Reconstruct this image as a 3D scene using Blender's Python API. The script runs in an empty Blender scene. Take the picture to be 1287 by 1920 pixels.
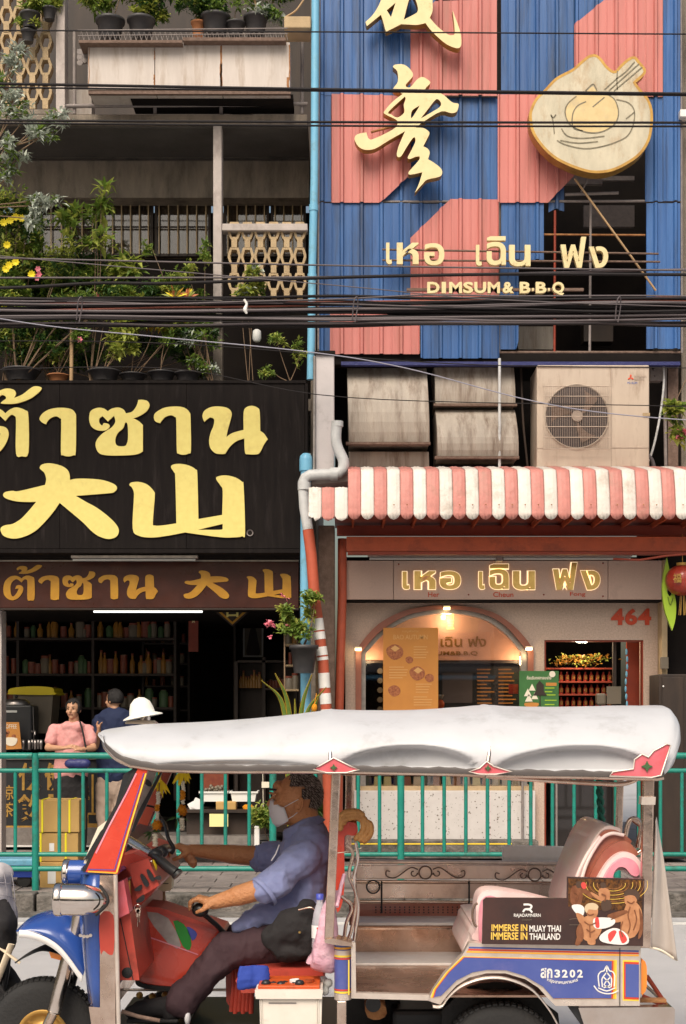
import bpy, math, random
from mathutils import Vector, Matrix
from mathutils.geometry import tessellate_polygon
import mathutils.noise as mnoise
R = math.radians
PI = math.pi
rnd = random.Random(7)
SC = bpy.context.scene
COL = SC.collection
# ---------------------------------------------------------------- camera, sky, sun, exposure
F, HZ, CH = 2666.67, 1347.0, 1.58       # focal length in photo pixels, horizon row, camera height
cam_d = bpy.data.cameras.new("camera")
cam = bpy.data.objects.new("camera", cam_d)
COL.objects.link(cam)
cam.location = (0, 0, CH)
cam.rotation_euler = (R(90), 0, 0)
cam_d.sensor_width = 36
cam_d.lens = 50
cam_d.shift_y = 387 / 1920.0
cam_d.clip_start = 0.1
cam_d.clip_end = 400
SC.camera = cam
world = bpy.data.worlds.new("World")
SC.world = world
world.use_nodes = True
wn = world.node_tree
wn.nodes.clear()
wo = wn.nodes.new("ShaderNodeOutputWorld")
wb = wn.nodes.new("ShaderNodeBackground")
ws = wn.nodes.new("ShaderNodeTexSky")
ws.sky_type = 'NISHITA'
ws.sun_disc = False
SUN_EL, SUN_AZ = R(50), R(196)
ws.sun_elevation = SUN_EL
ws.sun_rotation = SUN_AZ
ws.air_density = 1.6
ws.dust_density = 6.0
ws.ozone_density = 0.6
wb.inputs[1].default_value = 0.05
wn.links.new(ws.outputs[0], wb.inputs[0])
wn.links.new(wb.outputs[0], wo.inputs[0])
sun_d = bpy.data.lights.new("sun", 'SUN')
sun = bpy.data.objects.new("sun", sun_d)
COL.objects.link(sun)
sun_d.energy = 1.5
sun_d.angle = R(38)
sun_d.color = (1.0, 0.93, 0.82)
sd = Vector((math.sin(SUN_AZ) * math.cos(SUN_EL), math.cos(SUN_AZ) * math.cos(SUN_EL), math.sin(SUN_EL)))
sun.rotation_euler = sd.to_track_quat('Z', 'Y').to_euler()
sun.location = sd * 40
SC.view_settings.view_transform = 'Standard'
SC.view_settings.look = 'None'
SC.view_settings.exposure = 1.17
SC.view_settings.gamma = 1.0
SC.render.engine = 'CYCLES'
SC.cycles.use_denoising = True
SC.cycles.max_bounces = 8
SC.cycles.transparent_max_bounces = 16
SC.cycles.sample_clamp_indirect = 6
# ---------------------------------------------------------------- photo -> place
def X(px, D): return (px - 643.5) * D / F
def Z(py, D): return CH - (py - HZ) * D / F
def P(px, py, D): return Vector((X(px, D), D, Z(py, D)))
def L(n, D): return n * D / F            # length of n photo pixels at distance D
# ---------------------------------------------------------------- materials
MATS = {}
def mat(name, col, rough=0.6, metal=0.0, col2=None, scale=6.0, amt=0.5, bump=0.0, bscale=40.0,
    spec=0.5, emit=None, estr=0.0, stretch=(1, 1, 1), trans=0.0, alpha=1.0, dirt=None, dscale=2.0,
    damt=0.5, coat=0.0, ior=1.45, sheen=0.0, rvar=0.0, detail=6.0, ovar=0.0, leafy=0.0):
  m = bpy.data.materials.new(name)
  m.use_nodes = True
  nt = m.node_tree
  b = nt.nodes["Principled BSDF"]
  b.inputs["Base Color"].default_value = (*col, 1)
  b.inputs["Roughness"].default_value = rough
  b.inputs["Metallic"].default_value = metal
  b.inputs["Specular IOR Level"].default_value = spec
  b.inputs["IOR"].default_value = ior
  b.inputs["Transmission Weight"].default_value = trans
  b.inputs["Alpha"].default_value = alpha
  b.inputs["Coat Weight"].default_value = coat
  b.inputs["Sheen Weight"].default_value = sheen
  tc = nt.nodes.new("ShaderNodeTexCoord")
  mp = nt.nodes.new("ShaderNodeMapping")
  mp.inputs["Scale"].default_value = stretch
  geo = nt.nodes.new("ShaderNodeNewGeometry")
  nt.links.new(geo.outputs["Position"], mp.inputs["Vector"])
  out = None
  if col2 is not None:
    n = nt.nodes.new("ShaderNodeTexNoise")
    n.inputs["Scale"].default_value = scale
    n.inputs["Detail"].default_value = detail
    n.inputs["Roughness"].default_value = 0.6
    nt.links.new(mp.outputs[0], n.inputs["Vector"])
    r = nt.nodes.new("ShaderNodeValToRGB")
    r.color_ramp.elements[0].position = 0.5 - 0.28 * (1 - amt + 0.15)
    r.color_ramp.elements[1].position = 0.5 + 0.28 * (1 - amt + 0.15)
    r.color_ramp.elements[0].color = (*col, 1)
    r.color_ramp.elements[1].color = (*col2, 1)
    nt.links.new(n.outputs["Fac"], r.inputs[0])
    out = r.outputs[0]
  if dirt is not None:
    n2 = nt.nodes.new("ShaderNodeTexNoise")
    n2.inputs["Scale"].default_value = dscale
    n2.inputs["Detail"].default_value = 8
    n2.inputs["Roughness"].default_value = 0.7
    nt.links.new(mp.outputs[0], n2.inputs["Vector"])
    r2 = nt.nodes.new("ShaderNodeValToRGB")
    r2.color_ramp.elements[0].position = 0.62 - 0.2 * damt
    r2.color_ramp.elements[1].position = 0.85 - 0.2 * damt
    nt.links.new(n2.outputs["Fac"], r2.inputs[0])
    mx = nt.nodes.new("ShaderNodeMix")
    mx.data_type = 'RGBA'
    nt.links.new(r2.outputs[0], mx.inputs[0])
    if out: nt.links.new(out, mx.inputs[6])
    else: mx.inputs[6].default_value = (*col, 1)
    mx.inputs[7].default_value = (*dirt, 1)
    out = mx.outputs[2]
  if ovar > 0:
    oi = nt.nodes.new("ShaderNodeObjectInfo"); mr0 = nt.nodes.new("ShaderNodeMapRange")
    mr0.inputs[3].default_value = 1 - ovar; mr0.inputs[4].default_value = 1 + ovar
    nt.links.new(oi.outputs["Random"], mr0.inputs[0])
    hs = nt.nodes.new("ShaderNodeHueSaturation"); nt.links.new(mr0.outputs[0], hs.inputs["Value"])
    if out: nt.links.new(out, hs.inputs["Color"])
    else: hs.inputs["Color"].default_value = (*col, 1)
    out = hs.outputs[0]
  if leafy > 0:
    tr_ = nt.nodes.new("ShaderNodeBsdfTranslucent"); mxs = nt.nodes.new("ShaderNodeMixShader"); mxs.inputs[0].default_value = leafy
    if out: nt.links.new(out, tr_.inputs[0])
    ou = nt.nodes["Material Output"]
    nt.links.new(b.outputs[0], mxs.inputs[1]); nt.links.new(tr_.outputs[0], mxs.inputs[2]); nt.links.new(mxs.outputs[0], ou.inputs[0])
  if out: nt.links.new(out, b.inputs["Base Color"])
  if rvar > 0:
    n4 = nt.nodes.new("ShaderNodeTexNoise")
    n4.inputs["Scale"].default_value = 9
    n4.inputs["Detail"].default_value = 6
    nt.links.new(mp.outputs[0], n4.inputs["Vector"])
    mr = nt.nodes.new("ShaderNodeMapRange")
    mr.inputs[1].default_value = 0.3; mr.inputs[2].default_value = 0.7
    mr.inputs[3].default_value = max(0.02, rough - rvar); mr.inputs[4].default_value = min(1, rough + rvar)
    nt.links.new(n4.outputs["Fac"], mr.inputs[0])
    nt.links.new(mr.outputs[0], b.inputs["Roughness"])
  if bump > 0:
    n3 = nt.nodes.new("ShaderNodeTexNoise")
    n3.inputs["Scale"].default_value = bscale
    n3.inputs["Detail"].default_value = 5
    nt.links.new(mp.outputs[0], n3.inputs["Vector"])
    bp = nt.nodes.new("ShaderNodeBump")
    bp.inputs["Strength"].default_value = bump
    bp.inputs["Distance"].default_value = 0.02
    nt.links.new(n3.outputs["Fac"], bp.inputs["Height"])
    nt.links.new(bp.outputs[0], b.inputs["Normal"])
  if emit is not None:
    b.inputs["Emission Color"].default_value = (*emit, 1)
    b.inputs["Emission Strength"].default_value = estr
  MATS[name] = m
  return m
def M(n): return MATS[n]
# ---------------------------------------------------------------- mesh builder (world coordinates)
def catmull(pts, n=4, closed=True):
  """smooth a loop; a point given as (x, y, 1) stays a corner"""
  N = len(pts); out = []
  rng = range(N) if closed else range(N - 1)
  for i in rng:
    p1 = pts[i]; p2 = pts[(i + 1) % N]
    p0 = pts[i - 1] if (closed or i > 0) else p1
    p3 = pts[(i + 2) % N] if (closed or i + 2 < N) else p2
    c1 = len(p1) > 2; c2 = len(p2) > 2
    a, b = Vector(p1[:2]), Vector(p2[:2])
    t1 = (Vector((0, 0)) if c1 else (b - Vector(p0[:2])) * 0.5)
    t2 = (Vector((0, 0)) if c2 else (Vector(p3[:2]) - a) * 0.5)
    if c1: t1 = (b - a) * 0.6
    if c2: t2 = (b - a) * 0.6
    for k in range(n):
      t = k / n; t_2 = t * t; t_3 = t_2 * t
      q = a * (2 * t_3 - 3 * t_2 + 1) + t1 * (t_3 - 2 * t_2 + t) + b * (-2 * t_3 + 3 * t_2) + t2 * (t_3 - t_2)
      out.append((q.x, q.y))
  if not closed: out.append(tuple(pts[-1][:2]))
  return out
def smooth3(pts, n=6):
  """open 3-D catmull-rom"""
  pts = [Vector(p) for p in pts]; out = []
  for i in range(len(pts) - 1):
    p1, p2 = pts[i], pts[i + 1]
    p0 = pts[i - 1] if i else p1 * 2 - p2
    p3 = pts[i + 2] if i + 2 < len(pts) else p2 * 2 - p1
    for k in range(n):
      t = k / n
      out.append(0.5 * ((2 * p1) + (p2 - p0) * t + (2 * p0 - 5 * p1 + 4 * p2 - p3) * t * t + (3 * p1 - 3 * p2 + p3 - p0) * t ** 3))
  out.append(pts[-1])
  return out
class MB:
  def __init__(s): s.v = []; s.f = []; s.m = []; s.s = []
  def add(s, vs, fs, m=0, smooth=False):
    o = len(s.v)
    s.v += [tuple(v) for v in vs]
    for f in fs:
      s.f.append(tuple(o + i for i in f)); s.m.append(m); s.s.append(smooth)
    return s
  def box(s, x0, x1, y0, y1, z0, z1, m=0):
    v = [(x, y, z) for z in (z0, z1) for y in (y0, y1) for x in (x0, x1)]
    return s.add(v, [(0, 2, 3, 1), (4, 5, 7, 6), (0, 1, 5, 4), (2, 6, 7, 3), (0, 4, 6, 2), (1, 3, 7, 5)], m)
  def pbox(s, x0, y0, x1, y1, D0, D1, m=0, D=None):
    """box whose front face covers photo pixels (x0,y0)-(x1,y1) at distance D0 (or D)"""
    D = D or D0
    return s.box(X(x0, D), X(x1, D), D0, D1, Z(y1, D), Z(y0, D), m)
  def cbox(s, c, size, rot=None, m=0, sh=1.0):
    """centred box with optional rotation matrix; sh scales the top face"""
    hx, hy, hz = size[0] / 2, size[1] / 2, size[2] / 2
    v = []
    for z in (-hz, hz):
      k = sh if z > 0 else 1
      for y in (-hy, hy):
        for x in (-hx, hx):
          p = Vector((x * k, y * k, z))
          if rot is not None: p = rot @ p
          v.append(p + Vector(c))
    return s.add(v, [(0, 2, 3, 1), (4, 5, 7, 6), (0, 1, 5, 4), (2, 6, 7, 3), (0, 4, 6, 2), (1, 3, 7, 5)], m)
  def tube(s, pts, r, n=8, m=0, closed=False, caps=True, smooth=True, flat=1.0):
    pts = [Vector(p) for p in pts]; N = len(pts)
    rs = r if isinstance(r, (list, tuple)) else [r] * N
    tg = []
    for i in range(N):
      a = pts[i - 1] if (i or closed) else pts[0]
      b = pts[(i + 1) % N] if (i < N - 1 or closed) else pts[-1]
      d = (b - a)
      tg.append(d.normalized() if d.length > 1e-9 else Vector((0, 0, 1)))
    u = tg[0].orthogonal().normalized()
    if abs(tg[0].z) < 0.9: u = Vector((0, 0, 1)).cross(tg[0]).normalized()
    vs = []
    for i in range(N):
      u = (u - tg[i] * u.dot(tg[i]))
      u = u.normalized() if u.length > 1e-6 else tg[i].orthogonal().normalized()
      w = tg[i].cross(u)
      for k in range(n):
        a = 2 * PI * k / n
        vs.append(pts[i] + (u * math.cos(a) + w * math.sin(a) * flat) * rs[i])
    fs = []
    for i in range(N if closed else N - 1):
      j = (i + 1) % N
      for k in range(n):
        l = (k + 1) % n
        fs.append((i * n + k, i * n + l, j * n + l, j * n + k))
    s.add(vs, fs, m, smooth)
    if caps and not closed:
      s.add(vs[:n], [tuple(reversed(range(n)))], m); s.add(vs[-n:], [tuple(range(n))], m)
    return s
  def rev(s, prof, c, ax=(0, 0, 1), n=24, m=0, smooth=True, caps=True, sx=1.0, ref=None, sharp=False):
    """revolve profile [(radius, offset along axis)] about axis ax through c"""
    ax = Vector(ax).normalized(); c = Vector(c)
    u = Vector(ref) if ref else ax.orthogonal().normalized()
    u = (u - ax * u.dot(ax)).normalized()
    w = ax.cross(u)
    vs = []
    for (r, t) in prof:
      for k in range(n):
        a = 2 * PI * k / n
        vs.append(c + ax * t + (u * math.cos(a) * sx + w * math.sin(a)) * max(r, 1e-5))
    fs = []
    for i in range(len(prof) - 1):
      for k in range(n):
        l = (k + 1) % n
        fs.append((i * n + k, i * n + l, (i + 1) * n + l, (i + 1) * n + k))
    s.add(vs, fs, m, smooth)
    if caps:
      s.add(vs[:n], [tuple(reversed(range(n)))], m); s.add(vs[-n:], [tuple(range(n))], m)
    return s
  def ball(s, c, r, n=12, m=0, rot=None, smooth=True):
    """ellipsoid; r number or (rx,ry,rz)"""
    if not isinstance(r, (list, tuple)): r = (r, r, r)
    c = Vector(c); h = max(4, n // 2); vs = [];
    for i in range(h + 1):
      t = PI * i / h
      for k in range(n):
        a = 2 * PI * k / n
        p = Vector((r[0] * math.sin(t) * math.cos(a), r[1] * math.sin(t) * math.sin(a), r[2] * math.cos(t)))
        if rot is not None: p = rot @ p
        vs.append(c + p)
    fs = []
    for i in range(h):
      for k in range(n):
        l = (k + 1) % n
        fs.append((i * n + k, (i + 1) * n + k, (i + 1) * n + l, i * n + l))
    return s.add(vs, fs, m, smooth)
  def prism(s, loops, y0, y1, m=0, mside=None, fr=None):
    """loops = [outer, hole, ...] of (x, z); extruded from y0 (front) to y1"""
    if not isinstance(loops[0][0], (list, tuple)): loops = [loops]
    polys = [[Vector((p[0], 0, p[1])) for p in l] for l in loops]
    tri = tessellate_polygon(polys)
    flat = [p for l in polys for p in l]
    n = len(flat)
    fv = [(p.x, y0, p.z) for p in flat]; bv = [(p.x, y1, p.z) for p in flat]
    def area(t): a, b, c = (flat[i] for i in t); return (b.x - a.x) * (c.z - a.z) - (b.z - a.z) * (c.x - a.x)
    tf = [t if area(t) > 0 else (t[0], t[2], t[1]) for t in tri]
    s.add(fv, tf, m)
    if abs(y1 - y0) > 1e-6:
      s.add(bv, [(t[0], t[2], t[1]) for t in tf], m if mside is None else mside)
      o = 0
      for li, l in enumerate(polys):
        k = len(l)
        A = sum(l[i].x * l[(i + 1) % k].z - l[(i + 1) % k].x * l[i].z for i in range(k))
        sgn = (A > 0) if li == 0 else (A < 0)
        fs = []
        for i in range(k):
          j = (i + 1) % k
          fs.append((o + i, n + o + i, n + o + j, o + j) if sgn else (o + i, o + j, n + o + j, n + o + i))
        s.add(fv + bv, fs, m if mside is None else mside)
        o += k
    return s
  def pprism(s, loops, D0, D1, m=0, mside=None, n=0, D=None):
    """prism from photo pixels; n>0 smooths the outline"""
    if not isinstance(loops[0][0], (list, tuple)): loops = [loops]
    D = D or D0
    if n: loops = [catmull(l, n) for l in loops]
    return s.prism([[(X(p[0], D), Z(p[1], D)) for p in l] for l in loops], D0, D1, m, mside)
  def grid(s, fn, nu, nv, m=0, smooth=True, closeu=False):
    vs = [fn(i / nu, j / nv) for i in range(nu + 1) for j in range(nv + 1)]
    w = nv + 1
    fs = [(i * w + j, (i + 1) * w + j, (i + 1) * w + j + 1, i * w + j + 1) for i in range(nu) for j in range(nv)]
    return s.add(vs, fs, m, smooth)
  def text(s, txt, x0, x1, z0, z1, y, depth=0.004, bold=0.0, m=0, res=3, axis=None, shear=0.0):
    cu = bpy.data.curves.new("t", 'FONT')
    cu.body = txt; cu.size = 1; cu.offset = bold; cu.resolution_u = res; cu.shear = shear
    cu.extrude = 0.5
    o = bpy.data.objects.new("t", cu)
    me = bpy.data.meshes.new_from_object(o)
    if len(me.vertices):
      xs = [v.co.x for v in me.vertices]; ys = [v.co.y for v in me.vertices]
      a0, a1, b0, b1 = min(xs), max(xs), min(ys), max(ys)
      if x1 is None: x1 = x0 + (a1 - a0) * (z1 - z0) / (b1 - b0)
      vs = []
      for v in me.vertices:
        fx = x0 + (v.co.x - a0) / (a1 - a0) * (x1 - x0)
        fz = z0 + (v.co.y - b0) / (b1 - b0) * (z1 - z0)
        vs.append((fx, y + (0 if v.co.z > 0 else depth), fz))
      s.add(vs, [tuple(p.vertices) for p in me.polygons], m)
    bpy.data.objects.remove(o); bpy.data.meshes.remove(me); bpy.data.curves.remove(cu)
    return s
  def ptext(s, txt, x0, y0, x1, y1, D, depth=0.004, bold=0.0, m=0, res=3, shear=0.0):
    return s.text(txt, X(x0, D), X(x1, D), Z(y1, D), Z(y0, D), D - depth, depth, bold, m, res, shear=shear)
  def xform(s, mtx):
    s.v = [tuple(mtx @ Vector(v)) for v in s.v]; return s
def mesh_of(mb, name, mats):
  me = bpy.data.meshes.new(name)
  me.from_pydata(mb.v, [], mb.f)
  if not isinstance(mats, (list, tuple)): mats = [mats]
  for m in mats: me.materials.append(M(m) if isinstance(m, str) else m)
  me.polygons.foreach_set("material_index", mb.m)
  me.polygons.foreach_set("use_smooth", mb.s)
  me.update()
  return me
def wloc(o):
  l = Vector((0, 0, 0))
  while o: l += o.location; o = o.parent
  return l
def link(o, parent=None):
  COL.objects.link(o)
  if parent: o.parent = parent
def part(name, mb, mats, parent=None, bevel=0.0, label=None, kind=None, origin=None):
  """one mesh object from world-space geometry; parented to `parent` (unrotated)"""
  off = wloc(parent) if parent else (Vector(origin) if origin else None)
  if off is None:
    xs = [v[0] for v in mb.v]; ys = [v[1] for v in mb.v]; zs = [v[2] for v in mb.v]
    off = Vector(((min(xs) + max(xs)) / 2, (min(ys) + max(ys)) / 2, min(zs)))
  loc = off
  if parent:
    xs = [v[0] for v in mb.v]; ys = [v[1] for v in mb.v]; zs = [v[2] for v in mb.v]
    loc = Vector(((min(xs) + max(xs)) / 2, (min(ys) + max(ys)) / 2, (min(zs) + max(zs)) / 2))
  mb.v = [(v[0] - loc.x, v[1] - loc.y, v[2] - loc.z) for v in mb.v]
  o = bpy.data.objects.new(name, mesh_of(mb, name, mats))
  o.location = (loc - off) if parent else loc
  link(o, parent)
  if bevel:
    b = o.modifiers.new("bevel", 'BEVEL'); b.width = bevel; b.segments = 2; b.limit_method = 'ANGLE'; b.angle_limit = R(40)
    b.harden_normals = False
  if label: o['label'] = label
  if kind: o['kind'] = kind
  return o
def thing(name, label, cat, loc, group=None):
  o = bpy.data.objects.new(name, None); o.empty_display_size = 0.1
  o.location = loc; link(o)
  o['label'] = label; o['category'] = cat
  if group: o['group'] = group
  return o
def tag(o, label, cat, group=None, kind=None):
  o['label'] = label; o['category'] = cat
  if group: o['group'] = group
  if kind: o['kind'] = kind
  return o
def struct(name, mb, mats, bevel=0.0):
  o = part(name, mb, mats, None, bevel); o['kind'] = 'structure'; return o
def dup(root, loc, label=None, group=None, scale=None, rotz=None):
  r = root.copy(); COL.objects.link(r); r.location = loc
  if label: r['label'] = label
  if group: r['group'] = group
  if scale: r.scale = (scale,) * 3 if not isinstance(scale, tuple) else scale
  if rotz is not None: r.rotation_euler[2] = rotz
  for ch in list(root.children):
    c = ch.copy(); COL.objects.link(c); c.parent = r
    for g in list(ch.children):
      d = g.copy(); COL.objects.link(d); d.parent = c
  return r
def remesh(mb, voxel=0.012, smooth=6, name="tmp"):
  """fuse overlapping closed shapes into one continuous skin"""
  me = mesh_of(mb, name, [])if False else bpy.data.meshes.new(name)
  me.from_pydata(mb.v, [], mb.f); me.update()
  o = bpy.data.objects.new(name, me); COL.objects.link(o)
  r = o.modifiers.new("r", 'REMESH'); r.mode = 'VOXEL'; r.voxel_size = voxel
  if smooth:
    sm = o.modifiers.new("s", 'SMOOTH'); sm.factor = 0.5; sm.iterations = smooth
  dg = bpy.context.evaluated_depsgraph_get()
  ev = o.evaluated_get(dg)
  m2 = bpy.data.meshes.new_from_object(ev)
  out = MB()
  out.v = [tuple(v.co) for v in m2.vertices]
  out.f = [tuple(p.vertices) for p in m2.polygons]
  out.m = [0] * len(out.f); out.s = [True] * len(out.f)
  bpy.data.objects.remove(o); bpy.data.meshes.remove(me); bpy.data.meshes.remove(m2)
  return out
def capsule(mb, a, b, ra, rb, n=14, flat=1.0, ref=None):
  """closed tapered limb from a to b (elliptic when flat != 1; ref = direction of the un-flattened axis)"""
  a, b = Vector(a), Vector(b); ax = (b - a); l = ax.length; ax.normalize()
  prof = []
  for i in range(5):
    t = PI / 2 * i / 4; prof.append((ra * math.sin(t), -ra * math.cos(t) * 0.9))
  for i in range(5):
    t = PI / 2 * i / 4; prof.append((rb * math.cos(t), l + rb * math.sin(t) * 0.9))
  u = Vector(ref) if ref else ax.orthogonal()
  u = (u - ax * u.dot(ax)).normalized(); w = ax.cross(u)
  vs = [];
  for (r, t) in prof:
    for k in range(n):
      an = 2 * PI * k / n
      vs.append(a + ax * t + (u * math.cos(an) + w * math.sin(an) * flat) * max(r, 1e-4))
  fs = [(i * n + k, i * n + (k + 1) % n, (i + 1) * n + (k + 1) % n, (i + 1) * n + k) for i in range(len(prof) - 1) for k in range(n)]
  fs += [tuple(reversed(range(n))), tuple(range((len(prof) - 1) * n, len(prof) * n))]
  mb.add(vs, fs, 0, True)
  return mb
# ---------------------------------------------------------------- materials (mostly real-world base colours)
mat('asphalt', (0.40, 0.385, 0.39), 0.8, col2=(0.46, 0.445, 0.445), scale=3, amt=0.2, bump=0.35, bscale=160, dirt=(0.27, 0.26, 0.255), dscale=.8)
mat('lane_paint', (0.72, 0.70, 0.66), 0.7, col2=(0.5, 0.48, 0.45), scale=14, bump=0.2, bscale=120)
mat('kerb_concrete', (0.10, 0.09, 0.08), 0.9, col2=(0.22, 0.195, 0.175), scale=9, bump=0.7, bscale=50, dirt=(0.035, 0.032, 0.026), dscale=4, damt=0.9, ovar=.12)
mat('paving', (0.20, 0.17, 0.16), 0.85, col2=(0.28, 0.24, 0.22), scale=7, bump=0.4, bscale=80, dirt=(0.09, 0.07, 0.06), dscale=3, ovar=.08)
mat('plaster',(0.29,0.24,0.19),0.9,col2=(0.20,0.165,0.135),scale=4,bump=0.3,bscale=90,dirt=(0.09,0.075,0.06),dscale=2.2,damt=.7,stretch=(2,2,0.5))
mat('plaster_pale', (0.52, 0.45, 0.42), 0.88, col2=(0.42, 0.37, 0.34), scale=9, bump=0.25, bscale=90, dirt=(0.22, 0.18, 0.16), dscale=3, stretch=(1, 1, 0.6))
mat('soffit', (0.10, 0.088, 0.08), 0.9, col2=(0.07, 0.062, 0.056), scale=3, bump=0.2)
mat('breeze_block', (0.50, 0.37, 0.22), 0.9, col2=(0.40, 0.29, 0.17), scale=8, bump=0.35, bscale=120, dirt=(0.2, 0.15, 0.1), dscale=4, damt=0.3, ovar=.08)
mat('panel_white',(0.62,0.555,0.51),0.75,col2=(0.52,0.455,0.41),scale=5,bump=0.15,bscale=50,dirt=(0.33,0.24,0.17),dscale=3,damt=0.5,stretch=(2,1,0.3),ovar=.05)
mat('rust', (0.22, 0.085, 0.03), 0.9, col2=(0.42, 0.20, 0.08), scale=24, bump=0.3, bscale=90)
mat('rusty_steel', (0.12, 0.075, 0.055), 0.8, col2=(0.20, 0.13, 0.10), scale=22, bump=0.3, bscale=80)
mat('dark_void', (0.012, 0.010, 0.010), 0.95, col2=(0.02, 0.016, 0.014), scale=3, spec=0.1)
mat('dark_wood', (0.022, 0.014, 0.011), 0.6, col2=(0.042, 0.026, 0.018), scale=9, stretch=(1, 1, 0.2))
mat('rail_grey', (0.20, 0.17, 0.165), 0.7, col2=(0.28, 0.24, 0.22), scale=20)
mat('window_glass', (0.10, 0.09, 0.08), 0.08, spec=0.6, col2=(0.16, 0.14, 0.11), scale=3)
mat('curtain', (0.20, 0.145, 0.095), 0.9, col2=(0.09, 0.065, 0.045), scale=3, stretch=(4, 1, 0.5))
mat('blue_sheet',(0.028,0.085,0.25),0.40,col2=(0.055,0.15,0.37),scale=3,amt=0.1,bump=0.5,bscale=3.5,dirt=(0.03,0.05,0.10),dscale=2.6,damt=0.75,stretch=(3.2,1,0.22),rvar=0.15,ovar=.12)
mat('pink_sheet',(0.62,0.22,0.195),0.5,col2=(0.49,0.16,0.14),scale=3,amt=0.1,bump=0.4,bscale=3.5,dirt=(0.36,0.14,0.11),dscale=2.6,damt=0.6,stretch=(3.2,1,0.22),rvar=0.1,ovar=.08)
mat('gold_face', (0.80, 0.68, 0.38), 0.5, col2=(0.72, 0.58, 0.30), scale=8, amt=0.3, dirt=(0.5, 0.3, 0.1), dscale=7, damt=.2)
mat('gold_side', (0.55, 0.33, 0.08), 0.4, 0.4, col2=(0.38, 0.2, 0.05), scale=12)
mat('gold_metal', (0.95, 0.66, 0.24), 0.28, 1.0, col2=(0.75, 0.48, 0.16), scale=9)
mat('logo_face', (0.62, 0.55, 0.41), 0.55, col2=(0.46, 0.41, 0.30), scale=5, bump=.1, dirt=(0.36, 0.21, 0.09), dscale=3.5, damt=0.5, stretch=(1.5, 1, .6))
mat('logo_bowl', (0.70, 0.54, 0.28), 0.55, col2=(0.60, 0.45, 0.22), scale=8, dirt=(0.5, 0.4, 0.25), dscale=5)
mat('logo_line', (0.13, 0.115, 0.075), 0.7, col2=(0.26, 0.22, 0.15), scale=30)
mat('sign_black',(0.007,0.005,0.005),0.75,spec=0.15,col2=(0.012,0.009,0.008),scale=8,dirt=(0.03,0.023,0.022),dscale=5,damt=0.4,stretch=(3,1,0.3))
mat('sign_yellow', (0.78, 0.66, 0.21), 0.55, col2=(0.73, 0.60, 0.18), scale=20, dirt=(0.6, 0.46, 0.14), dscale=6, damt=.2)
mat('sign_yellow_edge', (0.45, 0.22, 0.03), 0.6)
mat('sign_brown', (0.060, 0.018, 0.012), 0.35, col2=(0.04, 0.013, 0.010), scale=6, rvar=0.1, spec=.3)
mat('sign_ochre', (0.50, 0.25, 0.018), 0.4, col2=(0.40, 0.18, 0.012), scale=9)
mat('silver_strip', (0.45, 0.40, 0.37), 0.35, 0.7, col2=(0.3, 0.27, 0.25), scale=18)
mat('tube_lamp', (0.9, 0.9, 0.9), 0.4, emit=(1.0, 0.97, 0.9), estr=1.1)
mat('blue_pipe', (0.16, 0.42, 0.62), 0.4, col2=(0.20, 0.48, 0.66), scale=6, dirt=(0.12, 0.25, 0.33), dscale=6)
mat('white_pipe', (0.62, 0.62, 0.62), 0.45, col2=(0.5, 0.5, 0.5), scale=9, dirt=(0.3, 0.28, 0.26), dscale=6)
mat('red_pipe', (0.50, 0.10, 0.05), 0.5, col2=(0.40, 0.08, 0.04), scale=9)
mat('dark_red', (0.30, 0.045, 0.02), 0.45, col2=(0.22, 0.035, 0.018), scale=6)
mat('awning_red', (0.48, 0.085, 0.03), 0.5, col2=(0.38, 0.07, 0.025), scale=7, dirt=(0.2, 0.04, 0.02), dscale=4)
mat('awn_pink', (0.60, 0.235, 0.20), 0.5, col2=(0.50, 0.20, 0.17), scale=10, dirt=(0.38, 0.20, 0.15), dscale=4, damt=0.4, bump=0.3, bscale=25, ovar=.06)
mat('awn_white', (0.76, 0.70, 0.64), 0.5, col2=(0.68, 0.61, 0.55), scale=10, dirt=(0.42, 0.34, 0.27), dscale=4, damt=0.4, bump=0.3, bscale=25, ovar=.06)
mat('duct',(0.33,0.285,0.24),0.6,col2=(0.44,0.38,0.32),scale=5,bump=0.3,bscale=60,dirt=(0.15,0.10,0.07),dscale=4,damt=0.7,stretch=(2.4,1,0.3),ovar=.08)
mat('ac_cream', (0.56, 0.46, 0.37), 0.5, col2=(0.50, 0.40, 0.32), scale=4, dirt=(0.30, 0.21, 0.15), dscale=5, damt=0.5, stretch=(2, 1, .4))
mat('ac_grille', (0.42, 0.33, 0.27), 0.5)
mat('ac_dark', (0.05, 0.035, 0.035), 0.6)
mat('logo_red', (0.7, 0.08, 0.03), 0.5)
mat('logo_blue', (0.08, 0.15, 0.45), 0.5)
mat('granite', (0.60, 0.45, 0.365), 0.6, col2=(0.46, 0.34, 0.275), scale=60, amt=0.6, dirt=(0.26, 0.18, 0.14), dscale=70, damt=0.25, bump=.15, bscale=80)
mat('terrazzo', (0.62, 0.58, 0.56), 0.5, col2=(0.56, 0.52, 0.50), scale=8)
mat('chip', (0.10, 0.085, 0.08), 0.5, col2=(0.3, 0.25, 0.2), scale=50)
mat('sign_beige', (0.62, 0.44, 0.37), 0.45, col2=(0.55, 0.39, 0.32), scale=60, amt=0.4, dirt=(0.42, 0.29, 0.24), dscale=3, damt=.2)
mat('arch_brown', (0.30, 0.11, 0.07), 0.4, col2=(0.25, 0.09, 0.06), scale=12)
mat('red_paint', (0.55, 0.06, 0.02), 0.5)
mat('shop_pink', (0.62, 0.33, 0.24), 0.6, col2=(0.56, 0.29, 0.20), scale=3)
mat('poster_orange', (0.55, 0.23, 0.045), 0.55, col2=(0.50, 0.20, 0.04), scale=6)
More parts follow.
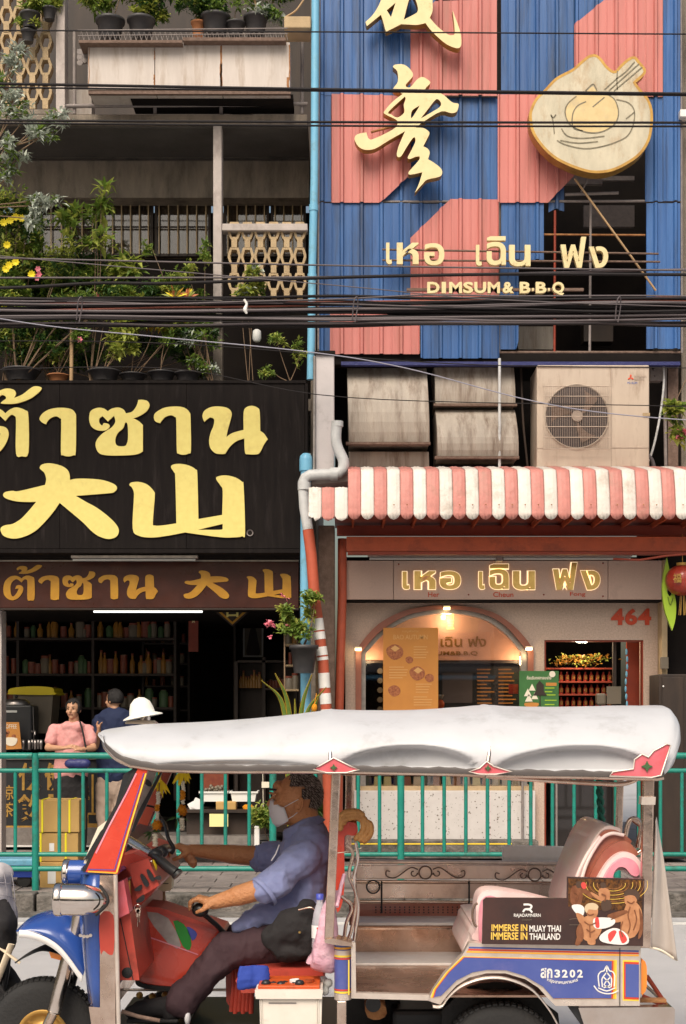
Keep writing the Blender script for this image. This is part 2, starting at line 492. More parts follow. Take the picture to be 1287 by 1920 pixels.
mat('poster_brown', (0.20, 0.05, 0.02), 0.6, col2=(0.45, 0.16, 0.06), scale=50)
mat('poster_pale', (0.62, 0.34, 0.12), 0.6)
mat('green_card', (0.05, 0.17, 0.045), 0.5, col2=(0.04, 0.13, 0.035), scale=9)
mat('cream', (0.78, 0.70, 0.56), 0.55)
mat('pale_yellow', (0.85, 0.76, 0.35), 0.5)
mat('warm_lamp', (1, 0.9, 0.6), 0.5, emit=(1.0, 0.74, 0.36), estr=3)
mat('glow', (1, 0.8, 0.3), 0.6, emit=(1.0, 0.84, 0.55), estr=.45)
mat('side_cream', (0.93, 0.80, 0.70), 0.34, 0.75, col2=(0.80, 0.64, 0.53), scale=5, dirt=(0.5, 0.36, 0.28), dscale=6, damt=.3, rvar=.1, bump=.08, bscale=10)
mat('green_rail', (0.010, 0.19, 0.145), 0.4, col2=(0.016, 0.235, 0.18), scale=8, rvar=0.12, dirt=(0.03, 0.075, 0.055), dscale=9, damt=.5, bump=.1)
mat('cardboard', (0.52, 0.32, 0.11), 0.85, col2=(0.47, 0.285, 0.10), scale=5, bump=0.1, ovar=.08)
mat('yellow_strap', (0.85, 0.72, 0.02), 0.5)
mat('paper_white', (0.78, 0.76, 0.74), 0.7)
mat('black_plastic', (0.02, 0.02, 0.022), 0.4)
mat('black_rubber', (0.018, 0.017, 0.017), 0.75, bump=0.2, bscale=70)
mat('cable_black', (0.016, 0.013, 0.014), 0.7, spec=.3)
mat('cable_grey', (0.11, 0.09, 0.095), 0.6)
mat('cable_red', (0.30, 0.09, 0.06), 0.6)
mat('cable_white', (0.28, 0.27, 0.33), 0.5)
mat('leaf_dark', (0.035, 0.085, 0.02), 0.5, col2=(0.06, 0.13, 0.03), scale=14, leafy=.35)
mat('leaf_mid', (0.12, 0.20, 0.035), 0.5, col2=(0.22, 0.31, 0.05), scale=10, leafy=.4)
mat('leaf_light', (0.32, 0.40, 0.07), 0.5, col2=(0.46, 0.46, 0.10), scale=10, leafy=.4)
mat('leaf_silver', (0.42, 0.47, 0.40), 0.6, col2=(0.55, 0.58, 0.50), scale=14, leafy=.2)
mat('leaf_yellow', (0.55, 0.42, 0.04), 0.5, col2=(0.62, 0.30, 0.03), scale=9, leafy=.35)
mat('leaf_red', (0.45, 0.13, 0.04), 0.5)
mat('flower_yellow', (0.85, 0.68, 0.02), 0.6)
mat('flower_pink', (0.75, 0.12, 0.20), 0.6, col2=(0.8, 0.3, 0.35), scale=30)
mat('stem_brown', (0.20, 0.13, 0.08), 0.8)
mat('bamboo', (0.42, 0.27, 0.14), 0.6)
mat('pot_black', (0.035, 0.033, 0.036), 0.5, col2=(0.055, 0.05, 0.05), scale=9)
mat('soil', (0.06, 0.04, 0.03), 0.95)
mat('terracotta', (0.42, 0.17, 0.07), 0.7)
mat('casing_grey', (0.60, 0.55, 0.55), 0.6, col2=(0.52, 0.48, 0.48), scale=5, dirt=(0.3, 0.27, 0.26), dscale=4, damt=.3)
# tuk-tuk
mat('vinyl_white', (0.545, 0.545, 0.565), 0.42, col2=(0.49, 0.49, 0.51), scale=4, dirt=(0.36, 0.35, 0.35), dscale=4, damt=0.35, rvar=0.1, bump=.12, bscale=8)
mat('vinyl_dark', (0.10, 0.085, 0.08), 0.5)
mat('vinyl_red', (0.62, 0.10, 0.11), 0.4, col2=(0.66, 0.16, 0.20), scale=14)
mat('green_gem', (0.06, 0.13, 0.05), 0.4)
mat('chrome', (0.80, 0.72, 0.66), 0.12, 1.0, col2=(0.66, 0.56, 0.49), scale=7, rvar=0.07, bump=0.03, bscale=12)
mat('chrome_worn', (0.82, 0.66, 0.55), 0.22, 1.0, col2=(0.58, 0.42, 0.33), scale=9, rvar=0.12, bump=0.12, bscale=9)  # warm tint paints in warm reflections, on top of the wear
mat('steel_floor', (0.66, 0.46, 0.36), 0.3, 1.0, col2=(0.34, 0.20, 0.13), scale=4, rvar=0.14, bump=0.1, bscale=14)
mat('trim_silver', (0.80, 0.70, 0.62), 0.35, 0.6, col2=(0.66, 0.56, 0.49), scale=18, rvar=0.1)
mat('tuk_blue', (0.016, 0.055, 0.25), 0.25, col2=(0.03, 0.08, 0.30), scale=5, coat=0.6, dirt=(0.05, 0.08, 0.25), dscale=6, damt=0.3)
mat('tuk_blue_flat', (0.055, 0.08, 0.30), 0.35, col2=(0.08, 0.11, 0.34), scale=5, coat=0.3, dirt=(0.13, 0.13, 0.34), dscale=7, damt=0.4)
mat('tuk_red',(0.58,0.04,0.018),0.28,col2=(0.66,0.075,0.04),scale=5,dirt=(0.35,0.06,0.04),dscale=7,damt=.35,bump=.12,bscale=9,coat=0.5,rvar=0.08)
mat('tuk_red_in', (0.42, 0.05, 0.035), 0.4, col2=(0.50, 0.07, 0.045), scale=5, dirt=(0.16, 0.03, 0.02), dscale=5)
mat('line_orange', (0.85, 0.42, 0.04), 0.4)
mat('line_yellow', (0.85, 0.60, 0.06), 0.4)
mat('line_red', (0.6, 0.06, 0.03), 0.4)
mat('line_blue', (0.06, 0.08, 0.4), 0.4)
mat('green_stripe', (0.02, 0.26, 0.03), 0.4)
mat('white_paint_and_sheen', (0.80, 0.78, 0.76), 0.4, col2=(0.72, 0.68, 0.64), scale=14)  # also used as painted sky reflection on the cabin bench and step
mat('seat_pink', (0.80, 0.22, 0.32), 0.4, col2=(0.82, 0.36, 0.42), scale=7, coat=0.3)
mat('seat_white', (0.86, 0.77, 0.71), 0.42, col2=(0.86, 0.55, 0.54), scale=4, coat=0.15)
mat('seat_maroon', (0.30, 0.07, 0.05), 0.3, col2=(0.42, 0.16, 0.10), scale=6, coat=0.4)
mat('lens_amber', (0.85, 0.25, 0.03), 0.2, coat=0.5)
mat('lens_glass', (0.75, 0.75, 0.72), 0.08, coat=0.8)
mat('cooler_white', (0.74, 0.68, 0.60), 0.45, col2=(0.68, 0.60, 0.52), scale=8, dirt=(0.4, 0.3, 0.22), dscale=6, damt=0.3)
mat('orange_lid', (0.55, 0.085, 0.015), 0.45, dirt=(.2, .05, .02), dscale=9)
mat('bag_pink', (0.68, 0.36, 0.46), 0.3, alpha=0.94, bump=0.8, bscale=25, coat=0.3, col2=(0.78, 0.5, 0.58), scale=14)
mat('bottle_clear', (0.80, 0.82, 0.88), 0.1, trans=0.6)
mat('wood_bead', (0.38, 0.17, 0.05), 0.5, col2=(0.5, 0.25, 0.08), scale=40)
mat('jerry_cream', (0.78, 0.68, 0.42), 0.4)
mat('orange_flower', (0.85, 0.32, 0.01), 0.7, bump=0.8, bscale=200)
mat('yellow_flower', (0.88, 0.66, 0.02), 0.7)
mat('white_flower', (0.80, 0.76, 0.60), 0.7)
mat('grip_black', (0.02, 0.02, 0.02), 0.35)
mat('hat_white', (0.82, 0.78, 0.68), 0.45)
mat('flap_grey', (0.50, 0.44, 0.40), 0.4, col2=(0.40, 0.34, 0.30), scale=4, coat=0.3)
mat('rope_green', (0.02, 0.13, 0.09), 0.8)
mat('ad_black', (0.035, 0.018, 0.016), 0.3, coat=0.4, col2=(0.06, 0.025, 0.02), scale=9)
mat('ad_gold', (0.16, 0.06, 0.012), 0.4, col2=(0.03, 0.012, 0.006), scale=70, amt=.7)
mat('ad_skin', (0.40, 0.165, 0.075), 0.4, col2=(0.56, 0.27, 0.13), scale=26, amt=.5)
mat('ad_skin_dark', (0.15, 0.05, 0.022), 0.4, col2=(0.26, 0.10, 0.045), scale=40)
mat('ad_hair', (0.08, 0.045, 0.03), 0.5)
mat('ad_blond', (0.62, 0.47, 0.30), 0.5)
mat('ad_white', (0.80, 0.76, 0.72), 0.4)
mat('ad_yellow', (0.85, 0.55, 0.10), 0.4)
mat('ad_red', (0.65, 0.07, 0.06), 0.4)
# people
mat('skin_driver', (0.60, 0.28, 0.125), 0.5, col2=(0.52, 0.22, 0.09), scale=14, bump=0.4, bscale=90)
mat('skin_woman', (0.50, 0.28, 0.17), 0.5, col2=(0.46, 0.24, 0.14), scale=18)
mat('hair_grey', (0.06, 0.045, 0.038), 0.8)
mat('hair_black', (0.012, 0.010, 0.010), 0.5, bump=0.6, bscale=160)
mat('mask_white', (0.76, 0.74, 0.76), 0.8)
mat('shirt_blue', (0.22, 0.25, 0.46), 0.85, col2=(0.26, 0.29, 0.50), scale=30, bump=0.35, bscale=14, sheen=0.2)
mat('trouser_plum', (0.045, 0.022, 0.028), 0.85, col2=(0.06, 0.03, 0.036), scale=9, bump=0.5, bscale=14)
mat('blouse_pink', (0.60, 0.25, 0.24), 0.8, col2=(0.66, 0.33, 0.31), scale=40, bump=0.3, bscale=20)
mat('shirt_navy', (0.012, 0.02, 0.06), 0.85, bump=0.4, bscale=14)
mat('trouser_khaki', (0.38, 0.28, 0.22), 0.85, bump=0.4, bscale=14)
mat('black_cloth', (0.016, 0.014, 0.015), 0.85, bump=0.4, bscale=20)
mat('bag_navy', (0.025, 0.03, 0.13), 0.5, bump=0.3, bscale=30)
mat('blue_cloth', (0.02, 0.05, 0.30), 0.8, bump=0.6, bscale=14)
mat('plaid_grey', (0.46, 0.43, 0.44), 0.85, bump=0.3, bscale=20)
mat('plaid_line', (0.28, 0.26, 0.28), 0.85)
mat('strap_cream', (0.75, 0.62, 0.45), 0.7)
mat('steel_brush', (0.42, 0.38, 0.36), 0.35, 0.9, col2=(0.35, 0.31, 0.29), scale=8)
mat('lantern_red', (0.33, 0.035, 0.02), 0.4, coat=0.4)
mat('lime', (0.32, 0.48, 0.03), 0.5)
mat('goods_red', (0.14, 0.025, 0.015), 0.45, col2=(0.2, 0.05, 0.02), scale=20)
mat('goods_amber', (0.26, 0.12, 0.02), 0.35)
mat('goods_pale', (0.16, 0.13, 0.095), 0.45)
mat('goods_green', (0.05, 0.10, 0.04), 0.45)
mat('yellow_lid', (0.80, 0.62, 0.01), 0.4)
mat('basket_white', (0.72, 0.70, 0.66), 0.5)
mat('dim_white', (0.5, 0.5, 0.48), 0.6)
mat('fridge_glass', (0.03, 0.025, 0.025), 0.05, spec=0.7)
def glass(name, col=(1, 1, 1), rough=0.0, a=0.18):
  m = bpy.data.materials.new(name); m.use_nodes = True; nt = m.node_tree; nt.nodes.clear()
  o = nt.nodes.new("ShaderNodeOutputMaterial"); t = nt.nodes.new("ShaderNodeBsdfTransparent"); g = nt.nodes.new("ShaderNodeBsdfGlossy")
  mx = nt.nodes.new("ShaderNodeMixShader"); fr = nt.nodes.new("ShaderNodeFresnel"); fr.inputs[0].default_value = 1.5
  g.inputs["Roughness"].default_value = rough; t.inputs[0].default_value = (*col, 1)
  ad = nt.nodes.new("ShaderNodeMath"); ad.operation = 'ADD'; ad.inputs[1].default_value = a
  nt.links.new(fr.outputs[0], ad.inputs[0]); nt.links.new(ad.outputs[0], mx.inputs[0])
  nt.links.new(t.outputs[0], mx.inputs[1]); nt.links.new(g.outputs[0], mx.inputs[2]); nt.links.new(mx.outputs[0], o.inputs[0])
  MATS[name] = m
glass('clear_glass', (0.92, 0.90, 0.88), 0.02, 0.06)
# ---------------------------------------------------------------- small helpers for the building
def stroke(mb, pts, w, y, m=0, z=None, depth=0.0):
  """flat ribbon along (x,z) points in a plane facing the street"""
  pts = [Vector((p[0], p[1])) for p in pts]; vs = []; n = len(pts)
  for i in range(n):
    a = pts[max(i - 1, 0)]; b = pts[min(i + 1, n - 1)]
    d = (b - a).normalized(); q = Vector((-d.y, d.x)) * w / 2
    vs += [(pts[i].x + q.x, y, pts[i].y + q.y), (pts[i].x - q.x, y, pts[i].y - q.y)]
  mb.add(vs, [(2 * i + 1, 2 * i + 3, 2 * i + 2, 2 * i) for i in range(n - 1)], m)
def pstroke(mb, pts, w, D, m=0, n=5):
  p = catmull(pts, n, closed=False) if n else pts
  stroke(mb, [(X(a[0], D), Z(a[1], D)) for a in p], L(w, D), D, m)
def interp(pts, x):
  if x <= pts[0][0]: return pts[0][1]
  for (a, b), (c, d) in zip(pts, pts[1:]):
    if x <= c: return b + (d - b) * (x - a) / (c - a) if c > a else d
  return pts[-1][1]
def corrugated(mb, xs0, xs1, top, bot, D, m=0, pitch=38.0, phase=0.0, ribh=0.028):
  """trapezoid-ribbed sheet between photo columns; top/bot are polylines of photo points"""
  bx = []
  k = math.floor((xs0 - phase) / pitch) - 1
  while phase + k * pitch < xs1 + pitch:
    b = phase + k * pitch
    for (o, h) in ((0, 0), (2.5, 1), (6.5, 1), (9.0, 0), (22, 0), (22.8, .14), (24.2, .14), (25, 0)):
      bx.append((b + o, h))
    k += 1
  hs = lambda x: interp(bx, x)
  xs = sorted(set([xs0, xs1] + [b[0] for b in bx if xs0 < b[0] < xs1] + [p[0] for p in list(top) + list(bot) if xs0 < p[0] < xs1]))
  vs = []
  for x in xs:
    y = D - hs(x) * ribh
    for k, pl in enumerate((top, bot)):
      py = interp(pl, x); vs.append((X(x, D), y, Z(py, D)))
  n = len(xs)
  mb.add(vs, [(2 * i, 2 * i + 1, 2 * i + 3, 2 * i + 2) for i in range(n - 1)], m)
  mb.add([(v[0], v[1] + 0.003, v[2]) for v in vs], [(2 * i + 2, 2 * i + 3, 2 * i + 1, 2 * i) for i in range(n - 1)], m)
def leaf(mb, p, d, up, l, w, m=0, fold=0.25, droop=0.2):
  d = d.normalized(); s = d.cross(up)
  s = s.normalized() if s.length > 1e-3 else Vector((1, 0, 0))
  nrm = s.cross(d)
  a = p + d * l * 0.45 + s * w / 2 + nrm * w * fold
  b = p + d * l * 0.45 - s * w / 2 + nrm * w * fold
  c = p + d * l * 0.5 - nrm * 0.0
  t = p + d * l - Vector((0, 0, 1)) * l * droop
  mb.add([p, a, t, b, c], [(0, 4, 1), (4, 2, 1), (0, 3, 4), (4, 3, 2)], m)
def cloud(mb, c, r, n, size, ms, rg, clumps=7, asp=0.45, up_bias=0.1):
  """leaves gathered in clumps through an ellipsoid"""
  c = Vector(c); cl = []
  for _ in range(clumps):
    v = Vector((rg.uniform(-1, 1), rg.uniform(-1, 1), rg.uniform(-1, 1)))
    if v.length > 1: v.normalize()
    cl.append((Vector((v.x * r[0], v.y * r[1], v.z * r[2])) * 0.8, rg.uniform(0.25, 0.5), rg.choice(ms)))
  for _ in range(n):
    q, k, mm = rg.choice(cl)
    o = Vector((rg.gauss(0, .5) * r[0] * k, rg.gauss(0, .5) * r[1] * k, rg.gauss(0, .5) * r[2] * k))
    d = Vector((rg.uniform(-1, 1), rg.uniform(-1, 0.6), rg.uniform(-.6, .8) + up_bias))
    if d.length < .1: d = Vector((0, -1, 0))
    s = size * rg.uniform(.4, 1.3)
    leaf(mb, c + q + o, d, Vector((rg.uniform(-.4, .4), rg.uniform(-.6, 0), 1)), s, s * asp, mm if rg.random() < .75 else rg.choice(ms), .2, rg.uniform(0, .3))
def pot_mb(c, r, h, m=0, ms=1, n=20):
  mb = MB()
  mb.rev([(r * .72, 0), (r * .95, h * .86), (r * 1.06, h * .86), (r * 1.08, h), (r * .96, h), (r * .94, h * .9)], c, n=n, m=m, caps=False)
  mb.rev([(r * .72, 0), (.001, 0)], c, n=n, m=m, caps=False)
  mb.rev([(r * .93, h * .88), (.001, h * .9)], c, n=n, m=ms, caps=False)
  return mb
def plant(name,label,base,D,clumps,pot=None,stems=True,group=None,leafm=('leaf_dark','leaf_mid','leaf_light'),seed=1,size=11,asp=.45,depth=.16,stemr=.006,extra=None,up=.1):
  """base=(px,py) foot; clumps=[(px,py,rx,ry,n)]; pot=(r_px,h_px,mat)"""
  rg = random.Random(seed)
  b = P(base[0], base[1], D)
  t = thing(name, label, 'potted plant' if pot else 'plant', b, group)
  top = b.copy()
  if pot:
    r, h = L(pot[0], D), L(pot[1], D)
    part('pot', pot_mb(b, r, h), [pot[2], 'soil'], t); top = b + Vector((0, 0, h * .9))
  st = MB(); fo = MB()
  for (cx, cy, rx, ry, n) in clumps:
    c = P(cx, cy, D); c.y += rg.uniform(-.04, .04)
    for j in range(2 if n > 60 else 1):
      e = c + Vector((rg.uniform(-.5, .5) * L(rx, D), 0, 0))
      mid = (top + e) / 2 + Vector((rg.uniform(-.04, .04), rg.uniform(-.03, .03), 0))
      st.tube(smooth3([top + Vector((rg.uniform(-.03, .03), 0, -.01)), mid, e], 4), [stemr * (1 - .5 * k / 8) for k in range(9)], 5)
    cloud(fo,c,(L(rx * 1.1,D),depth,L(ry * 1.1,D)),int(n * (7.5 if size < 16 else 2.6)),L(size * 1.12,D),list(range(len(leafm))),rg,clumps=max(5,n // 12),asp=asp,up_bias=up)
  part('stem', st, 'stem_brown', t)
  o = part('foliage', fo, list(leafm), t); o['kind'] = 'stuff'
  return t
# ================================================================ GROUND
mb = MB(); mb.box(-90, 90, -60, 160, -0.3, -0.006); struct('ground', mb, 'asphalt')
mb = MB(); mb.box(-60, 60, -6, 11.55, -0.2, 0.0); struct('road', mb, 'asphalt')
mb = MB(); mb.box(-60, 60, 10.9, 11.0, 0, 0.004); struct('road_edge_line', mb, 'lane_paint')
mb = MB(); mb.box(-60, 60, 11.28, 11.55, -0.01, 0.012); struct('gutter', mb, 'kerb_concrete')
mb = MB(); mb.box(-60, 60, 11.75, 19.8, -0.1, 0.140); side = struct('pavement', mb, 'paving')
# kerb stones
ks = MB(); ks.box(-.49, .49, 11.55, 11.75, -.05, .155)
kb = thing('kerb', 'old dirty concrete kerb along the far road edge', 'kerb', (0, 11.55, 0))
me_src = None
for i in range(-5, 6):
  if me_src is None:
    o = part('kerb_stone', ks, 'kerb_concrete', kb, bevel=.012); me_src = o
    base_loc = o.location.copy(); o.location.x = i * 1.0 + rnd.uniform(-.004, .004)
  else:
    o = me_src.copy(); COL.objects.link(o); o.parent = kb
    o.location = (i * 1.0 + rnd.uniform(-.004, .004), base_loc.y, base_loc.z + rnd.uniform(-.006, .006))
# paving tiles
pt = None
for r_ in range(8):
  for c_ in range(-11, 12):
    x = c_ * .32 + (.16 if r_ % 2 else 0); y = 11.93 + r_ * .305
    if pt is None:
      q = MB(); q.box(x - .156, x + .156, y - .148, y + .148, .13, .150); pt = part('paving_tile', q, 'paving', side, bevel=.004)
      t0 = pt.location - Vector((x, y, 0))
    else:
      o = pt.copy(); COL.objects.link(o); o.parent = side; o.location = t0 + Vector((x, y, rnd.uniform(-.004, .003)))
# ================================================================ LEFT SHOPHOUSE
DL = 14.3
lh = thing('shophouse', 'old beige shophouse with plant-filled balconies over the black sign shop', 'building', P(290, 1610, DL))
xl, xr = -760, 583            # photo columns of the house
# upper floor slab and soffit
mb = MB()
mb.pbox(xl, 214, 577, 233, DL, 16.6); part('floor_slab', mb, ['plaster'], lh, bevel=.01)
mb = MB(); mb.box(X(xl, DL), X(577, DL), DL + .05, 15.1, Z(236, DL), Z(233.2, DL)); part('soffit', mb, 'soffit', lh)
# beam over the first-floor windows
mb = MB(); mb.box(X(xl, DL), X(577, DL) , 15.1, 15.35, Z(371, 15.1), Z(240, DL) - .01); part('beam', mb, 'plaster', lh, bevel=.01)
# back wall dark parts
mb = MB(); mb.box(X(xl, DL), X(583, DL), 15.62, 15.8, Z(760, DL), Z(360, 15)); part('wall', mb, 'dark_wood', lh)
mb = MB(); mb.box(X(xl, DL), X(583, DL), 16.3, 16.5, Z(214, DL) , Z(-420, DL)); part('wall', mb, 'dark_wood', lh)
mb = MB(); mb.pbox(xl, 748, 583, 770, DL - .0, 16.6); part('floor_slab', mb, 'plaster', lh)
mb = MB(); mb.box(X(583, DL), X(592, DL), DL + .02, 20.2, 0.13, Z(-420, DL)); part('wall', mb, 'plaster', lh, label='party wall between the two houses')
# window band: frames, panes, curtains, grille bars
D = 15.36
def win(x0, x1, y0, y1, bars, par):
  f = MB(); w = 5
  for (a, b, c, d) in ((x0, y0, x1, y0 + w), (x0, y1 - w, x1, y1), (x0, y0 + w, x0 + w, y1 - w), (x1 - w, y0 + w, x1, y1 - w)):
    f.pbox(a, b, c, d, D - .03, D + .03, D=D)
  fr = part('window', f, 'dark_wood', par)
  g = MB(); g.pbox(x0 + w, y0 + w, x1 - w, y1 - w, D + .0, D + .006, D=D); part('pane', g, 'clear_glass', fr)
  c = MB(); n = 26
  vs = []
  for i in range(n + 1):
    px = x0 + 2 + (x1 - x0 - 4) * i / n
    for py in (y0 + 2, y1 - 2): vs.append((X(px, D), D + .12 + .018 * math.sin(i * 1.9) + .01 * math.sin(i * 4.3), Z(py, D)))
  c.add(vs, [(2 * i, 2 * i + 1, 2 * i + 3, 2 * i + 2) for i in range(n)], 0, True); part('curtain', c, 'curtain', fr)
  b0 = None
  for k in range(bars):
    px = x0 + (x1 - x0) * (k + .5) / bars
    if b0 is None:
      b = MB(); b.pbox(px - 1.1, y0 + 3, px + 1.1, y1 - 3, D - .055, D - .045, D=D); b0 = part('bar', b, 'breeze_block', fr); bx0 = px; bl = b0.location.copy()
    else:
      o = b0.copy(); COL.objects.link(o); o.parent = fr; o.location = bl + Vector((L(px - bx0, D), 0, 0))
  h = MB(); h.pbox(x0, (y0 + y1) / 2 - 1.5, x1, (y0 + y1) / 2 + 1.5, D - .044, D - .032, D=D); part('bar', h, 'dark_wood', fr)
for (a, b, n_) in ((30, 185, 8), (188, 288, 6), (291, 396, 6), (420, 505, 5), (508, 574, 4)):
  win(a, b, 374, 482, n_, lh)
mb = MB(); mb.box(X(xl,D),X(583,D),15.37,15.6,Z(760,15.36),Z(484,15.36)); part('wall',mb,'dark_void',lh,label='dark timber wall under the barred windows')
# columns
mb = MB(); mb.pbox(400, 233.5, 416, 612, DL - .02, DL + .16); part('column', mb, 'plaster_pale', lh, bevel=.008)
mb = MB(); mb.pbox(105, -40, 122, 213, DL - .02, DL + .16); part('column', mb, 'plaster_pale', lh, bevel=.008)
mb = MB(); mb.pbox(416.5, 612, 400, 613, DL, DL + .1)
mb = MB(); mb.pbox(400, 613, 417, 742, DL + .02, DL + .16); part('column', mb, 'plaster', lh)
mb = MB(); mb.pbox(416.6, 419, 577, 432, DL - .01, DL + .12); part('rail', mb, 'plaster_pale', lh, bevel=.006)
# breeze block screens: honeycomb blocks, each one a part
def breeze(xs, ys, par):
  DD = DL + .03; src = None
  out = [(-8, -16), (8, -16), (12.2, -3), (12.2, 3), (8, 14.5), (5.2, 17), (5.2, 31.6), (-5.2, 31.6), (-5.2, 17), (-8, 14.5), (-12.2, 3), (-12.2, -3)]
  hol = [(-4.6, -12), (4.6, -12), (7.8, 0), (4.6, 12), (-4.6, 12), (-7.8, 0)]
  for cy in ys:
    for cx in xs:
      if src is None:
        q = MB(); q.pprism([[(cx + a_,cy + b_) for a_,b_ in out],[(cx + a_,cy + b_) for a_,b_ in hol]],DD,DD + .09); src = part('block',q,'breeze_block',par); s0 = src.location.copy(); c0 = (cx,cy)
      else:
        o = src.copy(); COL.objects.link(o); o.parent = par
        o.location = s0 + Vector((L(cx - c0[0], DD), rnd.uniform(-.004, .004), -L(cy - c0[1], DD)))
s1 = thing('breeze_block_screen', 'tan honeycomb breeze block screen on the middle balcony beside blue pipe', 'screen', P(495, 566, DL + .03))
breeze([439.5 + 24.6 * k for k in range(6)], [432, 480, 528], s1)
s2 = thing('breeze_block_screen', 'tan honeycomb breeze block screen at the upper left corner by the pale column', 'screen', P(50, 214, DL + .03))
breeze([-12 + 24.3 * k for k in range(5)], [-20, 28, 76, 124, 172], s2)
mb = MB(); mb.pbox(417, 567, 577, 574, DL, DL + .1); part('sill', mb, 'plaster', s1)
mb = MB(); mb.pbox(-30, 205, 104, 213.5, DL, DL + .1); part('sill', mb, 'plaster', s2)
# upper balcony: pale sheet panel with rust runs, ledge, railing
pn = thing('panel_box', 'long pale metal box panel with rust runs under the top balcony pots', 'panel', P(355, 168, 13.95))
mb = MB()
for (a, b) in ((165, 290), (291, 415), (416, 544)):
  q = MB(); q.pbox(a, 79, b, 168, 13.95, 14.3); part('panel', q, 'panel_white', pn, bevel=.006)
q = MB()
stains = []
for (x,y0,y1,w) in ((290,95,112,2.5),(290,140,160,4),(415,86,166,5.5),(543,84,150,3.5),(540,145,166,7),(167,90,166,2.2),(415,120,165,7)):
  n = 7
  pts = [(x + rnd.uniform(-.8, .8), y0 + (y1 - y0) * k / n) for k in range(n + 1)]
  q = MB(); stroke(q, [(X(a, 13.95), Z(b, 13.95)) for a, b in pts], L(w * .6, 13.95), 13.947); part('rust_stain', q, 'rust', pn)
q = MB(); q.pbox(148, 75, 342, 80, 13.85, 14.3); part('ledge', q, 'rusty_steel', pn)
q = MB(); q.pbox(343, 70, 536, 76, 13.85, 14.3); part('ledge', q, 'rusty_steel', pn)
q = MB(); q.pbox(166, 168.5, 545, 176, 13.96, 14.0); part('bottom_rail', q, 'rusty_steel', pn)
q = MB(); q.pbox(166, 168.5, 545, 171, 14.001, 14.3); part('underside', q, 'dark_void', pn)  # near-black colour paints in the shade under the box
q = MB(); q.pbox(245, 177, 550, 186, 14.15, 14.5); part('tray', q, 'dark_void', pn)  # near-black too, shade below the box put into the colour
rl = thing('balcony_railing', 'grey pipe railing below the rusty panel box on the top balcony', 'railing', P(350, 213, 14.32))
q = MB(); q.tube([P(122, 199, 14.32), P(577, 195, 14.32)], L(4, 14.3), 8); part('rail', q, 'rail_grey', rl)
for px in (140, 291, 415, 567):
  q = MB(); q.tube([P(px, 214, 14.34), P(px, 60 if px in (140, 567) else 178, 14.34)], L(3.4, 14.3), 8); part('post', q, 'rail_grey', rl)
for a in ((126, 168, 172, 214), (433, 199, 473, 214)):
  q = MB(); q.pbox(*a, 14.5, 14.7); part('wall', q, 'panel_white', lh)
# wire trellis on the ledge (one thin cage)
q = MB()
for k in range(40):
  px = 148 + k * 9.8; q.tube([P(px, 76, 13.88), P(px + 5, 58, 13.88), P(px + 9.8, 76, 13.88)], .004, 4)
q.tube([P(146, 57, 13.88), P(540, 53, 13.88)], .006, 5); q.tube([P(146, 67, 13.88), P(540, 63, 13.88)], .005, 5)
tag(part('wire_cage', q, 'rail_grey'), 'low black wire edging in front of the top balcony pots', 'wire edging')
# ================================================================ BIG BLACK SIGN AND BROWN SIGN
def zt(o, s): return lambda pts: [(o[0] + p[0] / s, o[1] + p[1] / s) + tuple(p[2:]) for p in pts]
za = zt((0, 720), 4.95); zb = zt((250, 720), 4.95); zc = zt((0, 860), 4.95); zd = zt((230, 860), 4.95); ze = zt((0, 1050), 6.435)
TO = ze([(335,470),(375,487),(420,465),(420,240),(398,205),(340,188),(295,200),(262,224,1),(235,203),(185,190),(120,205),(65,260),(45,340),(55,420),(100,470),(155,487),(215,465),(262,415),(285,355),(270,315),(230,303),(200,315),(188,350,1),(226,345),(213,385),(185,425),(160,440),(140,420),(130,350),(140,285),(180,240),(215,235),(262,272,1),(298,235),(323,240),(335,270)])
MT = ze([(205,105),(225,85),(270,72),(320,80),(335,105),(322,130,1),(380,108),(435,70),(470,58),(512,70),(480,105),(420,140),(330,165),(240,165),(235,155),(265,135),(262,120),(240,112),(215,125)])
AA = za([(368,320),(400,270),(470,232),(570,220),(660,232),(700,270),(708,330),(705,630),(685,660),(635,672),(585,660),(567,630),(570,350),(558,318),(520,300),(470,318),(440,350),(430,374,1),(390,355)])
SO = za([(830,300),(845,250),(900,222),(960,225),(1003,252,1),(1040,228),(1100,218),(1150,238),(1170,272,1),(1230,255),(1270,200),(1285,148,1),(1320,146),(1370,158),(1390,200),(1360,255),(1290,300),(1240,318,1),(1290,345),(1328,380,1),(1328,625,1),(1280,650),(1180,662),(1000,662),(920,640),(890,580),(895,530),(930,480),(980,440),(1040,400),(1072,350),(1060,295,1),(1003,348,1),(955,298,1),(925,320),(925,360),(950,385),(965,363),(1010,372),(1018,400),(980,430),(910,430),(855,400),(832,350)])
SH = za([(1165,358),(1186,380),(1190,500),(1180,550),(1160,575),(1100,575),(1075,550),(1075,500),(1100,450),(1145,410)])
AB = zb([(192,305),(210,265),(290,220),(400,208),(480,222),(525,265),(533,320),(537,610),(515,645),(465,657),(420,645),(405,610),(400,340),(385,305),(350,290),(300,305),(270,335),(250,364,1),(205,345)])
NO = zb([(660,352,1),(643,300),(660,250),(720,215),(800,208),(880,225),(915,270),(905,330),(880,420),(865,492,1),(920,455),(1025,425,1),(1025,270),(1045,220),(1100,202),(1155,220),(1175,260),(1180,435,1),(1215,460),(1250,512,1),(1215,560),(1180,630),(1150,652),(1070,652),(1038,635),(1032,505,1),(960,530),(900,580),(855,647,1),(820,650),(760,640),(715,590),(705,520),(720,450),(745,390),(752,330),(720,310),(690,325)])
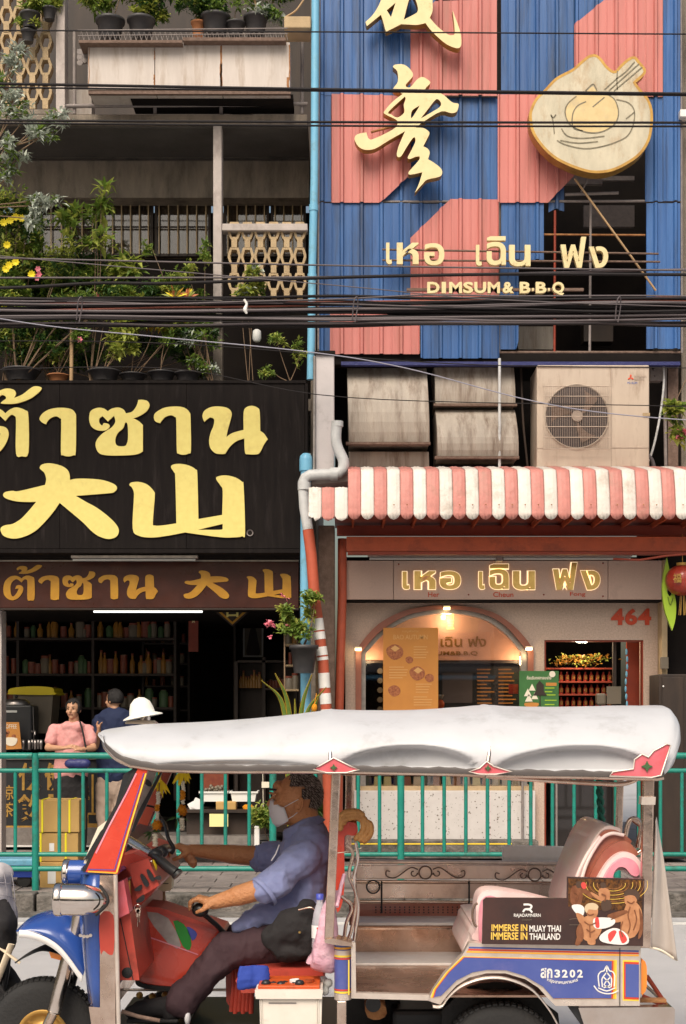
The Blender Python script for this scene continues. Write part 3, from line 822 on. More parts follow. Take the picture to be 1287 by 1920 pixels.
DA = zc([(370,85),(390,55),(460,42),(560,62),(625,100),(648,150),(650,197,1),(720,185),(850,187),(960,200),(1060,235),(1088,275),(1060,310),(1000,322),(705,345,1),(800,400),(900,455),(1000,530),(1080,610),(1105,670),(1080,725),(1010,745),(930,725),(860,680),(780,600),(700,530),(555,410,1),(500,490),(420,585),(330,670),(230,722),(130,742),(40,720),(8,670),(15,635),(60,615),(120,605),(200,555),(280,470),(338,400,1),(250,402),(150,395),(60,370),(30,340),(50,310),(120,298),(180,300),(420,243,1),(430,190),(415,135),(385,105)])
SA = zd([(65,245),(80,222),(150,215),(230,240),(290,300),(300,350),(282,590),(300,620),(380,618),(500,600,1),(490,180),(480,130),(450,80),(470,55),(540,48),(620,65),(680,100),(695,150),(705,560,1),(925,522,1),(930,300),(910,250),(870,190),(885,165),(960,155),(1050,175),(1110,215),(1125,260),(1138,690),(1110,720),(1040,730),(900,728),(580,685,1),(420,715),(270,732),(150,715),(95,650),(105,380),(105,310),(85,265)])
SAH = zd([(930,605,1),(930,650,1),(900,660),(700,660,1)])
up = lambda pts: [(54 + (p[0] - 65.5) * 1.76, 855 + (p[1] - 1125.5) * 1.97) + tuple(p[2:]) for p in pts]
DS = 13.78
bs = thing('sign_board', 'big black sign board with fat yellow Thai letters and two Chinese characters', 'sign', P(290, 1030, DS))
xs_ = [-640, -420, -120, 112, 350, 572]
for a, b in zip(xs_, xs_[1:]):
  q = MB(); q.pbox(a + .12, 719, b - .12, 1029, DS, DS + .30); part('panel', q, 'sign_black', bs, bevel=.004)
q = MB(); q.pbox(-640, 1029.5, 574, 1037, DS - .012, DS + .30); part('frame', q, 'sign_black', bs, bevel=.004)
q = MB(); q.pbox(-640, 713, 574, 718.6, DS - .012, DS + .30); part('frame', q, 'sign_black', bs, bevel=.004)
q = MB(); q.pbox(572.4, 718.7, 577, 1029.3, DS - .012, DS + .30); part('frame', q, 'sign_black', bs)
lets = [[up(TO)], [up(MT)], [AA], [SO, SH], [AB], [NO], [DA], [SA, SAH]]
for l in lets:
  q = MB(); q.pprism(l, DS - .018, DS - .001, 0, 1, n=4, D=DS - .018); part('letter', q, ['sign_yellow', 'sign_yellow_edge'], bs)
q = MB(); q.rev([(.034,0),(.034,.01),(.022,.012)],P(469,999,DS) + Vector((0,-.012,0)),ax=(0,1,0),n=16,caps=False); part('grommet',q,'rail_grey',bs)
q = MB(); q.rev([(.021, 0), (.001, 0.0005)], P(469, 999, DS) + Vector((0, -.004, 0)), ax=(0, 1, 0), n=16, caps=False); part('hole', q, 'dark_void', bs)
# batten lamp under it
bt = thing('batten_lamp', 'long unlit tube batten under the black sign board', 'lamp', P(250, 1050, 13.9))
q = MB(); q.pbox(133, 1040.5, 371, 1046, 13.86, 13.96); part('body', q, 'silver_strip', bt, bevel=.004)
q = MB(); q.tube([P(137, 1049.5, 13.9), P(367, 1049.5, 13.9)], .013, 8); part('tube', q, 'dim_white', bt)
q = MB(); q.pbox(-700, 1037.5, 578, 1049, 14.12, 14.3); part('lintel', q, 'dark_wood', lh)
# brown sign
DB = 14.05
br = thing('sign_board', 'long dark brown sign board with ochre Thai and Chinese lettering above the dark shop', 'sign', P(290, 1140, DB))
q = MB(); q.pbox(-640, 1053, 560, 1140, DB, DB + .14); part('board', q, 'sign_brown', br, bevel=.005)
q = MB(); q.pbox(-640, 1050, 560, 1052.6, DB - .01, DB + .14); part('trim', q, 'silver_strip', br)
q = MB(); q.pbox(-640, 1140.4, 560, 1143, DB - .008, DB + .14); part('trim', q, 'dark_wood', br)
dn1 = lambda pts: [(72.5 + (p[0] - 74.5) * .572, 1125 + (p[1] - 855) * .508) + tuple(p[2:]) for p in pts]
dnx = lambda ox, px0, k, l: [(ox + (p[0] - px0) * k, 1125 + (p[1] - 855) * .508) + tuple(p[2:]) for p in l]
dcx = lambda ox, px0, k, oy, py0, ky, l: [(ox + (p[0] - px0) * k, oy + (p[1] - py0) * ky) + tuple(p[2:]) for p in l]
b_l = [[TO], [MT], [dn1(AA)], [dnx(118, 168, .545, SO), dnx(118, 168, .545, SH)], [dnx(185, 289, .535, AB)], [dnx(232, 380, .53, NO)],
       [dcx(345, 2, .385, 1122, 1008, .375, DA)], [dcx(463, 243, .385, 1121, 1006, .395, SA), dcx(463, 243, .385, 1121, 1006, .395, SAH)]]
for l in b_l:
  q = MB(); q.pprism(l, DB - .008, DB - .0005, 0, n=4, D=DB); part('letter', q, 'sign_ochre', br)
# ================================================================ DARK SHOP INTERIOR
SF = .20
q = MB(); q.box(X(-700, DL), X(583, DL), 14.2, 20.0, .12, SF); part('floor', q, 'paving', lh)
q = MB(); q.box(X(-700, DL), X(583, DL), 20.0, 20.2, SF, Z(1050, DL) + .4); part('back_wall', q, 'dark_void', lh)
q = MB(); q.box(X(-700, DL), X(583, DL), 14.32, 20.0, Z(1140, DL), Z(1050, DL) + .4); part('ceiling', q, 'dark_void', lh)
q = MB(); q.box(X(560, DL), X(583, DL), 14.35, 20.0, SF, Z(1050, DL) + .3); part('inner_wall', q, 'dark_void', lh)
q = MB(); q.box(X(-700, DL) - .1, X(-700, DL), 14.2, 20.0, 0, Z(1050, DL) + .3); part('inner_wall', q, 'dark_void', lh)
q = MB(); q.pbox(-6, 1144, 3, 1610, 14.22, 14.42); part('door_post', q, 'plaster_pale', lh)
tl = thing('tube_light', 'glowing thin white tube light under the brown sign board', 'lamp', P(275, 1148, 14.5))
q = MB(); q.pbox(172, 1141, 383, 1144.2, 14.42, 14.5); part('fitting', q, 'dim_white', tl)
q = MB(); q.tube([P(176, 1146.6, 14.45), P(380, 1146.6, 14.45)], .011, 8); part('tube', q, 'tube_lamp', tl)
# shelves with jars and bottles
DSH = 16.4
sh = thing('wall_shelf', 'dark wooden wall shelf full of jars and bottles deep in the left shop', 'shelf', P(150, 1610, DSH))
for py in (1196, 1263, 1326):
  q = MB(); q.pbox(-120, py, 330, py + 4, DSH - .12, DSH + .25); part('shelf_board', q, 'dark_wood', sh)
for px in (-118, 35, 175, 328):
  q = MB(); q.pbox(px, 1150, px + 5, 1500, DSH - .11, DSH + .26, D=DSH); part('upright', q, 'dark_wood', sh)
sh2 = thing('wall_cabinet', 'dark shelf unit at the back middle of the left shop', 'shelf', P(400, 1610, 16.9))
for py in (1205, 1243, 1285, 1330):
  q = MB(); q.pbox(268, py, 352, py + 3, 16.8, 17.2); part('shelf_board', q, 'dark_wood', sh2)
for px in (266, 352, 438):
  q = MB(); q.pbox(px, 1160, px + 4, 1500, 16.8, 17.2); part('upright', q, 'dark_wood', sh2)
def bottle_kinds():
  ks = []
  def mk(nm, lab, cat, prof, m, cap, capm):
    t = thing(nm, lab, cat, (0, 0, 0), nm + 's on the shelves of the left shop')
    q = MB(); q.rev(prof, (0, 0, 0), n=10); part('body', q, m, t)
    q = MB(); q.rev(cap, (0, 0, 0), n=8); part('cap', q, capm, t)
    return t
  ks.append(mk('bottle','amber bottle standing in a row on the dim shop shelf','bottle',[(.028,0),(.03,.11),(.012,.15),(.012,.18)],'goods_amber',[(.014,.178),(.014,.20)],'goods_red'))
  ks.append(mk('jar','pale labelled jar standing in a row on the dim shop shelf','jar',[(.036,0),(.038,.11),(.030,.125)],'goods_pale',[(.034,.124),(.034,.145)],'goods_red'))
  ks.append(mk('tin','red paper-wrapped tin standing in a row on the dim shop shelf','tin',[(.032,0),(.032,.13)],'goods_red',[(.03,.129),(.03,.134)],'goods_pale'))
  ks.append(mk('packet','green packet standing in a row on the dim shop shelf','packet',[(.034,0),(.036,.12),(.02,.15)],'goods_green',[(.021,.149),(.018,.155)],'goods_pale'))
  return ks
BK = bottle_kinds()
used = [0, 0, 0, 0]
def put(kind, loc, sc=1.0):
  t = BK[kind]
  if used[kind] == 0: t.location = loc; t.scale = (sc,) * 3; used[kind] = 1
  else: dup(t, loc, scale=(sc * rnd.uniform(.75, 1.2), sc * .9, sc * rnd.uniform(.7, 1.15)))
for py, step in ((1196, 10), (1263, 9), (1326, 11)):
  px = -20
  while px < 322:
    if abs(px - 38) > 6 and abs(px - 178) > 6:
      k = rnd.choice([0, 0, 1, 2, 2, 3, 1]); put(k, P(px, py, DSH - .04), rnd.uniform(.95, 1.45))
    px += step + rnd.uniform(-3, 8)
for py in (1205, 1243, 1285):
  px = 275
  while px < 348:
    put(rnd.choice([0, 1, 2]), P(px, py, 16.86), rnd.uniform(.7, .95)); px += 13 + rnd.uniform(0, 7)
# hanging scroll, diamond, framed picture, right cabinet
q = MB(); q.pbox(354, 1150, 372, 1222, 16.2, 16.22); o = part('board', q, 'dark_red', None)
tag(o, 'narrow dark red hanging board with a small gold star', 'wall board')
q = MB(); st_ = []
for k in range(10):
  a = PI / 2 + k * PI / 5; r = 5.2 if k % 2 == 0 else 2.3; st_.append((363 + r * math.cos(a), 1164 - r * math.sin(a)))
q.pprism(st_, 16.19, 16.199); part('star', q, 'gold_face', o)
dm = thing('diamond_plaque', 'dark diamond plaque with a golden Chinese character under brown sign', 'plaque', P(436, 1175, 14.9))
q = MB(); q.pprism([(436, 1112), (472, 1143), (436, 1175), (400, 1143)], 14.9, 14.93); part('board', q, 'dark_wood', dm)
q = MB(); q.pprism([[(436,1116),(467,1143),(436,1171),(405,1143)],[(436,1121),(461,1143),(436,1166),(411,1143)]],14.893,14.899); part('border',q,'sign_ochre',dm)
q = MB(); q.ptext('合', 419, 1127, 453, 1157, 14.89, .004, .02); part('character', q, 'sign_yellow', dm)
pc = thing('framed_picture', 'faint framed picture of a standing figure on the dark back wall', 'picture', P(477, 1235, 17.5))
q = MB(); q.pprism([[(456,1166),(494,1166),(494,1232),(456,1232)],[(459,1169),(491,1169),(491,1229),(459,1229)]],17.5,17.53); part('frame',q,'dim_white',pc)
q = MB(); q.pbox(459, 1169, 491, 1229, 17.51, 17.52); part('canvas', q, 'goods_pale', pc)
q = MB(); q.pprism([(475,1174),(480,1180),(484,1200),(487,1228),(463,1228),(466,1200),(470,1180)],17.505,17.509,n=3); part('figure',q,'dark_wood',pc)
cb = thing('display_cabinet', 'dark brown cabinet of red goods at the right end of the left shop', 'cabinet', P(500, 1610, 15.6))
for (a,b,c,d) in ((440,1240,446,1560),(492,1232,498,1560),(552,1150,558,1560),(446,1238,552,1242),(498,1290,552,1294),(446,1380,552,1385)):
  q = MB(); q.pbox(a, b, c, d, 15.5, 15.8); part('board', q, 'dark_wood', cb)
q = MB(); q.pbox(446, 1243, 552, 1560, 15.81, 15.84); part('back_board', q, 'dark_wood', cb)
for k in range(9):
  put(2, P(502 + k * 5.8, 1290, 15.62), .8)
for k in range(8):
  put(0, P(452 + k * 5, 1290, 15.7), .9)
hb = thing('shelf_unit', 'small open shelf of pale packs behind the hanging bougainvillea', 'shelf', P(555, 1330, 14.75))
for py in (1207, 1246, 1292):
  q = MB(); q.pbox(536, py, 562, py + 3.5, 14.7, 14.95); part('shelf_board', q, 'breeze_block', hb)
for (px, py, k, s_) in ((542, 1207, 1, 1.1), (553, 1207, 0, 1.2), (545, 1246, 2, .9), (556, 1246, 1, 1.0), (543, 1292, 1, 1.3), (554, 1292, 1, 1.25)):
  put(k, P(px, py, 14.74), s_)
# ---------------- counter with black panel, strips, coffee machine, basin
ct = thing('shop_counter', 'black shop counter front painted with gold Chinese characters', 'counter', P(110, 1610, 15.0))
q = MB(); q.pbox(-400, 1424, 232, 1548, 14.95, 15.5); part('panel', q, 'black_plastic', ct)
q = MB(); q.pbox(-400, 1418, 236, 1424, 14.92, 15.55); part('counter_top', q, 'steel_brush', ct)
q = MB(); q.pbox(-400, 1552, 236, 1584, 14.9, 15.5); part('plinth', q, 'silver_strip', ct)
q = MB(); q.pbox(-400, 1585, 236, 1588, 14.88, 15.5); part('trim', q, 'white_paint_and_sheen', ct)
q = MB(); q.pbox(-400, 1589, 236, 1612, 15.0, 15.5); part('base', q, 'dark_void', ct)
q = MB(); q.pbox(172, 1452, 176, 1526, 14.945, 14.95); q.pbox(-10, 1548.2, 232, 1551.6, 14.945, 14.95)
q.pprism([[(162, 1524), (186, 1524), (186, 1548), (162, 1548)], [(166, 1528), (182, 1528), (182, 1544), (166, 1544)]], 14.944, 14.9495)
q.pbox(0, 1424, 6, 1440, 14.945, 14.95); part('border_line', q, 'gold_side', ct)
for (s,a,b,c,d,bo) in (('保',35,1430,79,1482,.02),('健',84,1430,128,1482,.02),('飲',34,1489,78,1541,.02),('品',84,1489,128,1541,.02),('涼',3,1472,26,1500,.01),('茶',3,1504,26,1532,.01),('水',158,1472,168,1486,0),('品',158,1488,168,1500,0)):
  q = MB(); q.ptext(s, a, b, c, d, 14.949, .005, bo); part('character', q, 'gold_side', ct)
cm = thing('coffee_machine', 'black steel drink boiler on the left end of the counter', 'machine', P(32, 1410, 15.1))
q = MB(); q.pbox(2, 1322, 60, 1408, 15.05, 15.4); part('body', q, 'black_plastic', cm, bevel=.02)
q = MB(); q.rev([(L(26, 15), 0), (L(26, 15), .03), (L(19, 15), .06), (0.02, .07)], P(31, 1322, 15.2), n=24); part('lid', q, 'steel_brush', cm)
q = MB(); q.ball(P(31, 1306, 15.2), .02, 10); part('knob', q, 'black_plastic', cm)
q = MB(); q.tube([P(62,1325,15.1),P(64,1385,15.1)],.006,6); q.tube([P(60,1372,15.0),P(66,1372,14.95),P(66,1378,14.95)],.012,8); part('tap',q,'steel_brush',cm)
q = MB(); q.pbox(12, 1332, 32, 1336, 15.04, 15.05); part('strip_light', q, 'dim_white', cm)
yb = thing('storage_tub', 'grey tub with bright yellow lid behind the drink boiler', 'tub', P(62, 1420, 15.55))
q = MB(); q.pprism([(24, 1300), (100, 1300), (94, 1375), (30, 1375)], 15.5, 15.9); part('tub', q, 'goods_pale', yb)
q = MB(); q.pprism([(18,1300),(22,1291),(60,1287),(98,1289),(103,1297),(101,1303),(20,1302)],15.45,15.95,D=15.5,n=3); part('lid',q,'yellow_lid',yb,bevel=.008)
cp = thing('coffee_poster', 'small yellow poster of a coffee cup at the left counter end', 'poster', P(20, 1408, 14.9))
q = MB(); q.pprism([(0, 1354), (36, 1354), (41, 1404), (3, 1406), (-12, 1406), (-12, 1354)], 14.88, 14.89); part('card', q, 'poster_orange', cp)
q = MB()
for (cx,cy,r) in ((10,1377,6),(14,1373,4),(26,1380,4)): q.pprism([(cx + r * math.cos(a * PI / 6),cy - r * .8 * math.sin(a * PI / 6)) for a in range(12)],14.875,14.879)
part('print', q, 'poster_brown', cp)
q = MB(); q.pprism([(8,1384),(32,1384),(28,1397),(14,1397)],14.874,14.879,n=3); q.ptext('COFFEE',6,1358,32,1366,14.879,.002); part('print',q,'cream',cp)
gl = None
for k in range(7):
  l_ = P(44 + k * 5.6, 1405 - (k % 2) * 1, 14.98 + (k % 2) * .1)
  if gl is None:
    q = MB(); q.rev([(.012, 0), (.017, .05), (.022, .10), (.02, .10), (.013, .02)], l_, n=10, caps=False); gl = part('drinking_glass', q, 'steel_brush', None)
    tag(gl, 'small upturned metal tumbler beside the drink boiler', 'tumbler', 'tumblers on the counter')
  else:
    o = gl.copy(); COL.objects.link(o); o.location = l_ + Vector((0, 0, 0))
# snack stand behind the railing
sk = thing('snack_table', 'steel food stand with dark front behind the railing', 'stand', P(440, 1610, 14.2))
q = MB(); q.pbox(345, 1518, 512, 1524, 13.95, 14.4); part('table_top', q, 'dark_wood', sk)
q = MB(); q.pbox(350, 1525, 500, 1566, 14.05, 14.3); part('front_panel', q, 'dark_wood', sk)
q = MB(); q.pbox(230, 1567, 512, 1583, 13.9, 14.35); part('steel_shelf', q, 'silver_strip', sk)
for px in (236, 505): q = MB(); q.pbox(px, 1584, px + 5, 1611, 14.0, 14.1); part('leg', q, 'steel_brush', sk)
def basket(x0, x1, y0, y1, lab, D):
  t = thing('plastic_basket', lab, 'basket', P((x0 + x1) / 2, y1, D + .1))
  q = MB(); i = 3
  q.pprism([(x0 + i, y0), (x1 - i, y0), (x1 - 6, y1), (x0 + 6, y1)], D, D + .012)
  q.pprism([(x0 + i, y0), (x1 - i, y0), (x1 - 6, y1), (x0 + 6, y1)], D + .25, D + .262, D=D)
  q.pprism([(x0 + i, y0), (x0 + i + 2, y0), (x0 + 8, y1), (x0 + 6, y1)], D + .013, D + .249, D=D)
  q.pprism([(x1 - i - 2, y0), (x1 - i, y0), (x1 - 6, y1), (x1 - 8, y1)], D + .013, D + .249, D=D)
  q.pbox(x0 + 7, y1 - 2, x1 - 7, y1, D + .013, D + .249, D=D)
  part('tub', q, 'basket_white', t)
  q = MB(); q.pbox(x0,y0 - 3,x1,y0 + .5,D - .012,D - .001); q.pbox(x0,y0 - 3,x0 + 3,y0 + .5,D,D + .27,D=D); q.pbox(x1 - 3,y0 - 3,x1,y0 + .5,D,D + .27,D=D)
  part('rim', q, 'basket_white', t); return t
basket(373, 428, 1487, 1503, 'white plastic basket of red packets behind the railing, left of its pair', 14.0)
basket(430, 484, 1487, 1503, 'white plastic basket behind the railing beside the driver, right of its pair', 14.02)
q = MB(); q.pbox(376,1452,426,1488,14.1,14.22,D=14.0); tag(part('snack_packets',q,'goods_red'),'upright red snack packets standing in the left white basket','snack packets')
q = MB()
rg = random.Random(3)
for k in range(26): q.ball(P(385 + rg.uniform(0, 36), 1479 + rg.uniform(-5, 6), 14.05 + rg.uniform(0, .03)), .02, 6, 0)
tag(part('nuts', q, 'goods_pale'), 'pile of pale nuts in the left white basket', 'nuts', kind='stuff')
q = MB(); q.pbox(405, 1503, 443, 1519, 13.96, 14.1); tag(part('carton', q, 'cardboard', bevel=.01), 'small tan carton under the white baskets', 'carton')
q = MB(); q.pbox(393, 1526, 428, 1550, 13.94, 13.945); tag(part('price_card', q, 'pale_yellow'), 'blank yellow price card on the snack stand front', 'card')
q = MB(); q.cbox(P(372,1508,14.05),(.10,.08,.10),Matrix.Rotation(.4,3,'Y')); q.cbox(P(362,1512,14.05),(.07,.06,.09),Matrix.Rotation(-.5,3,'Y')); tag(part('paper_wrap',q,'paper_white'),'crumpled white paper left of the baskets','paper')
q = MB(); q.rev([(.05,0),(.06,.03),(.035,.05)],P(466,1518,14.05),n=14); tag(part('orange_bun',q,'orange_flower'),'orange bun on the snack stand beside the driver','bun')
q = MB(); q.pbox(477,1549,487,1590,13.6,13.7); tag(part('bollard_stub',q,'white_paint_and_sheen',bevel=.01),'short white post behind the railing near the driver mask','post')
q = MB(); q.tube([P(493,1445,14.0),P(494,1515,14.0)],.004,5); q.pbox(491,1466,505,1477,13.98,13.99); tag(part('hanging_tag',q,'cream'),'cream tag on a string behind the railing','tag')
plant('fern_plant','bright green bushy plant behind the railing by the driver mask',(505,1610),13.7,[(494,1528,22,20,170)],pot=(20,34,'pot_black'),seed=11,size=10,leafm=('leaf_mid','leaf_light','leaf_mid'))
plant('leafy_plant','dim dark plant behind the railing right of the driver',(590,1610),13.7,[(600,1500,16,30,90)],pot=(18,30,'pot_black'),seed=12,size=9,leafm=('leaf_dark','leaf_mid'))
# ================================================================ RIGHT SHOPHOUSE (dim sum shop)
rh = thing('shophouse', 'dim sum shophouse with blue and pink corrugated sign front and number 464', 'building', P(930, 1610, 14.6))
DR = 14.6
# dark wall behind the sheets, floors, sides
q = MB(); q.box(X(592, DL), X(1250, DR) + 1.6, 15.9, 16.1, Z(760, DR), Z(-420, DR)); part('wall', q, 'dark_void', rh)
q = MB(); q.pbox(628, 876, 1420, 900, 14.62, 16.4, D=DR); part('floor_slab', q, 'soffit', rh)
q = MB(); q.pbox(600, 658, 1276, 684, 14.35, 14.5); part('beam', q, 'dark_void', rh, bevel=.01)
q = MB(); q.pbox(640, 678, 1276, 684.5, 14.28, 14.349); part('flashing', q, 'bag_navy', rh)
q = MB(); q.pbox(1276, -300, 1500, 900, 14.55, 16.1, D=DR); part('wall', q, 'plaster', rh)
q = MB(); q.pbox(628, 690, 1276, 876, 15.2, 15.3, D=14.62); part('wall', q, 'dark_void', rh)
q = MB(); q.pbox(1253, 686, 1272, 890, 14.5, 14.62); part('post', q, 'rusty_steel', rh)
# interior of dark opening: clutter
q = MB()
for (a, b, c, d, dd) in ((1040, 325, 1130, 345, 15.0), (1095, 385, 1190, 425, 15.3), (1060, 330, 1190, 338, 15.4)):
  q.pbox(a, b, c, d, dd, dd + .05)
cl_ = part('shelf_board', q, 'rail_grey', rh)
cl_['kind'] = 'stuff'
for (a, b, c, d) in ((972, 612, 1040, 655), (1095, 560, 1150, 640), (1060, 480, 1130, 500)):
  q = MB(); q.pbox(a, b, c, d, 15.3, 15.5); part('board', q, 'duct' if a < 1000 else 'dark_wood', rh)
# steel frame of the sign
fr = thing('sign_steelwork', 'rusty steel tube frame holding the corrugated sign sheets', 'steelwork', P(930, 660, 14.36))
def fbar(pts, w=4, m='rail_grey', D=14.36):
  q = MB(); q.tube([P(a, b, D) for a, b in pts], L(w / 2, D), 6); part('bar', q, m, fr)
for pts, w, m in ([[(600, 180), (1250, 180)], 4, 'rail_grey'], [[(600, 379), (1275, 377)], 5, 'rail_grey'], [[(600, 661), (1276, 661)], 6, 'rusty_steel'],
         [[(1108, 378), (1106, 660)], 5, 'rail_grey'], [[(1041, 395), (1040, 660)], 5, 'dark_red'], [[(1020, 440), (1210, 441)], 4, 'rust'],
         [[(937, 178), (937, 660)], 5, 'rail_grey'], [[(597, -60), (597, 662)], 4, 'rail_grey'], [[(1277, -60), (1279, 662)], 5, 'rail_grey'],
         [[(1090,360),(1120,305)],4,'rail_grey'],[[(1060,365),(1160,362)],6,'rail_grey'],[[(787,585),(787,658)],4,'white_pipe'],[[(767,380),(767,470)],3,'rail_grey'],
         [[(814, 120), (812, 178)], 3, 'rail_grey'], [[(755, 5), (757, 60)], 3, 'white_pipe']):
  fbar(pts, w, m)
q = MB(); q.tube([P(1078, 335, 14.2), P(1230, 545, 14.25)], L(2.1, 14.2), 6); part('brace', q, 'bamboo', fr)
# corrugated sheets, each a part
sf = thing('sign_facade', 'blue and pink patchwork of corrugated metal sheets with a torn dark gap', 'sign', P(930, 662, 14.33))
DA_ = 14.33
def sheet(x0, x1, top, bot, m, D=DA_, ph=0, lab=None):
  q = MB(); corrugated(q, x0, x1, top, bot, D, 0, 37.0, ph); part('sheet', q, m, sf, label=lab)
T = lambda x0, x1, y: [(x0, y), (x1, y)]
# row above and row 1
sheet(598, 770, T(598, 770, -60), T(598, 770, 179), 'blue_sheet', ph=8)
sheet(771, 832, T(771, 832, -60), [(771, 48), (832, -14)], 'blue_sheet', D=14.345, ph=8)
sheet(770,932,[(770,48),(816,2),(932,-2)],[(770,178),(932,180)],'pink_sheet',ph=8,D=14.31,lab='pink sheet with cut upper left corner behind the top golden character')
sheet(815, 932, T(815, 932, -60), T(815, 932, -3), 'blue_sheet', ph=8)
sheet(940, 1076, T(940, 1076, -60), T(940, 1076, 179), 'blue_sheet', ph=4)
sheet(1077, 1243, [(1077, 46), (1133, 0), (1243, -4)], T(1077, 1243, 181), 'pink_sheet', ph=4, D=14.31, lab='pink sheet with cut corner above the round logo')
sheet(1077, 1243, T(1077, 1243, -60), T(1077, 1243, 50), 'blue_sheet', ph=4, D=14.35)
sheet(1244, 1276, T(1244, 1276, -60), T(1244, 1276, 377), 'blue_sheet', ph=4)
# row 2
sheet(599, 621, T(599, 621, 180), T(599, 621, 378), 'blue_sheet', ph=8)
sheet(622,771,[(622,176),(771,180)],[(622,380),(714,380),(771,326)],'pink_sheet',ph=8,D=14.31,lab='pink sheet with cut lower right corner under the second golden character')
sheet(716, 935, T(716, 935, 183), T(716, 935, 378), 'blue_sheet', ph=8, D=14.37)
sheet(933,1088,[(933,177),(1088,177)],[(933,380),(1028,380),(1088,318)],'pink_sheet',ph=4,D=14.31,lab='pink sheet with cut lower right corner beside the round logo')
sheet(1029, 1058, T(1029, 1058, 340), [(1029, 398), (1040, 392), (1058, 396)], 'blue_sheet', ph=4, D=14.36)
sheet(1210, 1243, T(1210, 1243, 183), T(1210, 1243, 378), 'blue_sheet', ph=4)
# row 3
sheet(599, 770, T(599, 770, 381), [(599, 585), (770, 585)], 'blue_sheet', ph=8)
sheet(771, 848, T(771, 848, 382), [(771, 470), (848, 400)], 'blue_sheet', ph=8, D=14.35)
sheet(770,935,[(770,446),(845,373),(935,374)],T(770,935,586),'pink_sheet',ph=8,D=14.31,lab='pink sheet with cut upper left corner behind the small Thai letters')
sheet(940, 1020, T(940, 1020, 379), [(940, 488), (1020, 487)], 'blue_sheet', ph=4)
sheet(938, 972, T(938, 972, 489), [(938, 655), (968, 655), (972, 640)], 'blue_sheet', ph=4)
sheet(1212, 1276, T(1212, 1276, 381), T(1212, 1276, 654), 'blue_sheet', ph=4)
# row 4
sheet(599, 620, T(599, 620, 586), T(599, 620, 662), 'blue_sheet', ph=8)
sheet(619, 787, T(619, 787, 587), T(619, 787, 664), 'pink_sheet', ph=8, D=14.31, lab='pink sheet at the bottom left under the black cables')
sheet(789, 936, T(789, 936, 587), T(789, 936, 672), 'blue_sheet', ph=8)
# golden characters
ca = zt((660, 0), 5.85); cbz = zt((660, 110), 5.85)
C1 = ca([(150,240,1),(165,287,1),(320,160,1),(345,240),(372,335),(395,338),(540,265,1),(640,270),(720,272),(810,253,1),(850,310),(920,385),(1040,485),(1150,528),(1195,508),(1202,440),(1185,330),(1105,112,1),(1130,350),(1100,385),(1040,370),(940,290),(855,195,1),(885,120),(885,0),(880,-180,1),(760,-170),(640,-230),(330,-150),(320,0),(240,150)])
C1H = ca([(570,215,1),(640,180),(715,135),(725,85),(700,0),(660,-60),(620,20)]); C1G = ca([(383,112,1),(430,187,1),(480,30,1)])
C2 = cbz([(452,90),(480,65),(560,62),(620,95),(665,150),(670,190),(640,230),(592,285),(605,312),(640,312),(680,270),(720,225),(780,200),(862,258),(820,310),(800,343,1),(850,345),(990,387),(1060,445),(1110,483),(1165,492),(1172,520),(1150,580),(1090,597),(985,577),(830,662),(700,755,1),(790,762),(845,800),(850,830),(820,890),(783,962,1),(830,985),(855,1030),(835,1102,1),(900,1140),(975,1200),(992,1255),(960,1295),(830,1325),(780,1370),(692,1470,1),(740,1360),(775,1245,1),(640,1272),(622,1245),(660,1200),(738,1110),(745,1072,1),(700,1075),(640,1100),(613,1085),(640,1030),(690,930),(698,880),(680,862),(640,910),(590,990),(545,1065),(510,1080),(493,1050),(510,970),(560,850),(585,795,1),(400,900),(260,985),(150,1000),(70,960),(30,880),(60,830),(160,808,1),(180,870),(210,890,1),(330,840),(480,755),(500,690),(470,660),(365,608),(358,575),(450,470),(560,385,1),(460,345),(465,310),(505,250),(500,140)])
C2A = cbz([(582,415,1),(405,580),(430,610),(500,645),(575,590),(570,510),(590,440)]); C2B = cbz([(938,442),(977,480),(965,530),(870,590),(755,657,1),(830,560),(900,470)]); C2C = cbz([(748,512,1),(700,590),(655,652),(650,610),(670,560)])
DG = 14.12
for loops,lab in (([C1,C1H,C1G],'large golden Chinese character cut off by the top of the picture'),([C2,C2A,C2B,C2C],'large golden calligraphy character on pink and blue sheets')):
  t = thing('sign_character', lab, 'sign letter', P(sum(p[0] for p in loops[0]) / len(loops[0]), max(p[1] for p in loops[0]), DG), None)
  q = MB(); q.pprism(loops, DG, DG + .0015, 0, 0, n=3, D=DG); part('face', q, 'gold_face', t)
  q = MB(); q.pprism(loops, DG + .002, DG + .10, 0, 0, n=3, D=DG); part('return', q, 'gold_side', t)
q = MB(); q.pprism([(712,268),(718,272),(745,245),(742,238),(726,252),(714,262)],DG + .06,DG + .08,D=DG); q.tube([P(696,248,DG + .09),P(740,236,DG + .09)],.012,6)
# bracket rods of that letter
tag(part('bracket_rod', q, 'rust'), 'short rusty bracket behind the lower golden character', 'bracket')
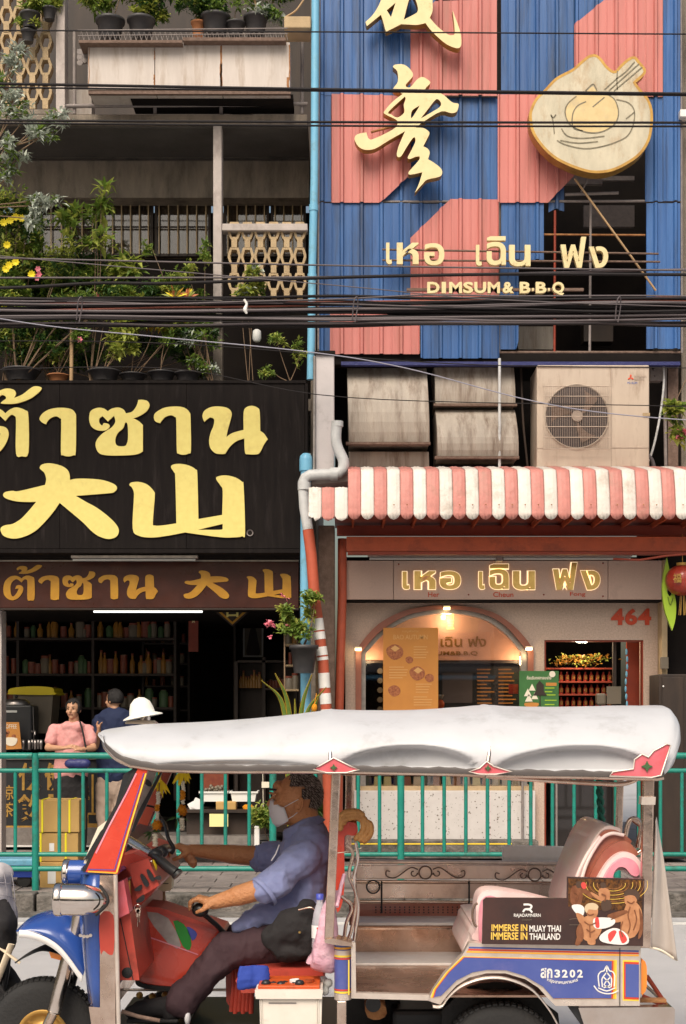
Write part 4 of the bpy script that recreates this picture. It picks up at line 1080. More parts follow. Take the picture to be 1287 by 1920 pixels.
# round bowl logo
zl = zt((980, 90), 4.95)
LG = zl([(60,640),(75,560),(120,470),(200,390),(300,285),(400,228),(470,190),(560,112),(620,67),(680,60),(730,100),(780,165),(840,212),(878,210,1),(930,150),(1000,92),(1050,80),(1090,125),(1142,190),(1135,235),(1045,315,1),(1110,400),(1170,470),(1205,560),(1212,680),(1185,850),(1100,990),(960,1090),(820,1150),(680,1165),(560,1145),(400,1085),(270,1010),(160,900),(85,780)])
DLg = 14.02
lg = thing('logo_sign', 'round cream sign shaped as a dim sum bowl with chopsticks, rusted rim', 'sign', P(1108, 326, DLg))
q = MB(); q.pprism([LG], DLg, DLg + .14, 0, n=4, D=DLg); part('body', q, 'gold_side', lg)
q = MB(); cx, cy = 1108, 215
ins = lambda l, k: [(cx + (p[0] - cx) * k, cy + (p[1] - cy) * k) + tuple(p[2:]) for p in l]
q.pprism([ins(LG, .985)], DLg - .004, DLg - .0005, 0, n=4, D=DLg); part('face', q, 'logo_face', lg)
q = MB(); q.pprism([zl([(400,610),(430,500),(500,440),(600,400),(650,360),(690,400),(800,440),(870,500),(890,600),(860,690),(780,760),(640,790),(520,760),(430,700)])],DLg - .006,DLg - .0045,0,n=4,D=DLg); part('bowl_patch',q,'logo_bowl',lg)
q = MB()
for l_ in ([(585,400),(640,345),(665,345),(690,400)],[(500,450),(420,520),(395,600),(430,700),(520,760),(640,790),(760,770),(860,700),(890,600),(860,490),(800,440)],
           [(590,500),(510,540),(465,620),(470,740),(560,770)],[(870,480),(980,510),(1035,580),(1030,700),(980,810),(880,870),(720,920),(560,935),(400,900),(320,860)],
           [(360,750),(420,820),(560,840),(760,820)],[(350,860),(520,885),(700,870)],[(270,630),(285,700),(295,800)],[(262,620),(282,650),(310,620)],[(1035,600),(960,660)],
           [(760,390),(870,290),(960,220),(1040,130)],[(800,400),(900,310),(1080,150)],[(850,400),(980,290),(1110,180)],[(650,550),(760,460)],[(880,215),(875,300),(880,390)]):
  p = catmull(zl(l_), 5, closed=False); stroke(q, [(X(a, DLg), Z(b, DLg)) for a, b in p], L(2.2, DLg), DLg - .0075)
o = part('line_drawing', q, 'logo_line', lg); o['kind'] = 'stuff'
q = MB(); p = catmull(ins(LG,.975),4); p.append(p[0]); stroke(q,[(X(a,DLg),Z(b,DLg)) for a,b in p],L(5,DLg),DLg - .0052); part('rim_stain',q,'gold_side',lg)
# Thai gold letters + rails + DIMSUM & B-B-Q
tn = thing('sign_lettering', 'golden Thai shop name in raised letters over DIMSUM on the metal sheets', 'sign letters', P(930, 505, 14.14))
for (s, a, b, c, d) in (('เ', 724, 458, 735, 498), ('ห', 744, 458, 785, 498), ('อ', 795, 459, 833, 500)):
  q = MB(); q.ptext(s, a, b, c, d, 14.16, .05, .02); part('letter', q, 'gold_face', tn)
for (s,a,b,c,d) in (('เ',892,462,903,501),('ฉิ',912,446,948,500),('น',954,462,994,502),('ฟ',1050,447,1098,505),('ง',1103,465,1139,505)):
  q = MB(); q.ptext(s, a, b, c, d, 14.16, .05, .02); part('letter', q, 'gold_face', tn)
for (x0, x1, y) in ((717, 1235, 468), (717, 1238, 488)):
  q = MB(); q.tube([P(x0, y, 14.17), P(x1, y + (8 if y < 480 else 3), 14.17)], .010, 6); part('rail', q, 'rusty_steel', tn)
dq = thing('sign_lettering', 'golden raised letters DIMSUM & B·B·Q on a rusty rail', 'sign letters', P(930, 555, 14.14))
lx = [(801,824,'D'),(828,836,'I'),(842,866,'M'),(868,887,'S'),(889,911,'U'),(914,937,'M'),(942,963,'&'),(974,994,'B'),(1004,1024,'B'),(1035,1057,'Q')]
for (a, b, s) in lx:
  q = MB(); q.ptext(s, a, 531, b, 552 if s != 'Q' else 556, 14.16, .045, .035); part('letter', q, 'gold_face', dq)
for a in (998, 1028): q = MB(); q.pbox(a, 540, a + 3.5, 545, 14.12, 14.16); part('dot', q, 'gold_face', dq)
q = MB(); q.pbox(763, 540, 1095, 545, 14.165, 14.20); part('rail', q, 'rusty_steel', dq)
# ================================================================ DUCTS, AIR CONDITIONER, PIPES
def duct(x0, x1, segs, lab, bulge):
  t = thing('vent_duct', lab, 'duct', P((x0 + x1) / 2, segs[-1][1], 14.5))
  for (a, b, b0, b1) in segs:
    q = MB(); n = 8
    pr = [(b0 + (b1 - b0) * math.sin(k / n * 2.0) ** .9 if k else b0, a + (b - a) * k / n) for k in range(n + 1)]
    vs = []
    for (yo, py) in pr:
      sh_ = (py - segs[0][0]) * .02
      vs += [(X(x0 + sh_,14.5),14.5 - yo,Z(py,14.5)),(X(x1 + sh_,14.5),14.5 - yo,Z(py,14.5)),(X(x0 + sh_,14.5),14.95,Z(py,14.5)),(X(x1 + sh_,14.5),14.95,Z(py,14.5))]
    m = len(pr)
    fs = []
    for i in range(m - 1):
      A, B = 4 * i, 4 * (i + 1); fs += [(A, B, B + 1, A + 1), (A + 2, B + 2, B, A), (A + 1, B + 1, B + 3, A + 3)]
    fs += [(0, 1, 3, 2), (4 * m - 4, 4 * m - 2, 4 * m - 1, 4 * m - 3)]
    q.add(vs, fs, 0); part('panel', q, 'duct', t, bevel=.006)
    q = MB(); q.box(X(x0 - 2, 14.5), X(x1 + 4, 14.5), 14.5 - b1 - .01, 14.5 - b1 + .05, Z(b + 4, 14.5), Z(b - .5, 14.5)); part('flange', q, 'rusty_steel', t)
  return t
duct(651, 800, [(690, 840, 0, .30), (850, 880, .10, .12)], 'left beige sheet metal duct box with a rusty flange above the awning', 1)
duct(814, 963, [(684, 762, .02, .12), (770, 866, .04, .30)], 'middle beige duct box of two stacked curved panels beside the left duct', 1)
q = MB()
for (x, a, b) in ((697, 720, 815), (931, 690, 740), (931, 790, 815), (860, 800, 835)):
  stroke(q, [(X(x + rnd.uniform(-1, 1), 14.3), Z(a + (b - a) * k / 5, 14.3)) for k in range(6)], .012, 14.33)
acu = thing('air_conditioner', 'large cream outdoor air conditioner unit with round fan grille', 'air conditioner', P(1112, 878, 14.25))
q = MB(); q.pbox(1007, 686, 1218, 876, 14.25, 14.75); part('body', q, 'ac_cream', acu, bevel=.012)
q = MB(); q.pbox(1008, 684.5, 1217, 688, 14.235, 14.76); part('top_cover', q, 'ac_cream', acu, bevel=.006)
q = MB(); q.pbox(1146,688,1147.3,875,14.246,14.25); q.pbox(1147.5,839,1217,840,14.246,14.25); q.pbox(1008,840,1146,841,14.246,14.25); o = part('seam',q,'ac_grille',acu); o['kind'] = 'stuff'
cc = P(1082, 781, 14.25)
q = MB(); q.rev([(L(58, 14.25), 0), (L(60, 14.25), -.02), (L(61.5, 14.25), -.001)], cc, ax=(0, 1, 0), n=40, caps=False); part('fan_ring', q, 'ac_cream', acu)
q = MB(); q.rev([(L(58, 14.25), -.004), (.001, -.004)], cc, ax=(0, 1, 0), n=40, caps=False); part('fan_recess', q, 'ac_dark', acu)
q = MB(); q.rev([(.055, -.03), (.06, -.008), (.05, -.005)], cc, ax=(0, 1, 0), n=16); part('fan_hub', q, 'ac_grille', acu)
for k in range(3):
  a = k * 2 * PI / 3 + .4; q = MB(); vs = []
  for i in range(7):
    r = .05 + (.27 - .05) * i / 6; da = .35 + .25 * i / 6
    vs += [cc + Vector((r * math.cos(a + .3 * i / 6),-.026,r * math.sin(a + .3 * i / 6))),cc + Vector((r * math.cos(a + .3 * i / 6 + da),-.008,r * math.sin(a + .3 * i / 6 + da)))]
  q.add(vs, [(2 * i, 2 * i + 1, 2 * i + 3, 2 * i + 2) for i in range(6)], 0, True); part('fan_blade', q, 'rusty_steel', acu)
q = MB(); gx0, gx1, gy0, gy1 = 1021, 1143, 724, 842
for k in range(37):
  px = gx0 + (gx1 - gx0) * k / 36; q.tube([P(px, gy0, 14.19), P(px, gy1, 14.19)], .0022, 4, caps=False)
o = part('grille_wires', q, 'ac_grille', acu); o['kind'] = 'stuff'
for py in (724, 743, 762, 781, 800, 820, 842):
  q = MB(); q.tube([P(gx0 - 2, py, 14.185), P(gx1 + 2, py, 14.185)], .0045, 5); part('grille_bar', q, 'ac_cream', acu)
for px in (1021, 1143):
  q = MB(); q.tube([P(px, gy0, 14.185), P(px, gy1, 14.185)], .0045, 5); part('grille_bar', q, 'ac_cream', acu)
q = MB()
for a in (0, 120, 240):
  dx, dy = 3.2 * math.sin(R(a)), -3.2 * math.cos(R(a)); px, py = 1183 + dx, 708 + dy
  u = (math.sin(R(a)), -math.cos(R(a))); w = (u[1], -u[0])
  q.pprism([(px + u[0] * 3.4,py + u[1] * 3.4),(px + w[0] * 1.9,py + w[1] * 1.9),(px - u[0] * 3.4,py - u[1] * 3.4),(px - w[0] * 1.9,py - w[1] * 1.9)],14.245,14.249)
part('emblem', q, 'logo_red', acu)
q = MB(); q.ptext('MITSUBISHI',1190,704,1212,708,14.249,.002); q.ptext('ELECTRIC',1190,709.5,1208,713,14.249,.002); part('lettering',q,'ac_grille',acu)
q = MB(); q.ptext('Mr.SLIM', 1177, 716, 1195, 720, 14.249, .002); part('lettering', q, 'logo_blue', acu)
for (a, b) in ((1096, 1130), (1020, 1040), (1185, 1205)):
  q = MB(); q.pbox(a, 876.5, b, 882, 14.22, 14.5); part('foot', q, 'rail_grey', acu)
q = MB(); q.pbox(1206, 774, 1219, 780, 14.235, 14.249); part('handle', q, 'breeze_block', acu)
eb = thing('junction_box', 'small grey electrical box right of the air conditioner', 'junction box', P(1229, 714, 14.5))
q = MB(); q.pbox(1219, 685, 1242, 714, 14.45, 14.55); part('box', q, 'rail_grey', eb, bevel=.005)
q = MB(); q.ball(P(1226, 692, 14.44), .014, 8); q.ball(P(1228, 705, 14.44), .009, 8); part('screw', q, 'cable_grey', eb)
# conduits by the right end
def pipe(name, pts, r, D, m, lab, cat='pipe', n=10, sm=True, grp=None):
  q = MB(); p = [P(a[0], a[1], a[2] if len(a) > 2 else D) for a in pts]
  if sm and len(p) > 2: p = smooth3(p, 6)
  q.tube(p, L(r, D), n); return tag(part(name, q, m), lab, cat, grp)
pipe('hose',[(1243,660),(1245,720),(1236,790),(1222,850),(1206,882)],2.2,14.4,'white_pipe','thin pale hose curving down beside the air conditioner','hose')
pipe('conduit', [(1248, 684), (1247, 760), (1249, 888)], 3.2, 14.5, 'rail_grey', 'dark grey conduit right of the small junction box', 'conduit')
pipe('conduit', [(937, 672), (937, 880)], 2.8, 14.22, 'white_pipe', 'straight white conduit in front of the middle duct', 'conduit', sm=False)
pipe('cable', [(977, 686), (979, 740), (982, 800), (990, 880)], 2.2, 14.5, 'dark_wood', 'dark cable hanging left of the air conditioner', 'cable')
pipe('conduit', [(1216, 878), (1208, 850), (1222, 862), (1228, 884)], 4, 14.4, 'cable_grey', 'bent grey pipe at the foot of the air conditioner', 'pipe')
# white column box, ledge, white pvc elbows
wc = thing('column_casing', 'pale grey square casing with black cap between the two shops', 'casing', P(608, 900, 13.75))
q = MB(); q.pbox(592, 664, 627, 884, 13.75, 14.1); part('casing', q, 'casing_grey', wc, bevel=.008)
q = MB(); q.pbox(590, 657, 629, 663.6, 13.72, 14.12); part('cap', q, 'dark_void', wc, bevel=.006)
q = MB(); q.tube([P(590, 668, 13.74), P(589, 905, 13.7)], .013, 8); part('conduit', q, 'silver_strip', wc)
q = MB(); q.pprism([(585, 908), (655, 902), (652, 886), (585, 890)], 13.66, 14.0, D=13.66); part('ledge', q, 'plaster_pale', wc)
wp = thing('drain_pipe', 'white plastic drain pipe with elbows turning red below the awning', 'pipe', P(612, 1340, 13.6))
D = 13.6
q = MB(); q.tube(smooth3([P(632,790,D),P(631,830,D),P(644,862,D)],5),L(10,D),14); q.rev([(L(11,D),0),(L(11,D),.05)],P(633,800,D),n=14); part('upper_pipe',q,'white_pipe',wp)
q = MB(); q.tube([P(644,860,D),P(645,872,D),P(643,881,D),P(636,887,D),P(625,889,D),P(598,890,D),P(582,891,D),P(573,896,D),P(569,905,D),P(569,914,D)],L(10.5,D),14); part('elbow_run',q,'white_pipe',wp)
for (a, b, ax) in ((627, 889, (1, 0, 0)), (571, 912, (0, 0, 1))):
  q = MB(); q.rev([(L(12.5, D), -.035), (L(12.5, D), .035)], P(a, b, D), ax=ax, n=16); part('collar', q, 'white_pipe', wp)
q = MB(); q.tube([P(569, 914, D), P(571, 950, D), P(578, 993, D)], L(10, D), 14); part('lower_pipe', q, 'white_pipe', wp)
q = MB(); q.tube([P(578,993.5,D),P(584,1040,D),P(590,1120,D),P(606,1240,D),P(613,1345,D),P(618,1600,D)],L(10.5,D),14); part('painted_pipe',q,'red_pipe',wp)
q = MB()
for (py, h) in ((1160, 22), (1185, 14), (1213, 16), (1232, 6), (1262, 28), (1300, 20), (1330, 14)):
  t0_ = interp([(1120, 590), (1240, 606), (1345, 613)], py); t1_ = interp([(1120, 590), (1240, 606), (1345, 613)], py + h)
  q.tube([P(t0_, py, D), P(t1_, py + h, D)], L(10.9, D), 14, caps=False)
part('peeled_paint', q, 'white_paint_and_sheen', wp, kind='stuff')
bp = thing('drain_pipe', 'long light blue plastic downpipe between the two shop fronts', 'pipe', P(572, 1600, 13.72))
D = 13.72
q = MB(); q.tube([P(592, -60, 13.95), P(590, 330, 13.95), P(586, 500, 13.95), P(583, 712, 13.95)], L(7.5, 13.95), 14); part('upper_pipe', q, 'blue_pipe', bp)
q = MB(); q.tube([P(575, 1605, D), P(573, 1100, D), P(574, 900, D), P(574, 862, D)], L(10, D), 14); part('lower_pipe', q, 'blue_pipe', bp)
q = MB(); q.rev([(L(12.3, D), -.11), (L(12.3, D), 0), (L(11, D), .035), (L(6, D), .06), (.001, .065)], P(574, 862, D), n=18); part('cap', q, 'blue_pipe', bp)
for py in (390,520): q = MB(); q.rev([(L(8.8,13.95),-.03),(L(8.8,13.95),.03)],P(interp([(330,590),(500,586),(712,583)],py),py,13.95),n=16); part('collar',q,'blue_pipe',bp)
pipe('conduit',[(600,-40),(598,200),(597,520),(597,655)],2,14.0,'rail_grey','thin grey conduit along the left edge of the corrugated sign','conduit',sm=False)
pipe('downpipe',[(642,1010),(642,1120),(636,1345),(634,1608)],8.5,14.3,'red_pipe','straight red downpipe on the dim sum shop wall corner','pipe',sm=False)
q = MB(); q.pbox(597,985,628,1610,14.15,14.6); tag(part('pillar',q,'rusty_steel',bevel=.01),'dark stained pillar between the slanting pipe and the red downpipe','pillar')
# ================================================================ STRIPED AWNING
aw = thing('awning', 'red and white striped corrugated awning with scalloped edge', 'awning', P(930, 975, 13.5))
Df, Dbk = 13.35, 14.55
px0, px1, np_ = 579.0, 1330.0, 32
w_ = 24.6
def awn_profile(s):
  """s 0 at the wall, 1 at the lip: returns (depth, height)"""
  zt_, zf = Z(880, Dbk), Z(975, Df)
  if s < .55:
    k = s / .55; return Dbk + (Df + .10 - Dbk) * k, zt_ - .10 * k - .10 * k * k
  k = (s - .55) / .45
  y = Df + .10 - .10 * math.sin(k * PI / 2 * 1.0)
  z0 = zt_ - .20
  return y, z0 + (zf - z0) * (k ** 1.25)
for i in range(31):
  a = px0 + i * w_
  m = 'awn_white' if i % 2 == 0 else 'awn_pink'
  if i == 0: a0 = a;
  b = a + w_ - .4
  q = MB(); ns = 20; nu = 8; vs = []
  for j in range(ns + 1):
    s = j / ns if i > 2 else .75 + .25 * j / ns
    for u in range(nu + 1):
      f = u / nu
      y, z = awn_profile(s)
      if j == ns:      # scalloped lip
        z += .0 + .055 * (abs(2 * f - 1) ** 2.4) + (.03 if i == 0 and f < .4 else 0) - (.012 if i < 3 else 0)
      hgt = .006 * max(0, math.sin(f * PI)) + (.008 if u in (3, 5) else 0) + (-.003 if u == 4 else 0)
      vs.append((X(a + (b - a) * f, Df), y - hgt * .8, z + hgt * .5))
  W = nu + 1
  q.add(vs, [(j * W + u, (j + 1) * W + u, (j + 1) * W + u + 1, j * W + u + 1) for j in range(ns) for u in range(nu)], 0, True)
  o = part('sheet', q, m, aw)
  sld = o.modifiers.new('solid', 'SOLIDIFY'); sld.thickness = .004; sld.offset = -1
q = MB(); rg = random.Random(5)
for i in range(31):
  if rg.random() < .6: q.ball((X(px0 + (i + .5) * w_, Df), Df - .02, Z(947, Df)), .007, 6)
o = part('screws', q, 'rust', aw); o['kind'] = 'stuff'
af = thing('awning_steelwork', 'dark red steel beams under the striped awning', 'frame', P(930, 1040, 13.9))
q = MB(); q.pbox(632, 985, 1340, 1003, 14.1, 14.2); part('beam', q, 'dark_red', af)
q = MB(); q.pbox(650, 1006, 1340, 1034, 13.85, 13.93); part('beam', q, 'awning_red', af, bevel=.005)
q = MB(); q.pbox(652, 1034.3, 1340, 1039, 13.84, 13.95); part('flange', q, 'dark_red', af)
q = MB(); q.box(X(628, 13.9), X(1340, 13.9), 13.5, 14.5, Z(975, 13.9), Z(973, 13.9)); part('lining', q, 'dark_red', af)
for k in range(12):
  px = 660 + k * 57; q = MB(); q.pbox(px, 972.5, px + 4, 985, 13.5, 14.45, D=13.9); part('rafter', q, 'awning_red', af)
q = MB(); q.tube([P(1150,1048,13.8),P(1200,1050,13.75),P(1250,1042,13.7),P(1320,1036,13.7)],.012,6); tag(part('cable',q,'dark_red'),'dark cable sagging under the right end of the awning','cable')
# batten lamps under awning
bl = thing('batten_lamp', 'long twin tube batten above the beige Thai shop sign', 'lamp', P(940, 1052, 14.25))
q = MB(); q.pbox(690, 1037.5, 1186, 1043, 14.2, 14.3); part('body', q, 'silver_strip', bl, bevel=.004)
for (a, b) in ((693, 930), (944, 1183)):
  q = MB(); q.tube([P(a, 1047, 14.22), P(b, 1047, 14.22)], .014, 8); part('tube', q, 'dim_white', bl)
q = MB(); q.pbox(931, 1036, 943, 1052, 14.18, 14.3); part('bracket', q, 'silver_strip', bl)
# ================================================================ 464 SHOPFRONT
sg = thing('sign_box', 'beige sign box with gold Thai letters lit from behind and small red words', 'sign', P(940, 1125, 14.35))
Dg = 14.35
for (a, b) in ((648, 737.6), (738.4, 1140), (1140.8, 1241)):
  q = MB(); q.pbox(a, 1051, b, 1124, Dg, Dg + .2); part('panel', q, 'sign_beige', sg, bevel=.004)
q = MB(); q.pbox(648, 1124.4, 1241, 1128, Dg + .02, Dg + .2); part('bottom_trim', q, 'dark_void', sg)
GT = (('เ',755,1072,768,1105),('ห',777,1071,817,1105),('อ',825,1071,864,1105),('เ',898,1072,909,1105),('ฉิ',918,1058,954,1105),('น',962,1071,1003,1106),('ฟ',1037,1055,1082,1106),('ง',1089,1070,1125,1106))
for (s, a, b, c, d) in GT:
  q = MB(); q.ptext(s, a - 1, b - 1, c + 1, d + 1, Dg - .004, .002, .06); part('back_glow', q, 'glow', sg)
  q = MB(); q.ptext(s, a, b, c, d, Dg - .02, .018, .03); part('letter', q, 'gold_metal', sg)
for (s, a, b) in (('Her', 803, 824), ('Cheun', 925, 963), ('Fong', 1069, 1098)):
  q = MB(); q.ptext(s, a, 1110, b, 1119.5, Dg, .003, .01); part('letter', q, 'red_paint', sg)
for (px, py) in ((879, 1115), (1020, 1115), (748, 1058), (1131, 1056), (1131, 1118)):
  q = MB(); q.ball(P(px, py, Dg), .009, 6); part('screw', q, 'dark_red', sg)
# wall with arch window and door opening
def arcp(cx, y_spring, half, rise, n=24):
  return [(cx - half * math.cos(PI * k / n), y_spring - rise * math.sin(PI * k / n) ** .9) for k in range(n + 1)]
arch_in = [(683, 1225)] + [(690, 1216), (715, 1190), (760, 1162), (800, 1150), (838, 1147), (878, 1150), (918, 1163), (955, 1188), (978, 1214)] + [(986, 1225)]
arch_out = [(667, 1222), (680, 1202), (710, 1170), (755, 1146), (800, 1137), (838, 1135), (880, 1138), (925, 1148), (962, 1172), (990, 1202), (1001, 1222)]
sa = lambda l: catmull(l, 3, closed=False)
q = MB(); q.pprism([[(648,1128.5),(1241,1128.5),(1241,1612),(1207,1612),(1207,1200),(1021,1200),(1021,1612),(1002,1612)] + list(reversed(sa(arch_out))) + [(667,1612),(648,1612)]],DR,DR + .2,0)
part('front_wall', q, 'granite', rh)
q = MB(); q.pprism([sa(arch_out) + [(1001,1332),(990,1332)] + [(990,1224)] + list(reversed(sa([(678,1224),(692,1206),(718,1180),(760,1155),(800,1145),(838,1142),(878,1145),(920,1156),(955,1180),(990,1222)])))[1:] + [(678,1332),(667,1332)]],DR - .05,DR - .002,0)
am = part('arch_moulding', q, 'arch_brown', rh)
q = MB(); q.pprism([sa([(676,1224),(692,1206),(718,1180),(760,1155),(800,1145),(838,1142),(878,1145),(920,1156),(955,1180),(989,1222)]) + [(989,1476),(978,1476)] + list(reversed(sa([(686,1226),(696,1214),(722,1187),(762,1163),(800,1153),(838,1150),(878,1153),(916,1165),(950,1190),(977,1222)]))) + [(686,1476),(676,1476)]],DR + .03,DR + .14,0)
part('window_frame', q, 'silver_strip', rh)
for (a, b, an) in ((672, 1218, .6), (838, 1141, 0), (992, 1217, -.3)):
  t = thing('spot_lamp',{672: 'small warm spot lamp at the left foot of the arch',838: 'small warm spot lamp at the crown of the arch',992: 'small warm spot lamp at the right foot of the arch'}[a],'lamp',P(a,b,DR - .1))
  q = MB(); q.cbox(P(a, b - 3, DR - .08), (.07, .06, .02)); part('housing', q, 'cream', t)
  q = MB(); q.cbox(P(a, b, DR - .085), (.062, .05, .022)); part('lens', q, 'warm_lamp', t)
  ld_ = bpy.data.lights.new('lamp_and_fill_light','POINT'); ld_.energy = .25; ld_.color = (1,.72,.38); ld_.shadow_soft_size = .03; lo_ = bpy.data.objects.new('lamp_and_fill_light',ld_); lo_.location = P(a,b + 10,DR - .16) ; COL.objects.link(lo_)
  ld_ = bpy.data.lights.new('lamp_and_fill_light','POINT'); ld_.energy = 2.2; ld_.color = (1,.74,.42); ld_.shadow_soft_size = .05; lo_ = bpy.data.objects.new('lamp_and_fill_light',ld_); lo_.location = P(a + (20 if a < 800 else (0 if a < 900 else -20)),b + 22,DR + .22); COL.objects.link(lo_)  # added fill light behind the glass, brightens the board; no fitting here
# pink interior board and inside of the window
wi = thing('menu_board', 'pink board inside the arched window with the shop name in small letters', 'board', P(838, 1240, 14.95))
q = MB(); q.pbox(676, 1120, 1000, 1238, 14.95, 14.98); part('board', q, 'shop_pink', wi)
q = MB(); q.ptext('เหอ เฉิน ฟง', 775, 1193, 912, 1213, 14.949, .004, .02); part('lettering', q, 'goods_amber', wi)
q = MB(); q.ptext('DIMSUM&B.B.Q', 780, 1221, 896, 1230, 14.949, .004, .02); part('lettering', q, 'goods_amber', wi)
q = MB(); q.ptext('聖', 838, 1150, 852, 1180, 14.949, .004, .02); part('lettering', q, 'pale_yellow', wi)
q = MB(); q.pbox(676, 1239, 1000, 1243, 14.9, 15.0); part('rail', q, 'dark_wood', wi)
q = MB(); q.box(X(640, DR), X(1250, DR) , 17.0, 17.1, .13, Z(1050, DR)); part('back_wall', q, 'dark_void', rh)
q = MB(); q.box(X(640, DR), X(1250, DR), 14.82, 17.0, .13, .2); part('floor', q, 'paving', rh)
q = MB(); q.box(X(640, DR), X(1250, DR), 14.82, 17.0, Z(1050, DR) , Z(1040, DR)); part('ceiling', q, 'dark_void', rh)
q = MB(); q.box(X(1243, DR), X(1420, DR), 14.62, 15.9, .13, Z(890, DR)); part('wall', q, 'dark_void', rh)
# glowing menu screen inside and clutter
ms = thing('menu_screen', 'dim bluish menu poster with small orange text inside the arched window', 'menu', P(880, 1335, 15.3))
q = MB(); q.pbox(822, 1250, 985, 1335, 15.3, 15.33); part('board', q, 'black_plastic', ms)
q = MB(); q.pbox(830, 1262, 886, 1318, 15.29, 15.299); part('photo', q, 'cable_grey', ms)
q = MB(); rg = random.Random(9)
for c0 in (895, 935):
  for k in range(11):
    y = 1254 + k * 7; q.pbox(c0, y, c0 + rg.uniform(18, 34), y + 2.6, 15.29, 15.299)
o = part('text_lines', q, 'poster_orange', ms); o['kind'] = 'stuff'
for k in range(5):
  l_ = P(713, 1258 + k * 18, 15.0)
  q = MB(); q.rev([(.03,0),(.03,.015)],l_,ax=(0,1,0),n=14); tag(part('round_sticker',q,'goods_pale'),'small round picture in a column inside the left window edge','sticker','round pictures in the arched window')
q = MB(); q.rev([(.07,0),(.07,.01)],P(963,1292,14.85),ax=(0,1,0),n=4); tag(part('red_charm',q,'lantern_red'),'red diamond paper charm on the arched window glass','charm')
for k in range(6):
  l_ = P(735 + k * 18, 1330, 14.72)
  t = thing('snack_bag', 'small bag of orange snacks behind the orange poster', 'snack bag', l_, 'snack bags on the window ledge')
  q = MB(); q.ball(l_ + Vector((0, 0, .05)), (.05, .035, .055), 10); part('bag', q, 'orange_lid', t)
  q = MB(); q.rev([(.02, .10), (.045, .15), (.03, .152)], l_, n=8); part('top', q, 'goods_pale', t)
q = MB(); q.pprism([(686,1226),(696,1214),(722,1187),(762,1163),(800,1153),(838,1150),(878,1153),(916,1165),(950,1190),(977,1222),(978,1476),(686,1476)],DR + .08,DR + .085,0); part('pane',q,'clear_glass',rh)
# display goods behind the lower window (seen under the tuk-tuk roof)
dt = thing('display_table', 'window display shelf of yellow and white packets seen under the tuk-tuk roof', 'shelf', P(838, 1484, 14.9))
q = MB(); q.pbox(676, 1474, 1000, 1483, 14.6, 15.1, D=14.62); part('shelf_board', q, 'breeze_block', dt)
gcol = ['pale_yellow', 'cream', 'seat_white', 'goods_pale', 'pale_yellow', 'terracotta']
for r_ in range(2):
  for k in range(16):
    px = 690 + k * 18.5 + (4 if r_ else 0)
    if rnd.random() < .12: continue
    l_ = P(px, 1474 - r_ * 20, 14.78)
    q = MB(); q.cbox(l_ + Vector((0,0,.05)),(.085,.05,.10),sh=.85); tag(part('snack_packet',q,rnd.choice(gcol),bevel=.008),'pale snack packet in the lit window behind the green railing','packet','snack packets in the window display')
# terrazzo base below
tz = thing('terrazzo_panel', 'white terrazzo panel with dark chips below the shop window', 'panel', P(835, 1576, 14.5))
q = MB(); q.pbox(664, 1483, 1004, 1576, 14.5, 14.62); part('slab', q, 'terrazzo', tz, bevel=.003)
q = MB(); rg = random.Random(21)
for k in range(430):
  px, py = rg.uniform(667, 1001), rg.uniform(1486, 1573); r = rg.choice([.5, .6, .8, 1.0, 1.5]) * rg.uniform(.8, 1.4)
  a0 = rg.uniform(0,6); q.pprism([(px + r * rg.uniform(.6,1.1) * math.cos(a0 + j * 1.26),py + r * rg.uniform(.6,1.1) * math.sin(a0 + j * 1.26)) for j in range(5)],14.498,14.4985,D=14.5)
o = part('chips', q, 'chip', tz); o['kind'] = 'stuff'
st = thing('shop_step', 'dark shop step with a thin yellow edge line', 'step', P(835, 1606, 14.3))
q = MB(); q.pbox(646, 1577, 1010, 1610, 14.25, 14.6); part('step', q, 'kerb_concrete', st, bevel=.006)
q = MB(); q.pbox(648, 1581, 960, 1583.5, 14.245, 14.249); part('edge_line', q, 'line_yellow', st)
# orange poster, green card, door glass
po = thing('poster', 'tall orange food poster with brown dish pictures in the arched window', 'poster', P(770, 1335, 14.5))
DP = 14.52
q = MB(); q.pbox(719, 1177, 822, 1332, DP, DP + .012); part('card', q, 'poster_orange', po)
q = MB(); q.ptext('BAO AUTUMN', 738, 1190, 802, 1199, DP, .002, .01); q.ptext('เมนูพิเศษ', 755, 1181, 785, 1187, DP, .002); part('print', q, 'poster_pale', po)
q = MB(); rg = random.Random(4)
def bun(cx, cy, k):
  q.pprism([(cx - 14 * k,cy - 6 * k),(cx,cy - 13 * k),(cx + 13 * k,cy - 5 * k),(cx + 12 * k,cy + 8 * k),(cx - 2 * k,cy + 14 * k),(cx - 13 * k,cy + 5 * k)],DP - .003,DP - .0005,n=3)
for a_ in ((741, 1222, 1.1), (783, 1262, 1.0), (740, 1295, .8), (768, 1237, .5), (806, 1271, .6)):
  q = MB(); bun(*a_); part('dish_print', q, 'poster_brown', po)
q = MB()
for (cx, cy) in ((741, 1216), (784, 1257)):
  q.pprism([(cx - 8, cy), (cx, cy - 6), (cx + 9, cy), (cx, cy + 6)], DP - .005, DP - .0035)
for (a, b, n_) in ((776, 1212, 5), (730, 1250, 5), (780, 1282, 4), (776, 1306, 4)):
  for k in range(n_): q.pbox(a, b + k * 5, a + rg.uniform(22, 36), b + k * 5 + 1.6, DP - .003, DP - .0005)
o = part('print_lines', q, 'poster_pale', po); o['kind'] = 'stuff'
gc = thing('poster', 'green square poster of zongzi dumplings beside the door opening', 'poster', P(1012, 1335, 14.42))
q = MB(); q.pbox(974, 1258, 1048, 1334, 14.42, 14.43); part('card', q, 'green_card', gc)
